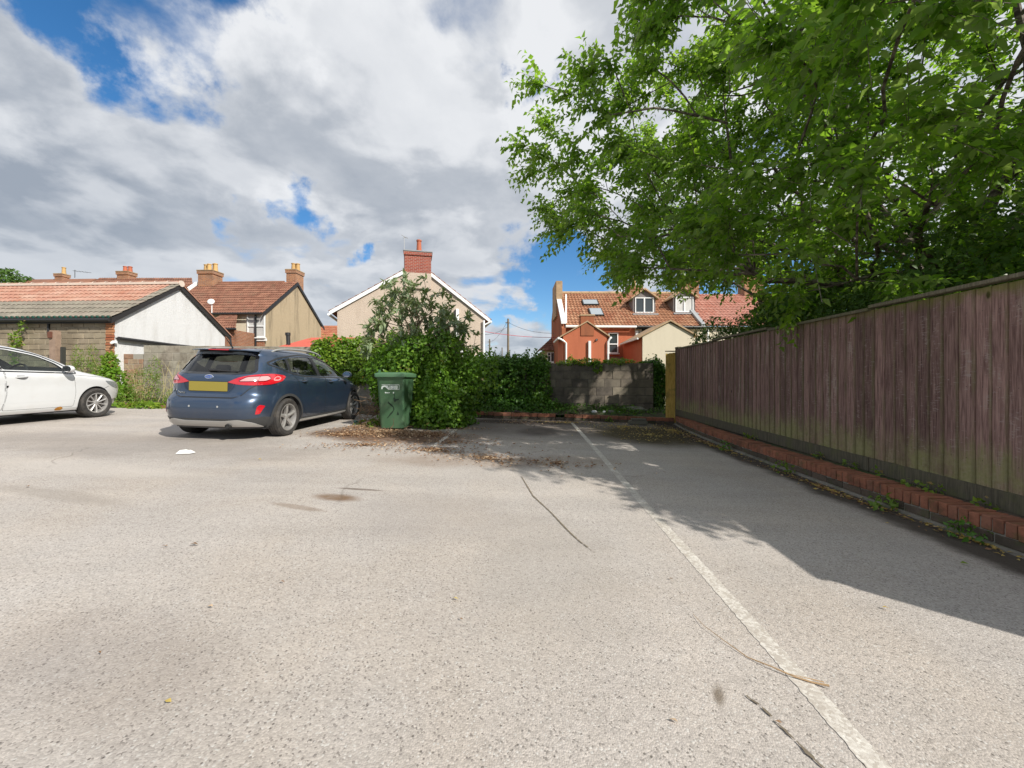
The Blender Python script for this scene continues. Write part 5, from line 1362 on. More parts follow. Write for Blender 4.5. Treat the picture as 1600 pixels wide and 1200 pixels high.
    # mirrors
    for sg in (1, -1):
        u, z = cfg['mirror']; p = sh.side(u, z, sg)
        m = MB(); m.lathe([(.0, -.075), (.055, -.07), (.082, -.035), (.088, .0), (.085, .03), (.078, .045)], 18)
        # housing stretched sideways
        me_ = MB(); me_.add([(sg*(.10+v[0]*1.15), v[2]*.85+.0, v[1]*.80) for v in [(a, b, -c) for a, b, c in m.v]], m.f)
        h_ = me_.build('mirror', P_, root, smooth=True); h_.location = p+Vector((sg*.055, .02, .045))
        mm = MB(); mm.lathe([(0, .046), (.075, .046)], 18); g_ = MB(); g_.add([(sg*(.10+v[0]*1.1), -.040, v[1]*.76) for v in mm.v], mm.f); g_.build('mirror_glass', CHROME, h_)
        a_ = MB(); a_.box(min(0, sg*.09)-.0, max(0, sg*.09), -.03, .03, -.05, -.01); a_.build('mirror_arm', BLACK, h_, bevel=.008)
    return sh, fn, body

def place_car(root, x, y, heading=LOTROT, lift=0):
    n = Vector((.028, -.02, 1)).normalized(); fwd = Vector((-sin(heading), cos(heading), 0)); fwd = (fwd-n*fwd.dot(n)).normalized(); rt = fwd.cross(n).normalized()
    M = Matrix((rt, fwd, n)).transposed().to_4x4(); M.translation = Vector((x, y, gz(x, y)+lift)); root.matrix_world = M

# --- blue hatchback
blue = empty('parked_car', (0, 0, 0), 0, label='dark blue hatchback with roof rails and blank yellow number plate, beside the big shrub', cat='car')
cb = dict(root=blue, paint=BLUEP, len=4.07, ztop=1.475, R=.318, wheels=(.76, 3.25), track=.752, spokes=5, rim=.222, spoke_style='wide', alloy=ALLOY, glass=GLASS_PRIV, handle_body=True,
  ur=[(.19, .13), (.28, .05), (.38, .012), (.48, .0), (.58, .01), (.66, .045), (.70, .085), (.76, .10), (.86, .10), (.95, .105), (1.0, .125), (1.06, .175), (1.12, .225), (1.24, .325), (1.33, .40), (1.37, .40), (1.40, .44), (1.43, .56), (1.455, .80), (1.468, 1.05), (1.475, 1.30)],
  uf=[(.19, 3.88), (.28, 4.0), (.42, 4.06), (.52, 4.07), (.62, 4.045), (.70, 3.98), (.76, 3.86), (.82, 3.66), (.88, 3.42), (.93, 3.24), (.98, 3.10), (1.04, 2.97), (1.12, 2.82), (1.22, 2.62), (1.32, 2.38), (1.40, 2.12), (1.44, 1.92), (1.46, 1.78), (1.475, 1.5)],
  w=[(.19, .79), (.26, .835), (.38, .86), (.52, .862), (.66, .858), (.78, .866), (.86, .868), (.92, .855), (.97, .815), (1.02, .785), (1.12, .745), (1.24, .690), (1.34, .635), (1.39, .60), (1.42, .565), (1.445, .50), (1.46, .41), (1.469, .28), (1.475, .12)],
  nr=[(.19, 5), (.6, 5.5), (.9, 4.6), (1.05, 4.5), (1.3, 5), (1.42, 4.5), (1.475, 2.6)], nf=[(.19, 3.2), (.6, 3.6), (.85, 5), (1.0, 7), (1.3, 6), (1.42, 4), (1.475, 2.6)],
  cab_f=2.95, seat_u=1.95, mirror=(2.62, .985))
bw = [rounded([(1.86, .995), (2.84, .985), (2.62, 1.13), (2.30, 1.27), (1.93, 1.345), (1.80, 1.35)], [.03, .02, .1, .1, .04, .03]),
      rounded([(.96, 1.065), (1.25, 1.02), (1.76, 1.0), (1.70, 1.35), (1.35, 1.345), (.98, 1.30)], [.03, .1, .03, .03, .15, .04]),
      rounded([(.56, 1.195), (.90, 1.085), (.92, 1.285), (.74, 1.26)], [.02, .03, .03, .05])]
cb['side_windows'] = bw
cb['dlo'] = rounded([(.50, 1.20), (.94, 1.055), (1.25, 1.005), (1.80, .985), (2.88, .970), (2.64, 1.135), (2.31, 1.285), (1.93, 1.362), (1.35, 1.362), (.96, 1.315), (.72, 1.275)], [.03, .1, .1, .1, .02, .1, .1, .1, .1, .1, .06])
cb['pillars'] = [[(1.765, 1.0), (1.855, .996), (1.80, 1.35), (1.705, 1.35)], [(.905, 1.083), (.955, 1.066), (.975, 1.30), (.925, 1.286)]]
cb['rear_window'] = rounded([(-.60, 1.055), (-.30, 1.03), (.30, 1.03), (.60, 1.055), (.50, 1.325), (.25, 1.345), (-.25, 1.345), (-.50, 1.325)], [.05, .1, .1, .05, .05, .1, .1, .05])
cb['windscreen'] = rounded([(-.66, 1.02), (.66, 1.02), (.50, 1.36), (-.50, 1.36)], .06)
cb['doors'] = [(rounded([(1.10, .60), (1.26, .30), (1.90, .28), (1.93, .98), (1.30, 1.0), (.98, 1.045)], [.1, .06, .03, .02, .02, .03]), (1.10, .905)),
               (rounded([(1.915, .28), (2.86, .28), (2.92, .55), (2.90, .955), (1.945, .978)], [.03, .05, .1, .02, .02]), (2.02, .885))]
shb, fb, bodyb = make_car(cb)
# rear details
def mirror_poly(p): return [(-a, b) for a, b in p]
lamp = rounded([(.30, .895), (.44, .965), (.62, 1.012), (.90, 1.035), (1.14, 1.010), (1.20, .985), (1.13, .925), (.92, .870), (.60, .853), (.42, .868)], [.01, .05, .1, .1, .04, .02, .05, .1, .1, .03])
inner = rounded([(.46, .915), (.56, .972), (.84, .995), (.90, .955), (.82, .925), (.60, .918)], .03)
inner2 = rounded([(.93, .925), (.98, .99), (1.06, .99), (1.10, .955), (1.04, .925)], .03)
for sg in (1, -1):
    q = lamp if sg > 0 else mirror_poly(lamp)
    lm = patch('tail_lamp', fb['w'], q, .012, REDL, blue, h=.035, thick=.016)
    patch('lamp_reflector', fb['w'], inner if sg > 0 else mirror_poly(inner), .0135, CLEARL, lm, h=.035)
    band('lamp_ring', fb['w'], inner2 if sg > 0 else mirror_poly(inner2), -.012, .0, .0136, CLEARL, lm)
    band('lamp_shadow', fb['w'], inner if sg > 0 else mirror_poly(inner), 0, .012, .0137, REDD, lm)
    band('lamp_split', fb['w'], [(sg*.70, .86), (sg*.73, 1.02)], -.003, .003, .0138, REDD, lm, closed=False)
    rp = rounded([(.735, .415), (.80, .42), (.885, .54), (.80, .56), (.765, .53)], [.01, .02, .01, .02, .01])
    rp2 = rounded([(.715, .40), (.815, .40), (.91, .555), (.795, .585), (.745, .54)], [.01, .02, .02, .02, .01])
    patch('reflector_surround', fb['w'], rp2 if sg > 0 else mirror_poly(rp2), .004, BLUEP, blue, h=.03, thick=.006)
    patch('rear_reflector', fb['w'], rp if sg > 0 else mirror_poly(rp), .010, REDL, blue, h=.03, thick=.008)
    patch('number_plate_dummy' if False else 'rear_sensor', fb['w'], rounded([(sg*.22-.014, .515), (sg*.22+.014, .515), (sg*.22+.014, .543), (sg*.22-.014, .543)], .012), .003, SATIN, blue, h=.03)
seam = [(-.70, .86), (-.60, .80), (-.50, .690), (-.40, .660), (.40, .660), (.50, .690), (.60, .80), (.70, .86)]
band('tailgate_shut_line', fb['w'], seam, -.006, .006, .0015, BLACK, blue, closed=False)
tg = patch('tailgate', fb['w'], [(-.685, .862), (-.59, .806), (-.49, .700), (-.39, .668), (.39, .668), (.49, .700), (.59, .806), (.685, .862), (.70, 1.01), (-.70, 1.01)], .003, BLUEP, blue, h=.04)
rec = [(-.40, .905), (-.36, .80), (-.30, .745), (.30, .745), (.36, .80), (.40, .905)]
patch('plate_recess_shade', fb['w'], rounded(rec, .03), .0045, simple('recess_shade_blue', (.02, .03, .05), .5), tg, h=.04)  # shade of the plate recess painted as darker blue on a flat patch
band('recess_edge', fb['w'], rounded(rec, .03), 0, .014, .009, BLUEP, tg)
patch('number_plate', fb['w'], rounded([(-.30, .757), (.30, .757), (.30, .898), (-.30, .898)], .008), .014, YELLOWP, tg, h=.05, thick=.008)
bd = patch('badge', fb['w'], [(.066*cos(2*pi*k/24), .972+.030*sin(2*pi*k/24)) for k in range(24)], .010, CHROME, tg, h=.03, thick=.008)
patch('badge_centre', fb['w'], [(.055*cos(2*pi*k/24), .972+.022*sin(2*pi*k/24)) for k in range(24)], .0112, simple('badge_blue', (.03, .07, .25), .3), bd, h=.03)
tx = text_obj('badge_script', 'Ford', .036, CHROME, bd, shear=.3); tx.location = shb.rear(0, .972)+Vector((0, -.0125, 0)); tx.rotation_euler = (radians(88), 0, 0)
tx = text_obj('model_lettering', 'Fiesta', .052, CHROME, tg, .002, shear=.15, space=1.1); tx.location = shb.wrap(-.42, .728)+Vector((0, -.012, 0)); tx.rotation_euler = (radians(90), 0, radians(-9))
patch('bumper_cladding', fb['w'], [(-1.12, .20), (1.12, .20), (1.12, .335), (.86, .375), (.62, .345), (-.62, .345), (-.86, .375), (-1.12, .335)], .006, CLAD, blue, h=.05, thick=.012)
patch('skid_plate', fb['w'], rounded([(-.80, .215), (-.60, .235), (.60, .235), (.80, .215), (.70, .285), (.50, .340), (.30, .315), (-.30, .315), (-.50, .340), (-.70, .285)], [.01, .05, .05, .01, .05, .05, .05, .05, .05, .05]), .018, SATIN, blue, h=.05, thick=.014)
m = MB(); m.tube([(.36, .30, .245), (.36, .02, .235)], .035, 14, cap=False); m.tube([(.36, .29, .245), (.36, .03, .235)], .030, 14); m.build('exhaust', DARKMETAL, blue)
for sd in 'RL':
    for u in cb['wheels']:
        arc = [(u+(.318+.036)*cos(a), .318+(.318+.036)*sin(a)) for a in [radians(-22+224*k/26) for k in range(27)]]
        band('wheel_arch_cladding', fb[sd], arc, -.002, .040, .010, CLAD, blue, closed=False)
    patch('sill_cladding', fb[sd], [(1.15, .20), (2.86, .20), (2.86, .275), (1.15, .275)], .008, CLAD, blue, h=.06, thick=.012)
    patch('sill_strip', fb[sd], [(1.12, .215), (2.88, .215), (2.88, .245), (1.12, .245)], .018, SATIN, blue, h=.06, thick=.012)
    sg = 1 if sd == 'R' else -1
    m = MB(); pts = []
    for k in range(15):
        u = .72+k*1.55/14; pts.append((sg*(.575-.02*abs(k-7)/7), u, 1.418+.055*sin(pi*k/14)**.5-.03*((k-7)/7)**4*(1 if k > 7 else .8)))
    m.tube(pts, .016, 8); m.build('roof_rail', SATIN, blue, smooth=True)
m = MB(); V = []; n = 14
for k in range(n+1):
    x = -.55+1.10*k/n; e = (1-abs(x/.56)**4)
    for (du, z) in ((.36+.10*(1-e), 1.385), (.29+.14*(1-e), 1.392-.012*(1-e)), (.29+.14*(1-e), 1.408-.02*(1-e)), (.50, 1.432-.02*(1-e))): V.append((x, du, z))
m.add(V, [(4*k+a, 4*k+4+a, 4*k+5+a, 4*k+1+a) for k in range(n) for a in range(3)] + [(4*k+3, 4*k+7, 4*k+4, 4*k) for k in range(n)] + [(0, 1, 2, 3), (4*n+3, 4*n+2, 4*n+1, 4*n)])
m.build('spoiler', BLUEP, blue, smooth=True)
patch('spoiler_underside', fb['r'], rounded([(-.52, 1.335), (.52, 1.335), (.50, 1.385), (-.50, 1.385)], .015), .004, GLOSSB, blue, h=.05)
m = MB(); m.box(-.16, .16, .282, .292, 1.389, 1.404); m.build('brake_light', REDL, blue)
m = MB(); m.tube([(.0, .58, 1.425), (.0, .57, 1.455), (.0, .42, 1.60)], [.022, .010, .004], 8); m.build('antenna', BLACK, blue, smooth=True)
p = shb.rear(.02, 1.075); p2 = shb.rear(.40, 1.055)
m = MB(); m.tube([p+Vector((-.06, -.02, .0)), p+Vector((.05, -.03, .0)), p2+Vector((0, -.015, 0))], [.025, .016, .006], 8); m.tube([shb.rear(-.02, 1.085)+Vector((0, -.012, 0)), shb.rear(.42, 1.065)+Vector((0, -.012, 0))], .006, 5); m.build('rear_wiper', BLACK, blue, smooth=True)
for sg in (1, -1):
    q = rounded([(.52, .70), (.80, .68), (1.12, .76), (1.25, .84), (.95, .82), (.6, .77)], .03)
    patch('headlamp', fb['wf'], q if sg > 0 else mirror_poly(q), .004, HEADL, blue, h=.04)
patch('grille', fb['wf'], rounded([(-.42, .50), (.42, .50), (.50, .66), (-.50, .66)], .05), .004, GLOSSB, blue, h=.05)
band('bonnet_shut_line', fb['wf'], [(.62, .80), (.85, .86), (1.25, .895)], -.003, .003, .002, BLACK, blue, closed=False)
# rear wheel outer face at (-3.73, 6.62) -> root at that minus (side*0.86, 0.76)
c_, s_ = cos(LOTROT), sin(LOTROT)
def root_for(wx, wy, sx, su): return wx-(sx*c_-su*s_), wy-(sx*s_+su*c_)
place_car(blue, *root_for(-3.74, 6.66, .86, .76))

# --- white hatchback, only its front half is in the picture
white = empty('parked_car', (0, 0, 0), 0, label='white hatchback cut off by the left edge, with a rust spot on its sill', cat='car')
cw_ = dict(cb); cw_.update(root=white, paint=WHITEP, len=4.05, ztop=1.455, R=.305, wheels=(.75, 3.23), track=.735, spokes=10, rim=.205, spoke_style='thin', glass=GLASS_CAR,
  uf=[(.19, 3.90), (.26, 3.97), (.36, 4.02), (.50, 4.04), (.58, 4.035), (.66, 4.00), (.72, 3.93), (.78, 3.80), (.84, 3.60), (.89, 3.38), (.94, 3.16), (.98, 3.04), (1.04, 2.94), (1.12, 2.80), (1.22, 2.60), (1.32, 2.34), (1.38, 2.12), (1.42, 1.90), (1.44, 1.75), (1.455, 1.5)],
  ur=[(a-.0, b) if a < 1.36 else (a-.02, b) for a, b in cb['ur']],
  w=[(.19, .78), (.26, .82), (.38, .838), (.55, .840), (.70, .835), (.80, .838), (.88, .830), (.94, .805), (1.0, .765), (1.12, .725), (1.24, .680), (1.33, .630), (1.38, .59), (1.41, .54), (1.43, .46), (1.443, .36), (1.455, .12)],
  cab_f=2.92, seat_u=1.75, mirror=(2.60, .955))
cw_['side_windows'] = [rounded([(1.78, .972), (2.66, .945), (2.72, .955), (2.60, 1.09), (2.30, 1.235), (1.90, 1.322), (1.70, 1.33)], [.03, .02, .02, .1, .1, .04, .03]),
                       rounded([(.80, 1.03), (1.25, .99), (1.68, .975), (1.60, 1.33), (1.25, 1.32), (.88, 1.26)], [.03, .1, .03, .03, .15, .04])]
cw_['dlo'] = rounded([(.74, 1.03), (1.25, .97), (1.75, .955), (2.86, .925), (2.63, 1.095), (2.32, 1.25), (1.92, 1.34), (1.25, 1.338), (.84, 1.275)], [.03, .1, .1, .02, .1, .1, .1, .1, .06])
cw_['pillars'] = [[(1.685, .975), (1.775, .972), (1.695, 1.33), (1.605, 1.33)], [(2.67, .945), (2.82, .93), (2.73, 1.0), (2.70, .98)]]
cw_['rear_window'] = rounded([(-.58, 1.04), (.58, 1.04), (.50, 1.30), (-.50, 1.30)], .06)
cw_['windscreen'] = rounded([(-.64, 1.0), (.64, 1.0), (.50, 1.34), (-.50, 1.34)], .06)
cw_['doors'] = [(rounded([(1.04, .60), (1.22, .285), (1.72, .27), (1.80, .60), (1.76, .958), (1.2, .97), (.95, 1.0)], [.1, .06, .03, .2, .02, .02, .03]), (1.08, .86)),
                (rounded([(1.735, .27), (2.80, .27), (2.84, .55), (2.80, .91), (1.775, .955), (1.815, .60)], [.03, .03, .1, .02, .02, .2]), (1.90, .845))]
shw, fw, bodyw = make_car(cw_)
for sd in 'RL':
    for u in cw_['wheels']:
        arc = [(u+.334*cos(a), .305+.334*sin(a)) for a in [radians(-18+216*k/26) for k in range(27)]]
        band('wheel_arch_liner', fw[sd], arc, -.002, .012, .0012, BLACK, white, closed=False)
    band('door_crease', fw[sd], [(1.05, .395), (2.84, .395)], -.008, .008, .0035, WHITEP, white, closed=False)
    patch('sill', fw[sd], [(1.12, .20), (2.88, .20), (2.88, .262), (1.12, .262)], .008, WHITEP, white, h=.06, thick=.014)
patch('rust_spot', fw['R'], rounded([(2.50, .215), (2.60, .21), (2.63, .25), (2.58, .285), (2.53, .27), (2.49, .25)], .02), .0095, simple('rust_stain', (.45, .20, .03), .9, var=.5, scale=30), white, h=.03)
for sg in (1, -1):
    q = rounded([(.50, .60), (.76, .585), (.90, .62), (1.00, .70), (.98, .765), (.85, .745), (.6, .71)], [.03, .05, .05, .02, .05, .05, .03])
    patch('headlamp', fw['wf'], q if sg > 0 else mirror_poly(q), .004, HEADL, white, h=.04, thick=.006)
    q = rounded([(.60, .26), (.80, .26), (.85, .36), (.62, .36)], .03); patch('fog_lamp', fw['wf'], q if sg > 0 else mirror_poly(q), .004, GLOSSB, white, h=.04)
    q = rounded([(.6, .83), (.9, .86), (1.3, .90)], 0) if False else [(.62, .80), (.85, .835), (1.05, .86), (1.30, .90)]
    band('bonnet_shut_line', fw['wf'], [(sg*a, b) for a, b in q], -.003, .003, .002, BLACK, white, closed=False)
    band('bumper_shut_line', fw['wf'], [(sg*1.0, .64), (sg*1.12, .60), (sg*1.22, .585)], -.003, .003, .002, BLACK, white, closed=False)
    q = rounded([(.52, 1.45), (.52, 1.45), (.52, 1.45)], 0) if False else None
patch('grille', fw['wf'], rounded([(-.40, .60), (.40, .60), (.46, .69), (-.46, .69)], .03), .004, GLOSSB, white, h=.05)
place_car(white, *root_for(-8.60, 8.24, .84, 3.23))

# --- wheelie bin
BING = simple('green_bin_plastic', (.066, .150, .074), .55, var=.12, scale=5, dirt=((.16, .17, .12), 4, .25))
wb = empty('wheelie_bin', (-2.30, 7.86, gz(-2.3, 7.86)), radians(-4), label='green wheelie bin with worn white lettering in front of the big shrub', cat='bin')
m = MB(); zz = [0, .02, .95, .97, 1.0]; ww = [.225, .235, .268, .285, .285]; d0 = [-.22, -.225, -.30, -.315, -.315]; d1 = [.24, .25, .33, .345, .345]
V = []; Fc = []; n = 0
for z, w, a, b in zip(zz, ww, d0, d1):
    ring = rounded([(-w, a), (w, a), (w, b), (-w, b)], .06, 5); n = len(ring); V += [(x, y, z+.03) for x, y in ring]
for j in range(len(zz)-1): Fc += [(j*n+i, j*n+(i+1) % n, (j+1)*n+(i+1) % n, (j+1)*n+i) for i in range(n)]
Fc.append(tuple(range(n-1, -1, -1)))
m.add(V, Fc); m.build('bin_body', BING, wb, smooth=True)
m = MB(); V = []; Fc = []
for z, k in ((.985, 1.05), (1.04, 1.06), (1.055, 1.03), (1.075, .86), (1.080, .5)):
    ring = rounded([(-.293*k, -.335*k), (.293*k, -.335*k), (.293*k, .35*k), (-.293*k, .35*k)], .06, 5); n = len(ring); V += [(x, y, z+.03) for x, y in ring]
for j in range(4): Fc += [(j*n+i, j*n+(i+1) % n, (j+1)*n+(i+1) % n, (j+1)*n+i) for i in range(n)]
Fc += [tuple(range(4*n, 5*n)), tuple(range(n-1, -1, -1))]
m.add(V, Fc); m.build('lid', BING, wb, smooth=True)
m = MB(); m.tube([(-.24, .40, 1.06), (.24, .40, 1.06)], .018, 8); m.tube([(-.24, .33, 1.04), (-.24, .41, 1.06)], .02, 8); m.tube([(.24, .33, 1.04), (.24, .41, 1.06)], .02, 8); m.build('handle', BING, wb, smooth=True)
m = MB(); m.box(-.255, -.215, -.26, -.21, 1.10, 1.155); m.build('lid_catch', BING, wb, bevel=.008)
for sx in (-1, 1):
    m = MB(); m.lathe([(0, sx*.24), (.10, sx*.24), (.10, sx*.29), (.0, sx*.29)], 24, axis='x'); o = m.build('wheel', RUBBER, wb, smooth=True); o.location = (0, .30, .10)
# front print: worn white panel, small white line, dark scuffs
fy = lambda z: -.225 - (.075)*(z-.05)/.93 - .004
WPR = simple('worn_white_print', (.62, .68, .64), .7, dirt=((.12, .22, .14), 60, .5)); DPR = simple('dark_scuff', (.010, .03, .014), .6)
def fp_(polys, name, mat, lift=0):
    m = MB()
    for p in polys: m.add([(x, fy(z)-lift, z) for x, z in p], [tuple(range(len(p)))])
    return m.build(name, mat, wb)
def rect(x0, x1, z0, z1): return [(x0, z0), (x1, z0), (x1, z1), (x0, z1)]
fp_([rect(-.17, .175, .862, .870), rect(.168, .175, .775, .862), rect(-.05, .168, .775, .785)], 'label_border', WPR)
lets = []; xx = -.155
fp_([[(-.18, .785), (-.155, .785), (-.15, .815), (-.11, .830), (-.07, .800), (-.04, .775), (-.03, .79), (-.05, .85), (-.13, .852), (-.17, .84)]], 'arrow_emblem', WPR)
for w_ in (.022, .016, .024, .014, .022, .018, .02, .014): 
    if xx > -.04: lets.append(rect(xx, xx+w_, .795, .85))
    xx += w_+.012
xx = -.03
for w_ in (.020, .012, .020, .012, .020, .020, .012): lets.append(rect(xx, xx+w_, .79, .85)); xx += w_+.009
fp_(lets, 'worn_letters', WPR, .001)
fp_([rect(-.11, -.085, .705, .73), rect(-.08, -.06, .705, .722), rect(-.055, -.04, .705, .722), rect(-.035, -.01, .708, .72), rect(.045, .07, .703, .728)], 'small_lettering', WPR)
fp_([[(-.235, .56), (-.228, .56), (-.222, .52), (-.19, .515), (-.19, .508), (-.232, .512)],
     [(-.055, .55), (-.03, .535), (-.02, .49), (.02, .46), (.045, .43), (.045, .38), (-.02, .32), (-.05, .27), (-.085, .23), (-.07, .225), (-.02, .28), (.03, .33), (.065, .39), (.062, .43), (.03, .48), (-.0, .50), (-.03, .515), (-.06, .52)],
     [(.07, .70), (.078, .70), (.086, .60), (.13, .59), (.155, .60), (.155, .575), (.11, .57), (.08, .53), (.062, .56), (.05, .62), (.075, .62)],
     [(.13, .36), (.145, .33), (.155, .29), (.11, .29)]], 'scuff_marks', DPR, .001)
# ------------------------------------------------------------------ vegetation
def leaf_fn(c1, c2, c3, trans=.5, rough=.45, back=None, dead=None):
    def fn(t, b):
        ge = t.new('ShaderNodeNewGeometry'); rnd = ge.outputs['Random Per Island']; g = ge.outputs['Position']
        oi = t.new('ShaderNodeObjectInfo').outputs['Random']
        r1 = t.math('FRACT', t.math('ADD', rnd, t.math('MULTIPLY', oi, 3.7)))
        c = t.mix(r1, c4(c1), c4(c2))
        c = t.mix(t.ramp(t.noise(g, 1.1, 4, .6), .42, .62), c, c4(c3))
        if dead: c = t.mix(t.math('GREATER_THAN', t.math('FRACT', t.math('MULTIPLY', r1, 17.3)), 1-dead[1]), c, c4(dead[0]))
        if back: c = t.mix(ge.outputs['Backfacing'], c, c4(back))
        t.put(b.inputs['Base Color'], c); b.inputs['Roughness'].default_value = rough; b.inputs['Specular IOR Level'].default_value = .35
        tr = t.new('ShaderNodeBsdfTranslucent'); hs = t.new('ShaderNodeHueSaturation', i_Hue=.485, i_Saturation=1.02, i_Value=1.9, i_Color=c); t.put(tr.inputs[0], hs.outputs[0])
        mx = t.new('ShaderNodeMixShader'); mx.inputs[0].default_value = trans*.62
        out = [n for n in t.n if n.type == 'OUTPUT_MATERIAL'][0]; t.l.new(b.outputs[0], mx.inputs[1]); t.l.new(tr.outputs[0], mx.inputs[2]); t.l.new(mx.outputs[0], out.inputs[0])
    return fn
CHERRY = material('tree_leaf', leaf_fn((.088, .20, .018), (.19, .33, .032), (.125, .26, .024), .92, .33, back=(.15, .24, .05)))
DARKLEAF = material('dark_leaf', leaf_fn((.045, .10, .018), (.09, .17, .028), (.06, .13, .020), .45, .5))
IVYD = material('dark_ivy_leaf', leaf_fn((.055, .135, .018), (.13, .24, .03), (.075, .18, .022), .45, .38, dead=((.16, .13, .04), .006)))
IVYB = material('bright_ivy_leaf', leaf_fn((.10, .20, .022), (.22, .31, .035), (.13, .25, .022), .6, .4, dead=((.30, .22, .05), .012)))
GREYLEAF = material('grey_green_leaf', leaf_fn((.16, .23, .07), (.31, .37, .19), (.19, .27, .08), .4, .6, back=(.24, .30, .17)))
WEED = material('weed_leaf', leaf_fn((.09, .18, .02), (.19, .28, .03), (.13, .22, .03), .55, .5, dead=((.32, .24, .10), .10)))
DRY = material('dry_leaf', leaf_fn((.17, .105, .055), (.34, .215, .125), (.24, .135, .07), .2, .8, dead=((.50, .37, .24), .2)))
YELLOWL = material('yellow_leaf', leaf_fn((.46, .34, .08), (.52, .42, .16), (.42, .30, .08), .3, .6))
BARK = material('bark', lambda t, b: (
    t.put(b.inputs['Base Color'], t.mix(t.ramp(t.noise(t.mapping(t.new('ShaderNodeNewGeometry').outputs['Position'], scale=(1, 1, 2.2)), 9, 7, .7), .4, .64), c4((.055, .04, .032)), c4((.24, .20, .165)))),
    setattr(b.inputs['Roughness'], 'default_value', .85),
    t.put(b.inputs['Normal'], t.bump(t.noise(t.new('ShaderNodeNewGeometry').outputs['Position'], 35, 5, .7), .7, .01))))
STEMM = simple('stem', (.16, .12, .07), .85, var=.3)

def norm(a): return a/np.maximum(np.linalg.norm(a, axis=1, keepdims=True), 1e-9)
def leaves_arrays(pos, d, up, L, wr, fold=.25, droop=.15, serr=False):
    """folded pointed leaves: 6 vertices, 4 triangles each"""
    N = len(pos); d = norm(d); s = norm(np.cross(d, up)); n = norm(np.cross(s, d)); L = L.reshape(-1, 1); w = L*wr
    base = pos; m1 = pos+d*L*.38+n*L*.02; tip = pos+d*L-n*L*droop
    l = pos+d*L*.40+s*w*.5+n*w*fold; r = pos+d*L*.40-s*w*.5+n*w*fold; m2 = pos+d*L*.72-n*L*droop*.35
    V = np.stack([base, l, m1, r, m2, tip], axis=1).reshape(-1, 3)
    T = np.array([[0, 2, 1], [0, 3, 2], [1, 2, 4], [2, 3, 4], [1, 4, 5], [4, 3, 5]])
    Fc = (T[None]+(np.arange(N)*6)[:, None, None]).reshape(-1, 3)
    return V, Fc
def big_mesh(name, V, Fc, mat, smooth=False):
    me = bpy.data.meshes.new(name); nv = len(V); nf = len(Fc)
    me.vertices.add(nv); me.vertices.foreach_set('co', V.astype(np.float32).ravel())
    me.loops.add(nf*3); me.loops.foreach_set('vertex_index', Fc.astype(np.int32).ravel())
    me.polygons.add(nf); me.polygons.foreach_set('loop_start', np.arange(0, nf*3, 3, dtype=np.int32)); me.polygons.foreach_set('loop_total', np.full(nf, 3, dtype=np.int32))
    me.update(calc_edges=True); me.validate(); me.materials.append(mat)
    if smooth: me.polygons.foreach_set('use_smooth', [True]*nf)
    return me
def rand_unit(n): return norm(RNG.normal(size=(n, 3)))

# --- skeleton grower shared by the tree and the shrub
def grow(attr, trunk, pen=.35, seg=.3, arch=.0):
    """greedy branching: every attractor hangs on the cheapest existing node"""
    nodes = [np.array(p, float) for p in trunk]; parent = [-1]+list(range(len(trunk)-1)); plen = [0.0]
    for i in range(1, len(nodes)): plen.append(plen[-1]+np.linalg.norm(nodes[i]-nodes[i-1]))
    fork = max(1, int(len(trunk)*.45)); order = np.argsort(np.linalg.norm(attr-nodes[-1], axis=1)); ends = []
    for ai in order:
        a = attr[ai]; A = np.array(nodes[fork:]); dist = np.linalg.norm(A-a, axis=1); up = np.maximum(A[:, 2]-a[2], 0)*.5
        cost = dist+pen*np.array(plen[fork:])+up; k = int(np.argmin(cost))+fork; p = nodes[k]; D = np.linalg.norm(a-p); n = max(1, int(D/seg)); prev = k
        side = RNG.normal(size=3)*.06*D
        for j in range(1, n+1):
            t_ = j/n; q = p+(a-p)*t_+np.array([0, 0, 1])*arch*D*sin(pi*t_)+side*sin(pi*t_)
            nodes.append(q); parent.append(prev); plen.append(plen[prev]+np.linalg.norm(q-nodes[prev])); prev = len(nodes)-1
        ends.append(prev)
    n = len(nodes); load = np.zeros(n)
    for e in ends: load[e] += 1
    for i in range(n-1, 0, -1):
        load[parent[i]] += load[i]
    return np.array(nodes), parent, load, ends
def chains(nodes, parent, load):
    ch = {}
    for i, p in enumerate(parent):
        if p >= 0: ch.setdefault(p, []).append(i)
    out = []; st = [(0, None)]
    while st:
        s, before = st.pop(); c = [s] if before is None else [before, s]; cur = s
        while cur in ch:
            kids = sorted(ch[cur], key=lambda k: -load[k]); 
            for k in kids[1:]: st.append((k, cur))
            cur = kids[0]; c.append(cur)
        out.append(c)
    return out

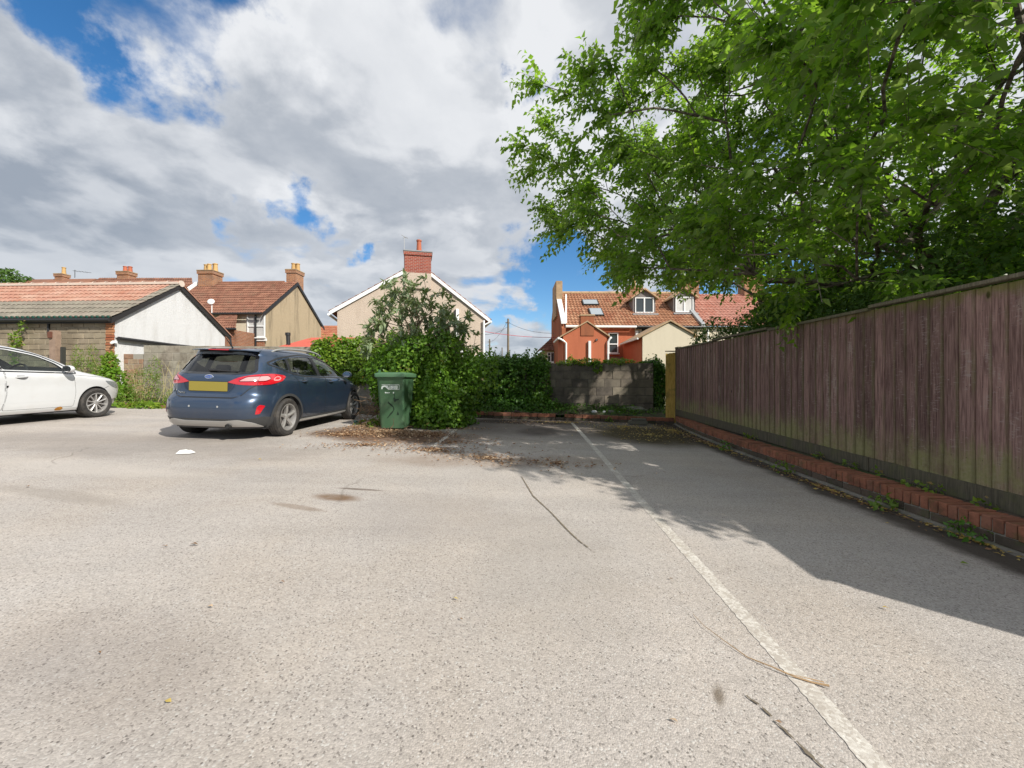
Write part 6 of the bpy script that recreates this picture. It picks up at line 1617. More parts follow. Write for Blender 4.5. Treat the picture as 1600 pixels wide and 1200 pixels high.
# --- the big tree behind the fence
def rand_unit0(n): return norm(RNG.normal(size=(n, 3)))
TB = Vector((7.3, 6.9, gz(7.3, 6.9)))
tree = empty('broadleaf_tree', TB, 0, label='big leafy tree with crown overhanging the brown fence, filling the upper right', cat='tree')
C0 = np.array([6.7, 6.5, 5.1]); RR = np.array([6.05, 6.1, 3.6])
def crown_pts(n, rmin):
    out = []
    while len(out) < n:
        u = RNG.normal(size=3); u /= np.linalg.norm(u); r = (rmin**3+(1-rmin**3)*RNG.random())**(1/3)
        lump = 1+.13*sin(3.1*u[0]*2+1.3)*sin(2.7*u[1]*2+.4)+.09*sin(7*u[2]+2*u[0]*3)
        p = C0+u*r*RR*lump*.97
        if p[2] < 1.55+max(0, 3.6-p[0])*.10: continue
        if p[0] < 3.9 and p[2] < 2.15: continue
        if abs(p[0]) < 1.2 and p[1] < 3: continue
        if p[0]-p[2] < -1.9 and p[2] < 5.2 and p[1] < 8 and RNG.random() < .5: continue
        if p[1] < 3.2 and p[0] < 2.6: continue
        hx, hy = p[0]-(p[2]-.9), p[1]+.87*(p[2]-.9)
        if -3.4 < hx < -.9 and 6.9 < hy < 9.2 and RNG.random() < .8: continue
        if p[0] < .62*p[1] and p[2] < 1.35+.24*p[1]: continue
        out.append(p)
    return np.array(out)
near_ = np.array([5.68, 1.32, 3.62])+rand_unit0(45)*np.array([1.0, 1.3, .8])*(RNG.random((45, 1))**.4)
attr = np.concatenate([crown_pts(1260, .42), crown_pts(120, .15), near_])
keep = [True]*len(attr)
tr_pts = [(7.3, 6.9, -.2), (7.25, 6.87, .6), (7.15, 6.8, 1.2), (7.0, 6.7, 1.8), (6.8, 6.6, 2.4), (6.6, 6.45, 3.0), (6.45, 6.3, 3.7)]
nodes, par, load, ends = grow(attr, tr_pts, pen=.55, seg=.34, arch=.05)
rad = .0075*load**.45
rad = np.maximum(rad, .005); rad[:4] = [.20, .185, .175, .17]
tb = np.array(TB)
twigs = MB(); first = True
for c in chains(nodes, par, load):
    pts = [Vector(nodes[i]-tb) for i in c]; rr = [float(rad[i]) for i in c]
    if not first: rr[0] = rr[1]
    if first:
        m = MB(); m.tube(pts, rr, 14); m.build('trunk', BARK, tree, smooth=True, fix=False); first = False
    elif rr[0] > .024: m = MB(); m.tube(pts, rr, 8); m.build('branch', BARK, tree, smooth=True, fix=False)
    else: twigs.tube(pts, rr, 4, cap=False)
# leafy shoots
thin = np.array([i for i in range(1, len(nodes)) if load[i] <= 3 and i > 6])
isend = np.zeros(len(nodes), bool); isend[ends] = True
def shoots(nodes, par, ids, reps, centre, radii, lmin, lmax, spacing, lsize, droopk=.45):
    ids = np.repeat(ids, reps); N = len(ids); p = nodes[ids]+RNG.normal(size=(N, 3))*.03; pd = norm(nodes[ids]-nodes[np.array(par)[ids]])
    out = norm((p-centre)/radii); dr = norm(pd*.7+out*.55+RNG.normal(size=(N, 3))*.75+np.array([0, 0, .05])); ln = RNG.uniform(lmin, lmax, N); bend = RNG.uniform(.15, .5, N)
    side = norm(np.cross(dr, np.array([0, 0, 1.0]))); P_, D_, U_, L_ = [], [], [], []
    for j in range(int(lmax/spacing)):
        t_ = (j+1)*spacing/ln; ok = t_ <= 1; n = ok.sum()
        if not n: break
        q = p[ok]+dr[ok]*(ln*t_)[ok, None]; q[:, 2] -= (bend*ln*t_*t_*.6)[ok]
        sg = 1 if j % 2 else -1
        P_.append(q); D_.append(dr[ok]*.55+side[ok]*sg*.85+np.array([0, 0, -droopk])+RNG.normal(size=(n, 3))*.28); U_.append(np.array([0, 0, 1.0])+RNG.normal(size=(n, 3))*.75+np.array([.25, -.25, 0])); L_.append(RNG.uniform(lsize[0], lsize[1], n))
    ends_ = p+dr*ln[:, None]; ends_[:, 2] -= bend*ln*.6; mids = p+dr*(ln*.5)[:, None]; mids[:, 2] -= bend*ln*.15
    return np.concatenate(P_), np.concatenate(D_), np.concatenate(U_), np.concatenate(L_), np.stack([p, mids, ends_], axis=1)
P_, D_, U_, L_, stems_ = shoots(nodes, par, thin, np.where(isend[thin], 19, 9), C0, RR, .28, .68, .050, (.085, .140))
for a3 in stems_[::3]: twigs.tube([Vector(q-tb) for q in a3], .003, 3, cap=False)
ok = ~((P_[:, 0] < 3.62) & (P_[:, 2] < 1.9)) & ~((P_[:, 0] < .56*P_[:, 1]) & (P_[:, 2] < 1.14+.20*P_[:, 1])); P_, D_, U_, L_ = P_[ok], D_[ok], U_[ok], L_[ok]
# the 300 leaves that show largest are objects of their own
dcam = np.linalg.norm(P_-np.array([0, 0, CAMZ]), axis=1)
pxx = 800+F*P_[:, 0]/np.maximum(P_[:, 1], .1); pyy = 597-F*(P_[:, 2]-CAMZ)/np.maximum(P_[:, 1], .1)
vis = (P_[:, 1] > .6) & (pxx > 0) & (pxx < 1600) & (pyy > 0) & (pyy < 1200)
score = np.where(vis, P_[:, 1], 1e9); idx = np.argsort(score)[:300]; big = np.zeros(len(P_), bool); big[idx] = True
V, Fc = leaves_arrays(P_[~big]-tb, D_[~big], U_[~big], L_[~big], .56)
tag(obj('foliage', big_mesh('foliage', V, Fc, CHERRY), tree), kind='stuff')
prof_ = [(0, 0), (.08, .10), (.22, .21), (.42, .27), (.62, .235), (.80, .14), (.92, .055), (1.0, 0)]     # oval leaf with a drawn-out tip, cupped along the midrib
lv = []; lf = []
for k, (yy, ww_) in enumerate(prof_): lv += [(-ww_*.1, yy*.1, ww_*.035-.018*yy*yy), (0, yy*.1, -.018*yy*yy), (ww_*.1, yy*.1, ww_*.035-.018*yy*yy)]
for k in range(len(prof_)-1):
    for e in (0, 1): a_, b_, c_, d_ = 3*k+e, 3*k+e+1, 3*k+e+4, 3*k+e+3; lf += [(a_, b_, c_), (a_, c_, d_)]
lme = big_mesh('leaf', np.array(lv), np.array(lf), CHERRY, smooth=True)
for i in idx:
    d = Vector(D_[i]).normalized(); s = d.cross(Vector(U_[i])).normalized(); n = s.cross(d)
    o = obj('leaf', lme, tree); o.matrix_local = Matrix.Translation(Vector(P_[i]-tb)) @ Matrix((s, d, n)).transposed().to_4x4() @ Matrix.Scale(L_[i]/.1, 4)
tw = twigs.build('twigs', BARK, tree, fix=False); tag(tw, kind='stuff')
import sys; sys.stderr.write('tree leaves %d nodes %d\n' % (len(P_), len(nodes)))

# --- volume / surface foliage
def blob_leaves(specs, L, wr, up=(0, 0, 1), fold=.2, droop=.15, surf=.75):
    """specs: (centre, radii, count). leaves crowd the lumpy outer skin and look outwards"""
    Ps, Ds, Us = [], [], []
    for c, r, n in specs:
        u = rand_unit(n); lump = 1+.16*np.sin(5*u[:, 0]+c[0]*7)*np.sin(4*u[:, 2]+c[2]*5+1)+.10*np.sin(9*u[:, 1]+3*u[:, 0])
        k = surf+(1-surf)*RNG.random(n)**.6; k += (RNG.random(n) < .10)*RNG.random(n)*.14
        p = np.array(c)+u*np.array(r)*(k*lump)[:, None]
        d = norm(u*.5+RNG.normal(size=(n, 3))*.65+np.array([0, 0, -.35])); Ps.append(p); Ds.append(d); Us.append(norm(u+RNG.normal(size=(n, 3))*.5+np.array([0, -.1, .5])))
    Pn, Dn, Un = np.concatenate(Ps), np.concatenate(Ds), np.concatenate(Us)
    ls = RNG.uniform(L*.6, L*1.25, len(Pn)); return Pn, Dn, Un, ls, wr, fold, droop
def foliage_obj(name, specs, L, wr, mat, parent=None, org=(0, 0, 0), clip=None, **kw):
    Pn, Dn, Un, ls, wr, fold, droop = blob_leaves(specs, L, wr)
    if clip is not None: ok = clip(Pn); Pn, Dn, Un, ls = Pn[ok], Dn[ok], Un[ok], ls[ok]
    V, Fc = leaves_arrays(Pn-np.array(org), Dn, Un, ls, wr, fold, droop)
    o = obj(name, big_mesh(name, V, Fc, mat), parent)
    if parent is None: o.location = org
    return tag(o, **kw)
def above(p): return p[:, 2] > np.array([gz(x, y) for x, y in p[:, :2]])+.01

# dark bushes rising behind the fence, below the crown
def bush(name, label, cx, cy, specs, L, mat, stemh=1.2, cat='bush', group=None):
    r = empty(name, (cx, cy, gz(cx, cy)), 0, label=label, cat=cat, group=group)
    o = foliage_obj('foliage', specs, L, .55, mat, r, org=(cx, cy, gz(cx, cy)), clip=above); o['kind'] = 'stuff'
    m = MB()
    for k in range(5):
        a = k*1.3; m.tube([(0.1*cos(a), .1*sin(a), -.1), (.3*cos(a), .3*sin(a), stemh*.5), (.7*cos(a), .6*sin(a), stemh)], [.05, .035, .02], 6)
    m.build('stems', BARK, r); return r
bush('dark_bush', 'dark green bush behind the far half of the fence, under the crown', 7.3, 9.4,
     [((6.6, 9.2, 1.9), (1.5, 1.1, 1.35), 9000), ((8.3, 9.6, 2.2), (1.6, 1.2, 1.5), 9000), ((5.35, 10.3, 1.5), (.8, .7, 1.25), 4500)], .085, DARKLEAF, 1.8)
bush('dark_bush', 'dark green bush behind the near half of the fence, lower right of the crown', 6.9, 5.2,
     [((5.9, 5.0, 1.9), (1.3, 1.8, 1.15), 9000), ((8.2, 5.4, 2.3), (1.7, 2.4, 1.6), 10000), ((5.4, 7.3, 1.8), (1.0, 1.3, 1.0), 6000)], .095, DARKLEAF, 1.6)
bush('dark_bush', 'tall dark trees filling the gap between fence top and crown at far right', 13, 9,
     [((12, 12, 3.4), (3.2, 2.2, 3.0), 14000), ((12.5, 7.5, 3.4), (2.2, 3.0, 3.2), 12000)], .13, DARKLEAF, 2.4, cat='trees')

# --- ivy over the walls
def wall_specs(x0, x1, n, base, top, thick, cnt, yoff=0):
    out = []
    for i in range(n):
        x = x0+(x1-x0)*(i+.5)/n+RNG.uniform(-.08, .08); y = 11.12-TH*x+yoff
        zb, zt = base(x), top(x)
        out.append(((x, y, (zb+zt)/2), ((x1-x0)/n*.78, thick*RNG.uniform(.8, 1.15), (zt-zb)/2*RNG.uniform(.96, 1.05)), cnt))
    return out
ivL = wall_specs(-5.75, -3.3, 6, lambda x: 1.15+.18*sin(x*3), lambda x: 2.42+.06*sin(x*5), .34, 1700, yoff=.05)
foliage_obj('ivy', ivL, .085, .85, IVYB, org=(-4.6, 11, 1), label='bright green ivy spilling over the side wall behind the bonnet of the blue car', cat='ivy')
ivM = wall_specs(-2.4, .95, 14, lambda x: .15, lambda x: 1.93+.04*sin(x*4), .36, 1300) + [((x, 11.15, 1.62), (.35, .34, .20), 600) for x in np.arange(-2.3, .9, .3)] + [((x, 10.75, .42), (.5, .35, .32), 900) for x in (-1.2, -.5, .2, .8)]
foliage_obj('ivy', ivM, .080, .85, IVYD, org=(-.5, 11, .8), clip=above, label='thick dark green ivy hanging over the rear wall, between shrub and bare blocks', cat='ivy')
foliage_obj('ivy', [((4.0, 11.35, 1.0), (.48, .3, .8), 5200), ((3.95, 11.35, 1.45), (.42, .3, .30), 1800), ((4.0, 11.4, .8), (.36, .2, .6), 3500)], .07, .85, IVYD, org=(3.7, 11.2, .8), clip=above, label='narrow strip of dark ivy between the rear wall end and the fence', cat='ivy')
foliage_obj('ivy', [((2.1, 11.1, 1.70), (.40, .12, .09), 450), ((3.0, 11.1, 1.71), (.45, .12, .07), 380), ((1.55, 11.1, 1.68), (.3, .1, .05), 160), ((2.35, 11.0, 1.58), (.12, .06, .16), 120)], .06, .8, IVYB, org=(2.3, 11.1, 1.7), label='thin fringe of ivy along the top of the bare rear wall', cat='ivy')
gc = [((x, 10.35+.35*RNG.random(), gz(x, 10.5)+.17), (.34, .30, .10+.06*RNG.random()), 420) for x in np.arange(-1.4, 3.9, .40) if not (1.55 < x < 2.35)]
gc += [((x, 10.85, gz(x, 10.5)+.26), (.3, .22, .13), 350) for x in np.arange(1.5, 3.6, .42)]
foliage_obj('ground_cover', gc, .05, .8, IVYD, org=(1, 10.5, .2), clip=above, kind='stuff', label='low green weeds and ivy covering the planting bed')

# --- the big shrub by the bin
SB = np.array([-2.05, 9.0, gz(-2, 9)])
shrub = empty('shrub', SB, 0, label='tall buddleia-like shrub with grey-green leaves growing out of ivy behind the bin', cat='shrub')
att = []
for k in range(230):
    a = RNG.uniform(0, 2*pi); r = RNG.random()**.6
    x = SB[0]+r*1.12*cos(a)-.12; y = SB[1]+r*.75*sin(a)
    z = SB[2]+1.55+RNG.random()*1.55*(1-.62*abs((x-SB[0]+.25)/1.2)**1.5)
    att.append((x, y, z))
att += [(-3.05, 8.9, 2.35), (-2.75, 8.7, 3.25), (-2.62, 8.8, 3.32), (-2.2, 8.8, 3.15), (-1.35, 8.8, 2.95), (-1.55, 8.7, 3.1), (-1.0, 8.8, 2.55), (-1.15, 8.8, 2.3), (-.80, 8.8, 2.20), (-.85, 8.8, 1.9), (-.98, 8.9, 2.62), (-1.9, 8.6, 3.35), (-3.2, 8.8, 2.15), (-3.15, 8.9, 1.95), (-2.95, 8.7, 2.6)]
att = np.array(att)
n2, p2, l2, e2 = grow(att, [tuple(SB), tuple(SB+[.02, 0, .4]), tuple(SB+[.0, 0, .8]), tuple(SB+[-.05, 0, 1.1])], pen=.25, seg=.16, arch=.10)
m = MB()
for c in chains(n2, p2, l2): m.tube([Vector(n2[i]-SB) for i in c], [float(.0045*l2[i]**.45) for i in c], 5, cap=False)
m.build('stems', STEMM, shrub, smooth=True, fix=False)
Ps, Ds, Us, Ls = [], [], [], []
for i in range(len(n2)):
    if l2[i] > 4 or n2[i][2] < SB[2]+1.0: continue
    pd = n2[i]-n2[p2[i]]; pd /= max(np.linalg.norm(pd), 1e-6)
    for s_ in range(5 if i in e2 else 3):
        a = RNG.uniform(0, 2*pi); per = np.cross(pd, [cos(a), sin(a), .3]); per /= max(np.linalg.norm(per), 1e-6)
        for q in (1, -1):
            for rep in range(2):
                Ps.append(n2[i]+RNG.normal(size=3)*.035); Ds.append(per*q*.8+pd*.5+np.array([0, 0, -.15])+RNG.normal(size=3)*.25); Us.append(np.array([0, 0, 1.0])+RNG.normal(size=3)*.4); Ls.append(RNG.uniform(.11, .20))
V, Fc = leaves_arrays(np.array(Ps)-SB, np.array(Ds), np.array(Us), np.array(Ls), .36, fold=.15, droop=.22)
tag(obj('foliage', big_mesh('foliage', V, Fc, GREYLEAF), shrub), kind='stuff')
sp = [((-2.3+.14*k+RNG.normal()*.1, 8.6+RNG.normal()*.15, 1.2+RNG.normal()*.45), (.30+.2*RNG.random(), .3, .25+.25*RNG.random()), 700) for k in range(12)] + [((-1.3-.1*k, 8.2+.1*k, .3+.14*k+RNG.normal()*.1), (.25+.15*RNG.random(), .3, .2), 420) for k in range(7)] + [((-2.15, 8.75, 1.15), (.88, .60, .90), 4500), ((-1.6, 8.55, .85), (.55, .58, .80), 3300), ((-1.35, 8.5, .50), (.40, .60, .50), 2200), ((-2.75, 8.9, 1.3), (.50, .5, .62), 2400), ((-2.0, 8.6, 1.75), (.75, .5, .45), 2200), ((-1.65, 8.2, .45), (.42, .5, .42), 1900), ((-1.2, 8.9, .9), (.36, .6, .6), 1500)]
foliage_obj('ivy', sp, .075, .8, material('mid_ivy_leaf', leaf_fn((.065, .16, .018), (.19, .31, .035), (.11, .23, .02), .55, .4, dead=((.20, .17, .05), .01))), org=(-1.8, 8.7, .2), clip=above, label='mass of green ivy round the foot of the tall shrub beside the bin', cat='ivy')
DTW = simple('dead_twig', (.20, .13, .075), .9, var=.4)
def dead_twigs(cx, cy, rx, ry, h, n, label, lmin=.2, lmax=.7):
    m = MB()
    for k in range(n):
        a = RNG.uniform(0, 2*pi); r = RNG.random()**.5; x = cx+rx*r*cos(a); y = cy+ry*r*sin(a); z = gz(x, y)+h*RNG.random()*(1-r*.6)
        d = rand_unit(1)[0]; d[2] *= .6; L = RNG.uniform(lmin, lmax); b_ = rand_unit(1)[0]*L*.15
        q = np.array([x, y, z]); e = q+d*L; e[2] = max(e[2], gz(e[0], e[1])+.01)
        m.tube([q, (q+e)/2+b_, e], [.006, .005, .003], 4, cap=False)
    return m.build('dead_twigs', DTW, None, fix=False, label=label, kind='stuff')
dead_twigs(-2.85, 8.55, .40, .45, .75, 190, 'tangle of dead brown stems between the blue car and the bin', .15, .42)
foliage_obj('weed', [((-2.78, 7.95, .22), (.17, .22, .16), 190), ((-2.62, 8.05, .42), (.10, .12, .16), 90), ((-3.05, 8.3, .22), (.3, .25, .12), 260)], .07, .7, WEED, org=(-2.8, 8, .2), clip=above, label='bright green weed clump at the left foot of the bin', cat='weed')

# --- weeds and brambles along the side wall between the two cars
def weed_clump(x, y, specs, label, mat=WEED, L=.06, wr=.35, stems=14, h=1.0):
    g0 = gz(x, y); r = empty('weed', (x, y, g0), 0, label=label, cat='weeds', group='weed clumps along the pale block wall')
    o = foliage_obj('foliage', specs, L, wr, mat, r, org=(x, y, g0), clip=above); o['kind'] = 'stuff'
    m = MB()
    for k in range(stems):
        a = RNG.uniform(0, 2*pi); rr_ = RNG.uniform(.05, .35); hh = h*RNG.uniform(.4, 1.05)
        m.tube([(rr_*.4*cos(a), rr_*.3*sin(a), 0), (rr_*.7*cos(a), rr_*.4*sin(a), hh*.6), (rr_*1.3*cos(a)+.1, rr_*.6*sin(a), hh)], [.006, .005, .002], 4, cap=False)
    m.build('stems', simple('straw_stem', (.35, .30, .14), .9), r, fix=False)
weed_clump(-11.9, 11.1, [((-11.95, 11.1, 1.15), (.5, .3, .75), 2600), ((-12.15, 11.1, 1.75), (.12, .12, .45), 420), ((-11.75, 11.1, 1.85), (.14, .12, .35), 380)], 'tall feathery green weed against the stone wall, right of the timber posts', L=.055, wr=.28)
weed_clump(-11.1, 11.0, [((-11.1, 10.95, 1.0), (.38, .28, .6), 1500), ((-11.15, 11.0, 1.65), (.16, .14, .3), 420), ((-10.85, 10.9, .7), (.3, .3, .4), 900)], 'yellow-green bramble at the garage corner', L=.09, wr=.7, mat=IVYB)
weed_clump(-10.1, 10.9, [((-10.1, 10.9, .95), (.42, .25, .55), 1800), ((-9.85, 10.95, 1.5), (.13, .12, .35), 330), ((-10.5, 10.8, .65), (.4, .25, .3), 1000)], 'tall light green weed in front of the block wall, between garage and blue car', L=.06, wr=.3)
weed_clump(-9.1, 10.8, [((-9.1, 10.8, .65), (.40, .28, .36), 1100), ((-8.9, 10.9, 1.0), (.25, .2, .4), 500)], 'sparse weed and dead stalks just left of the blue car tail lamp', L=.06, wr=.3)
weed_clump(-9.7, 10.3, [((-9.5, 10.25, .50), (.45, .22, .12), 800), ((-10.3, 10.2, .50), (.3, .2, .10), 420)], 'low leafy weed on the soil edge in front of the block wall', L=.09, wr=.7, mat=IVYB, stems=3, h=.3)
m = MB()
for k in range(70):
    x = RNG.uniform(-11.5, -7.5); y = 11.16-TH*x-.5-RNG.random()*.3; h = RNG.uniform(.5, 1.3); lean = RNG.uniform(-.6, .6); z0 = gz(x, y)
    m.tube([(x, y, z0), (x+lean*.4, y+.1, z0+h*.7), (x+lean, y+.15, z0+h)], [.006, .005, .002], 4, cap=False)
m.build('dry_stalks', simple('straw_stem', (.35, .30, .14), .9), None, fix=False, kind='stuff', label='dry straw-coloured stalks standing along the pale block wall')
# soil edge with brick rubble on that side
vs = []; fs = []
for q in range(41):
    a = -11.3+7.3*q/40
    for r_, b in enumerate((9.95+.10*sin(a*2.1), 10.4, 11.2)):
        x, y = LT(a-TH*b*0, b); vs.append((x, y, gz(x, y)+(-.01, .09, .16)[r_]+.02*sin(a*7+b)))
    if q:
        for e in range(2): fs.append((3*q-3+e, 3*q+e, 3*q+e+1, 3*q-3+e+1))
tag(obj('soil_edge', mesh('soil_edge', vs, fs, SOIL, smooth=True)), kind='structure')
for k in range(14):
    x = -10.9+k*.24+RNG.uniform(-.03, .03); y = 9.98-TH*x*0-TH*x+RNG.uniform(-.03, .03)
    o = obj('loose_brick', rowl[k % 6], None, loc=(x, y, gz(x, y)-.03), rot=(RNG.uniform(-.2, .2), RNG.uniform(-.1, .1), RNG.uniform(-.2, .2)+pi/2*0))
    tag(o, label='worn red brick set in the soil edge in front of the pale block wall', cat='brick', group='edging bricks by the pale wall')

# climbing plant up the garage wall, creeper on the orange extension, far tree tip
foliage_obj('climber', [((-14.2, 11.35, 2.35), (.14, .08, .22), 160), ((-14.25, 11.35, 1.8), (.08, .06, .3), 60), ((-14.0, 11.35, 2.75), (.05, .04, .12), 30)], .08, .7, WEED, org=(-14.2, 11.35, 2), label='small climbing plant on the stone wall at the far left', cat='climbing plant')
foliage_obj('creeper', [((3.0+.05, 20.45, 1.9), (.22, .12, .6), 420), ((3.3, 20.45, 1.55), (.35, .12, .25), 380)], .10, .7, WEED, org=(3, 20.4, 1.5), label='yellow-green creeper at the foot of the orange extension wall', cat='creeper')
foliage_obj('tree_top', [((-38.5, 30, 8.6), (1.6, 1.5, 1.1), 1800), ((-40, 30, 7.5), (3, 2.2, 2.0), 2500)], .25, .6, DARKLEAF, org=(-39, 30, 8), label='tip of a far green tree showing over the garage roof at the left edge', cat='tree')
foliage_obj('bramble', [((-8.35*1.6, 15.8, 2.15), (.8, .3, .35), 500)], .09, .6, WEED, org=(-13, 15.8, 2), label='yellow-green bramble growing behind the side wall below the brick lean-to', cat='bramble')
bb = []
for k in range(26):
    x = 3.75+RNG.uniform(-.12, .14)-.2; y = 1.9+k*.31+RNG.uniform(-.1, .1)
    x = LT(3.56+RNG.uniform(-.03, .05), y)[0]
    if RNG.random() < .45: continue
    bb.append((x, y))
for k, (x, y) in enumerate(bb[:9]):
    z = gz(x, y)+.20
    foliage_obj('seedling', [((x, y, z+.03), (.055, .055, .045), int(RNG.uniform(14, 34)))], .045, .7, WEED, org=(x, y, z), label=('nearest', 'second nearest', 'third nearest', 'fourth nearest', 'fifth nearest', 'sixth nearest', 'seventh nearest', 'eighth nearest', 'farthest')[k]+' small green seedling between the kerb bricks and the fence foot', cat='seedling', group='seedlings along the fence foot')
for k, (a, b) in enumerate(((3.16, 5.1), (3.2, 6.6), (3.22, 3.75), (3.25, 3.1), (2.0, 10.0), (2.75, 10.0))):
    x, y = LT(a, b); foliage_obj('kerb_weed', [((x, y, gz(x, y)+.06), (.10, .09, .08), 60)], .05, .6, IVYD if k % 2 else WEED, org=(x, y, gz(x, y)), clip=above, label=('weed tuft at the foot of the kerb, halfway along the fence', 'weed tuft at the foot of the kerb near the far end of the fence', 'leafy weed tuft at the kerb foot, second nearest', 'nearest weed tuft at the foot of the brick kerb', 'weed tuft on the far kerb beside the white line', 'weed tuft on the far kerb left of the grey stone slab')[k], cat='weed', group='weed tufts at the kerb')

# ------------------------------------------------------------------ litter on the ground
def scatter_flat(name, gens, L, wr, mat, lift=.012, curl=.5, **kw):
    P3, D3, U3, L3 = [], [], [], []
    for (cx, cy, rx, ry, n, rot) in gens:
        a = RNG.uniform(0, 2*pi, n); r = np.abs(RNG.normal(size=n))*.5; x = rx*r*np.cos(a); y = ry*r*np.sin(a)
        X = cx+x*cos(rot)-y*sin(rot); Y = cy+x*sin(rot)+y*cos(rot)
        for px_, py_ in zip(X, Y):
            P3.append((px_, py_, gz(px_, py_)+.008+RNG.random()*lift)); th = RNG.uniform(0, 2*pi); D3.append((cos(th), sin(th), RNG.uniform(-.05, .35))); U3.append((RNG.normal()*curl, RNG.normal()*curl, 1)); L3.append(RNG.uniform(.6, 1.3)*L)
    V, Fc = leaves_arrays(np.array(P3), np.array(D3), np.array(U3), np.array(L3), wr, fold=.25, droop=.1)
    return tag(obj(name, big_mesh(name, V, Fc, mat)), kind='stuff', **kw)
scatter_flat('leaf_litter', [(-2.35, 7.25, 1.05, .55, 2600, .1), (-1.6, 7.15, .9, .45, 1300, 0), (-2.9, 6.9, .7, .35, 700, .2), (-2.2, 6.0, .9, .35, 420, .2), (-1.15, 5.75, .75, .40, 600, 0), (-.3, 5.3, 1.1, .50, 520, -.25), (.55, 5.1, 1.0, .4, 220, -.15), (-1.0, 6.4, 1.5, .8, 420, 0), (-2.95, 7.9, .45, .5, 700, 0), (-1.2, 8.1, .8, .3, 500, 0)], .042, .5, DRY, label='drift of brown dead leaves round the bin and across the bay entrance')
scatter_flat('leaf_litter', [(2.6, 9.1, 1.3, .75, 420, 0), (2.7, 7.9, 1.2, 1.3, 300, 0), (3.5, 8.6, .35, 1.1, 420, 0), (3.45, 6.6, .12, 1.4, 240, 0), (3.35, 4.2, .10, 1.4, 200, 0), (3.42, 2.9, .10, .5, 130, 0), (1.3, 9.6, 1.8, .3, 200, 0)], .036, .5, YELLOWL, lift=.006, label='yellow and buff fallen leaves along the brick kerb and over the far bay')
scatter_flat('leaf_litter', [(3.35, 4.2, .12, 2.2, 260, 0), (3.5, 7.5, .15, 1.6, 260, 0), (1.4, 9.7, 2.4, .25, 500, 0), (0, 9.3, 1.8, .6, 220, 0)], .035, .5, DRY, lift=.006, label='dark brown dead leaves gathered at the foot of the kerb')
LEAFL = ['curled orange-brown leaf on the open tarmac at the left of the near foreground', 'brown leaf just left of the curled orange-brown one', 'tiny brown leaf right of the curled one, mid foreground', 'tiny brown fleck of leaf below the curled leaf', 'yellow leaf on the tarmac behind the blue car', 'yellow leaf low in the left foreground', 'yellow leaf on the tarmac in the middle foreground', 'small brown leaf just left of the white line, nearest part',
 'yellow leaf right of the white line near the shadow edge', 'orange leaf on the tarmac behind the white car', 'green leaf lying in the fence shadow', 'tiny brown leaf between the twig and the dark crack', 'tiny brown leaf beside the yellow leaf in the middle foreground', 'small brown leaf left of the dark crack in the foreground', 'tiny brown leaf in the lower left foreground', 'small yellow leaf inside the fence shadow beside the kerb']
for k, (px_, py_, L, m_) in enumerate(((297, 853, .055, 'o'), (262, 856, .04, 'o'), (437, 912, .03, 'o'), (333, 951, .03, 'o'), (403, 719, .05, 'y'), (268, 1102, .03, 'y'), (708, 938, .03, 'y'), (1052, 908, .03, 'o'), (1378, 952, .035, 'y'), (45, 762, .05, 'o'), (1500, 882, .045, 'g'), (1222, 1135, .02, 'o'), (718, 970, .02, 'o'), (1060, 1134, .03, 'o'), (155, 1022, .02, 'o'), (1390, 820, .03, 'y'))):
    x, y = G(px_, py_)
    V, Fc = leaves_arrays(np.array([[0, 0, .012]]), np.array([[cos(k*2.1), sin(k*2.1), .1]]), np.array([[.3, .1, 1]]), np.array([L]), .5)
    mt = {'o': DRY, 'y': YELLOWL, 'g': WEED}[m_]; wd = {'o': 'brown', 'y': 'yellow', 'g': 'green'}[m_]
    o = obj('fallen_leaf', big_mesh('fallen_leaf', V, Fc, mt), None, loc=(x, y, gz(x, y)), rot=(0, 0, k))
    tag(o, label=LEAFL[k], cat='leaf', group='single leaves on the tarmac, %s' % wd)
# crumpled paper, twig, rubble
x, y = G(290, 708)
m = MB(); n = 9
V = [(0, 0, .03)]
for ring, rr_ in ((1, .045), (2, .085)):
    for k in range(n): a = 2*pi*k/n; V.append((rr_*cos(a)*RNG.uniform(.8, 1.25)*1.25, rr_*sin(a)*RNG.uniform(.7, 1.2), (.035 if ring == 1 else .002)*RNG.uniform(.4, 1.3)))
m.add(V, [(0, 1+k, 1+(k+1) % n) for k in range(n)]+[(1+k, 1+n+k, 1+n+(k+1) % n, 1+(k+1) % n) for k in range(n)])
m.build('crumpled_paper', WHITE, None, label='crumpled white scrap of paper on the tarmac behind the blue car', cat='litter').location = (x, y, gz(x, y)+.003)
pts = [G(*q) for q in ((1083, 962), (1100, 983), (1130, 1005), (1168, 1030), (1205, 1048), (1240, 1062), (1270, 1070), (1296, 1079))]
o_ = pts[4]
m = MB(); m.tube([(x-o_[0], y-o_[1], gz(x, y)-gz(*o_)+.008+.010*sin(k*1.1)**2) for k, (x, y) in enumerate(pts)], [.0009, .0012, .0015, .002, .0024, .0028, .0032, .004], 6)
m.tube([(pts[5][0]-o_[0]-.01, pts[5][1]-o_[1]+.004, .016), (pts[7][0]-o_[0]-.01, pts[7][1]-o_[1]+.012, .016)], [.001, .0022], 5)
m.build('fallen_twig', simple('pale_twig', (.36, .24, .13), .85, var=.3), None, label='long thin dry twig lying across the white bay line', cat='twig', smooth=True).location = (o_[0], o_[1], gz(*o_))
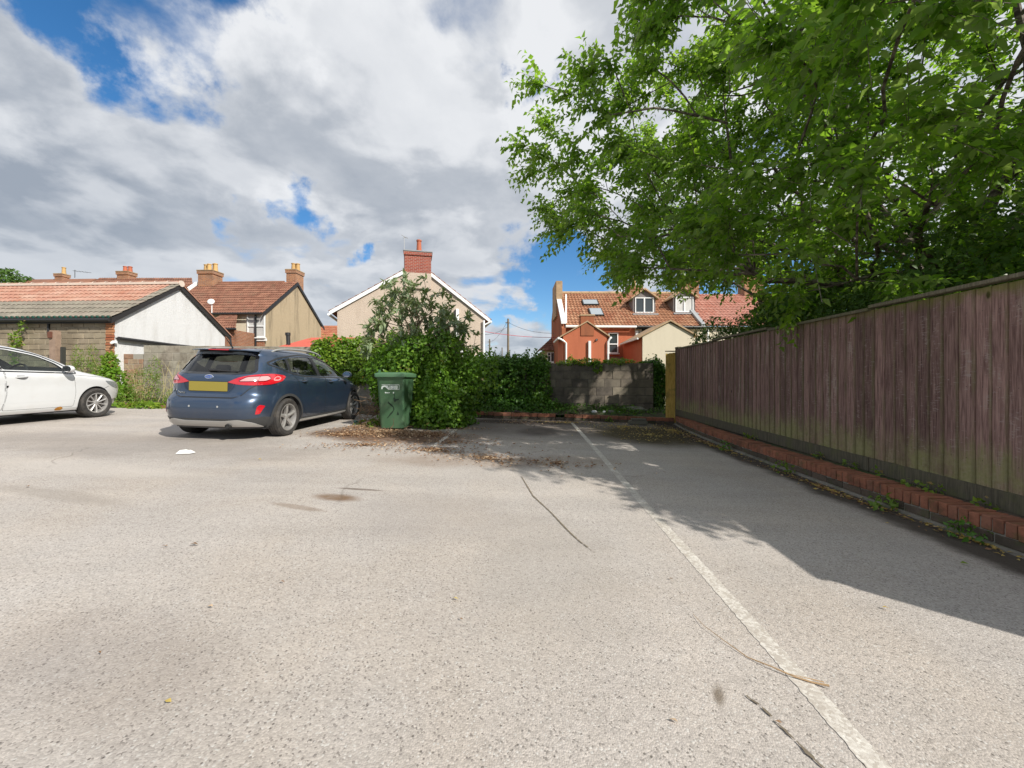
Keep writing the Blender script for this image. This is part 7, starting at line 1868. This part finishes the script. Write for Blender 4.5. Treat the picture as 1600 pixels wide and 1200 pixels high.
def rock(name, loc, sx, sy, sz, mat, label, cat, seed, group=None):
    bm = bmesh.new(); bmesh.ops.create_icosphere(bm, subdivisions=2, radius=1); r = random.Random(seed)
    for v in bm.verts:
        k = 1+r.uniform(-.16, .16); v.co = Vector((v.co.x*sx*k, v.co.y*sy*k, v.co.z*sz*k))
    me = bpy.data.meshes.new(name); bm.to_mesh(me); bm.free(); me.materials.append(mat)
    return tag(obj(name, me, None, loc=loc, rot=(0, 0, r.uniform(0, 3))), label=label, cat=cat, group=group)
STN = simple('rubble_stone', (.20, .19, .16), .9, var=.3, bump=.5, bscale=30); WPL = simple('dirty_white_plastic', (.50, .51, .52), .5, var=.2)
def onbed(px_, py_, Y): p = P(px_, py_, Y); return (p.x, p.y, gz(p.x, p.y)+.20)
rock('stone', onbed(955, 644, 10.45), .13, .09, .075, STN, 'grey-green rounded stone on the bed just behind the rear kerb', 'stone', 1)
rock('plastic_bag', onbed(928, 642, 10.45), .10, .08, .05, WPL, 'crumpled white plastic bag on the planting bed left of the stone', 'litter', 2)
rock('plastic_bag', onbed(944, 643, 10.42), .05, .05, .06, WPL, 'small white plastic scrap between the bag and the rounded stone', 'litter', 3)
rock('white_stone', onbed(968, 640, 10.6), .045, .04, .035, WPL, 'little white stone behind the rounded stone', 'stone', 4)
rock('earth_heap', (2.0, 10.75, gz(2, 10.7)+.18), .38, .25, .16, SOIL, 'dark heap of earth against the foot of the rear wall', 'earth heap', 5)
sl2 = empty('stone_slab', (*LT(2.62, 9.72), gz(2.9, 9.7)), radians(-8), label='flat grey stone slab with a mossy top lying by the right end of the rear kerb', cat='stone')
MOSSY = piece_mat('mossy_stone', [(.13, .12, .10), (.16, .15, .12)], moss=((.10, .13, .03), 6, .6))
m = MB(); m.box(-.22, .22, -.12, .12, 0, .10); m.build('slab', MOSSY, sl2, bevel=.02)
m = MB(); m.box(-.15, .2, -.08, .14, .102, .14); m.build('upper_slab', MOSSY, sl2, bevel=.012)
sl3 = tag(rock('stone', (3.3, 10.85, gz(3.3, 10.8)+.26), .42, .16, .10, STN, 'long pale flat stone at the right foot of the rear wall', 'stone', 8))
dead_twigs(-2.6, 7.75, .55, .35, .05, 60, 'loose dead twigs in the leaf litter left of the bin', .12, .4)
rock('crushed_can', (*G(556, 661), gz(-3.1, 8)+.05), .05, .035, .03, simple('teal_metal', (.02, .25, .22), .3, metal=.4), 'crushed teal drinks can among weeds between car and bin', 'can', 11)
rock('crisp_packet', (*G(563, 662), gz(-3.1, 8)+.05), .05, .03, .04, simple('orange_wrapper', (.55, .25, .05), .4), 'orange wrapper beside the teal can', 'litter', 12)
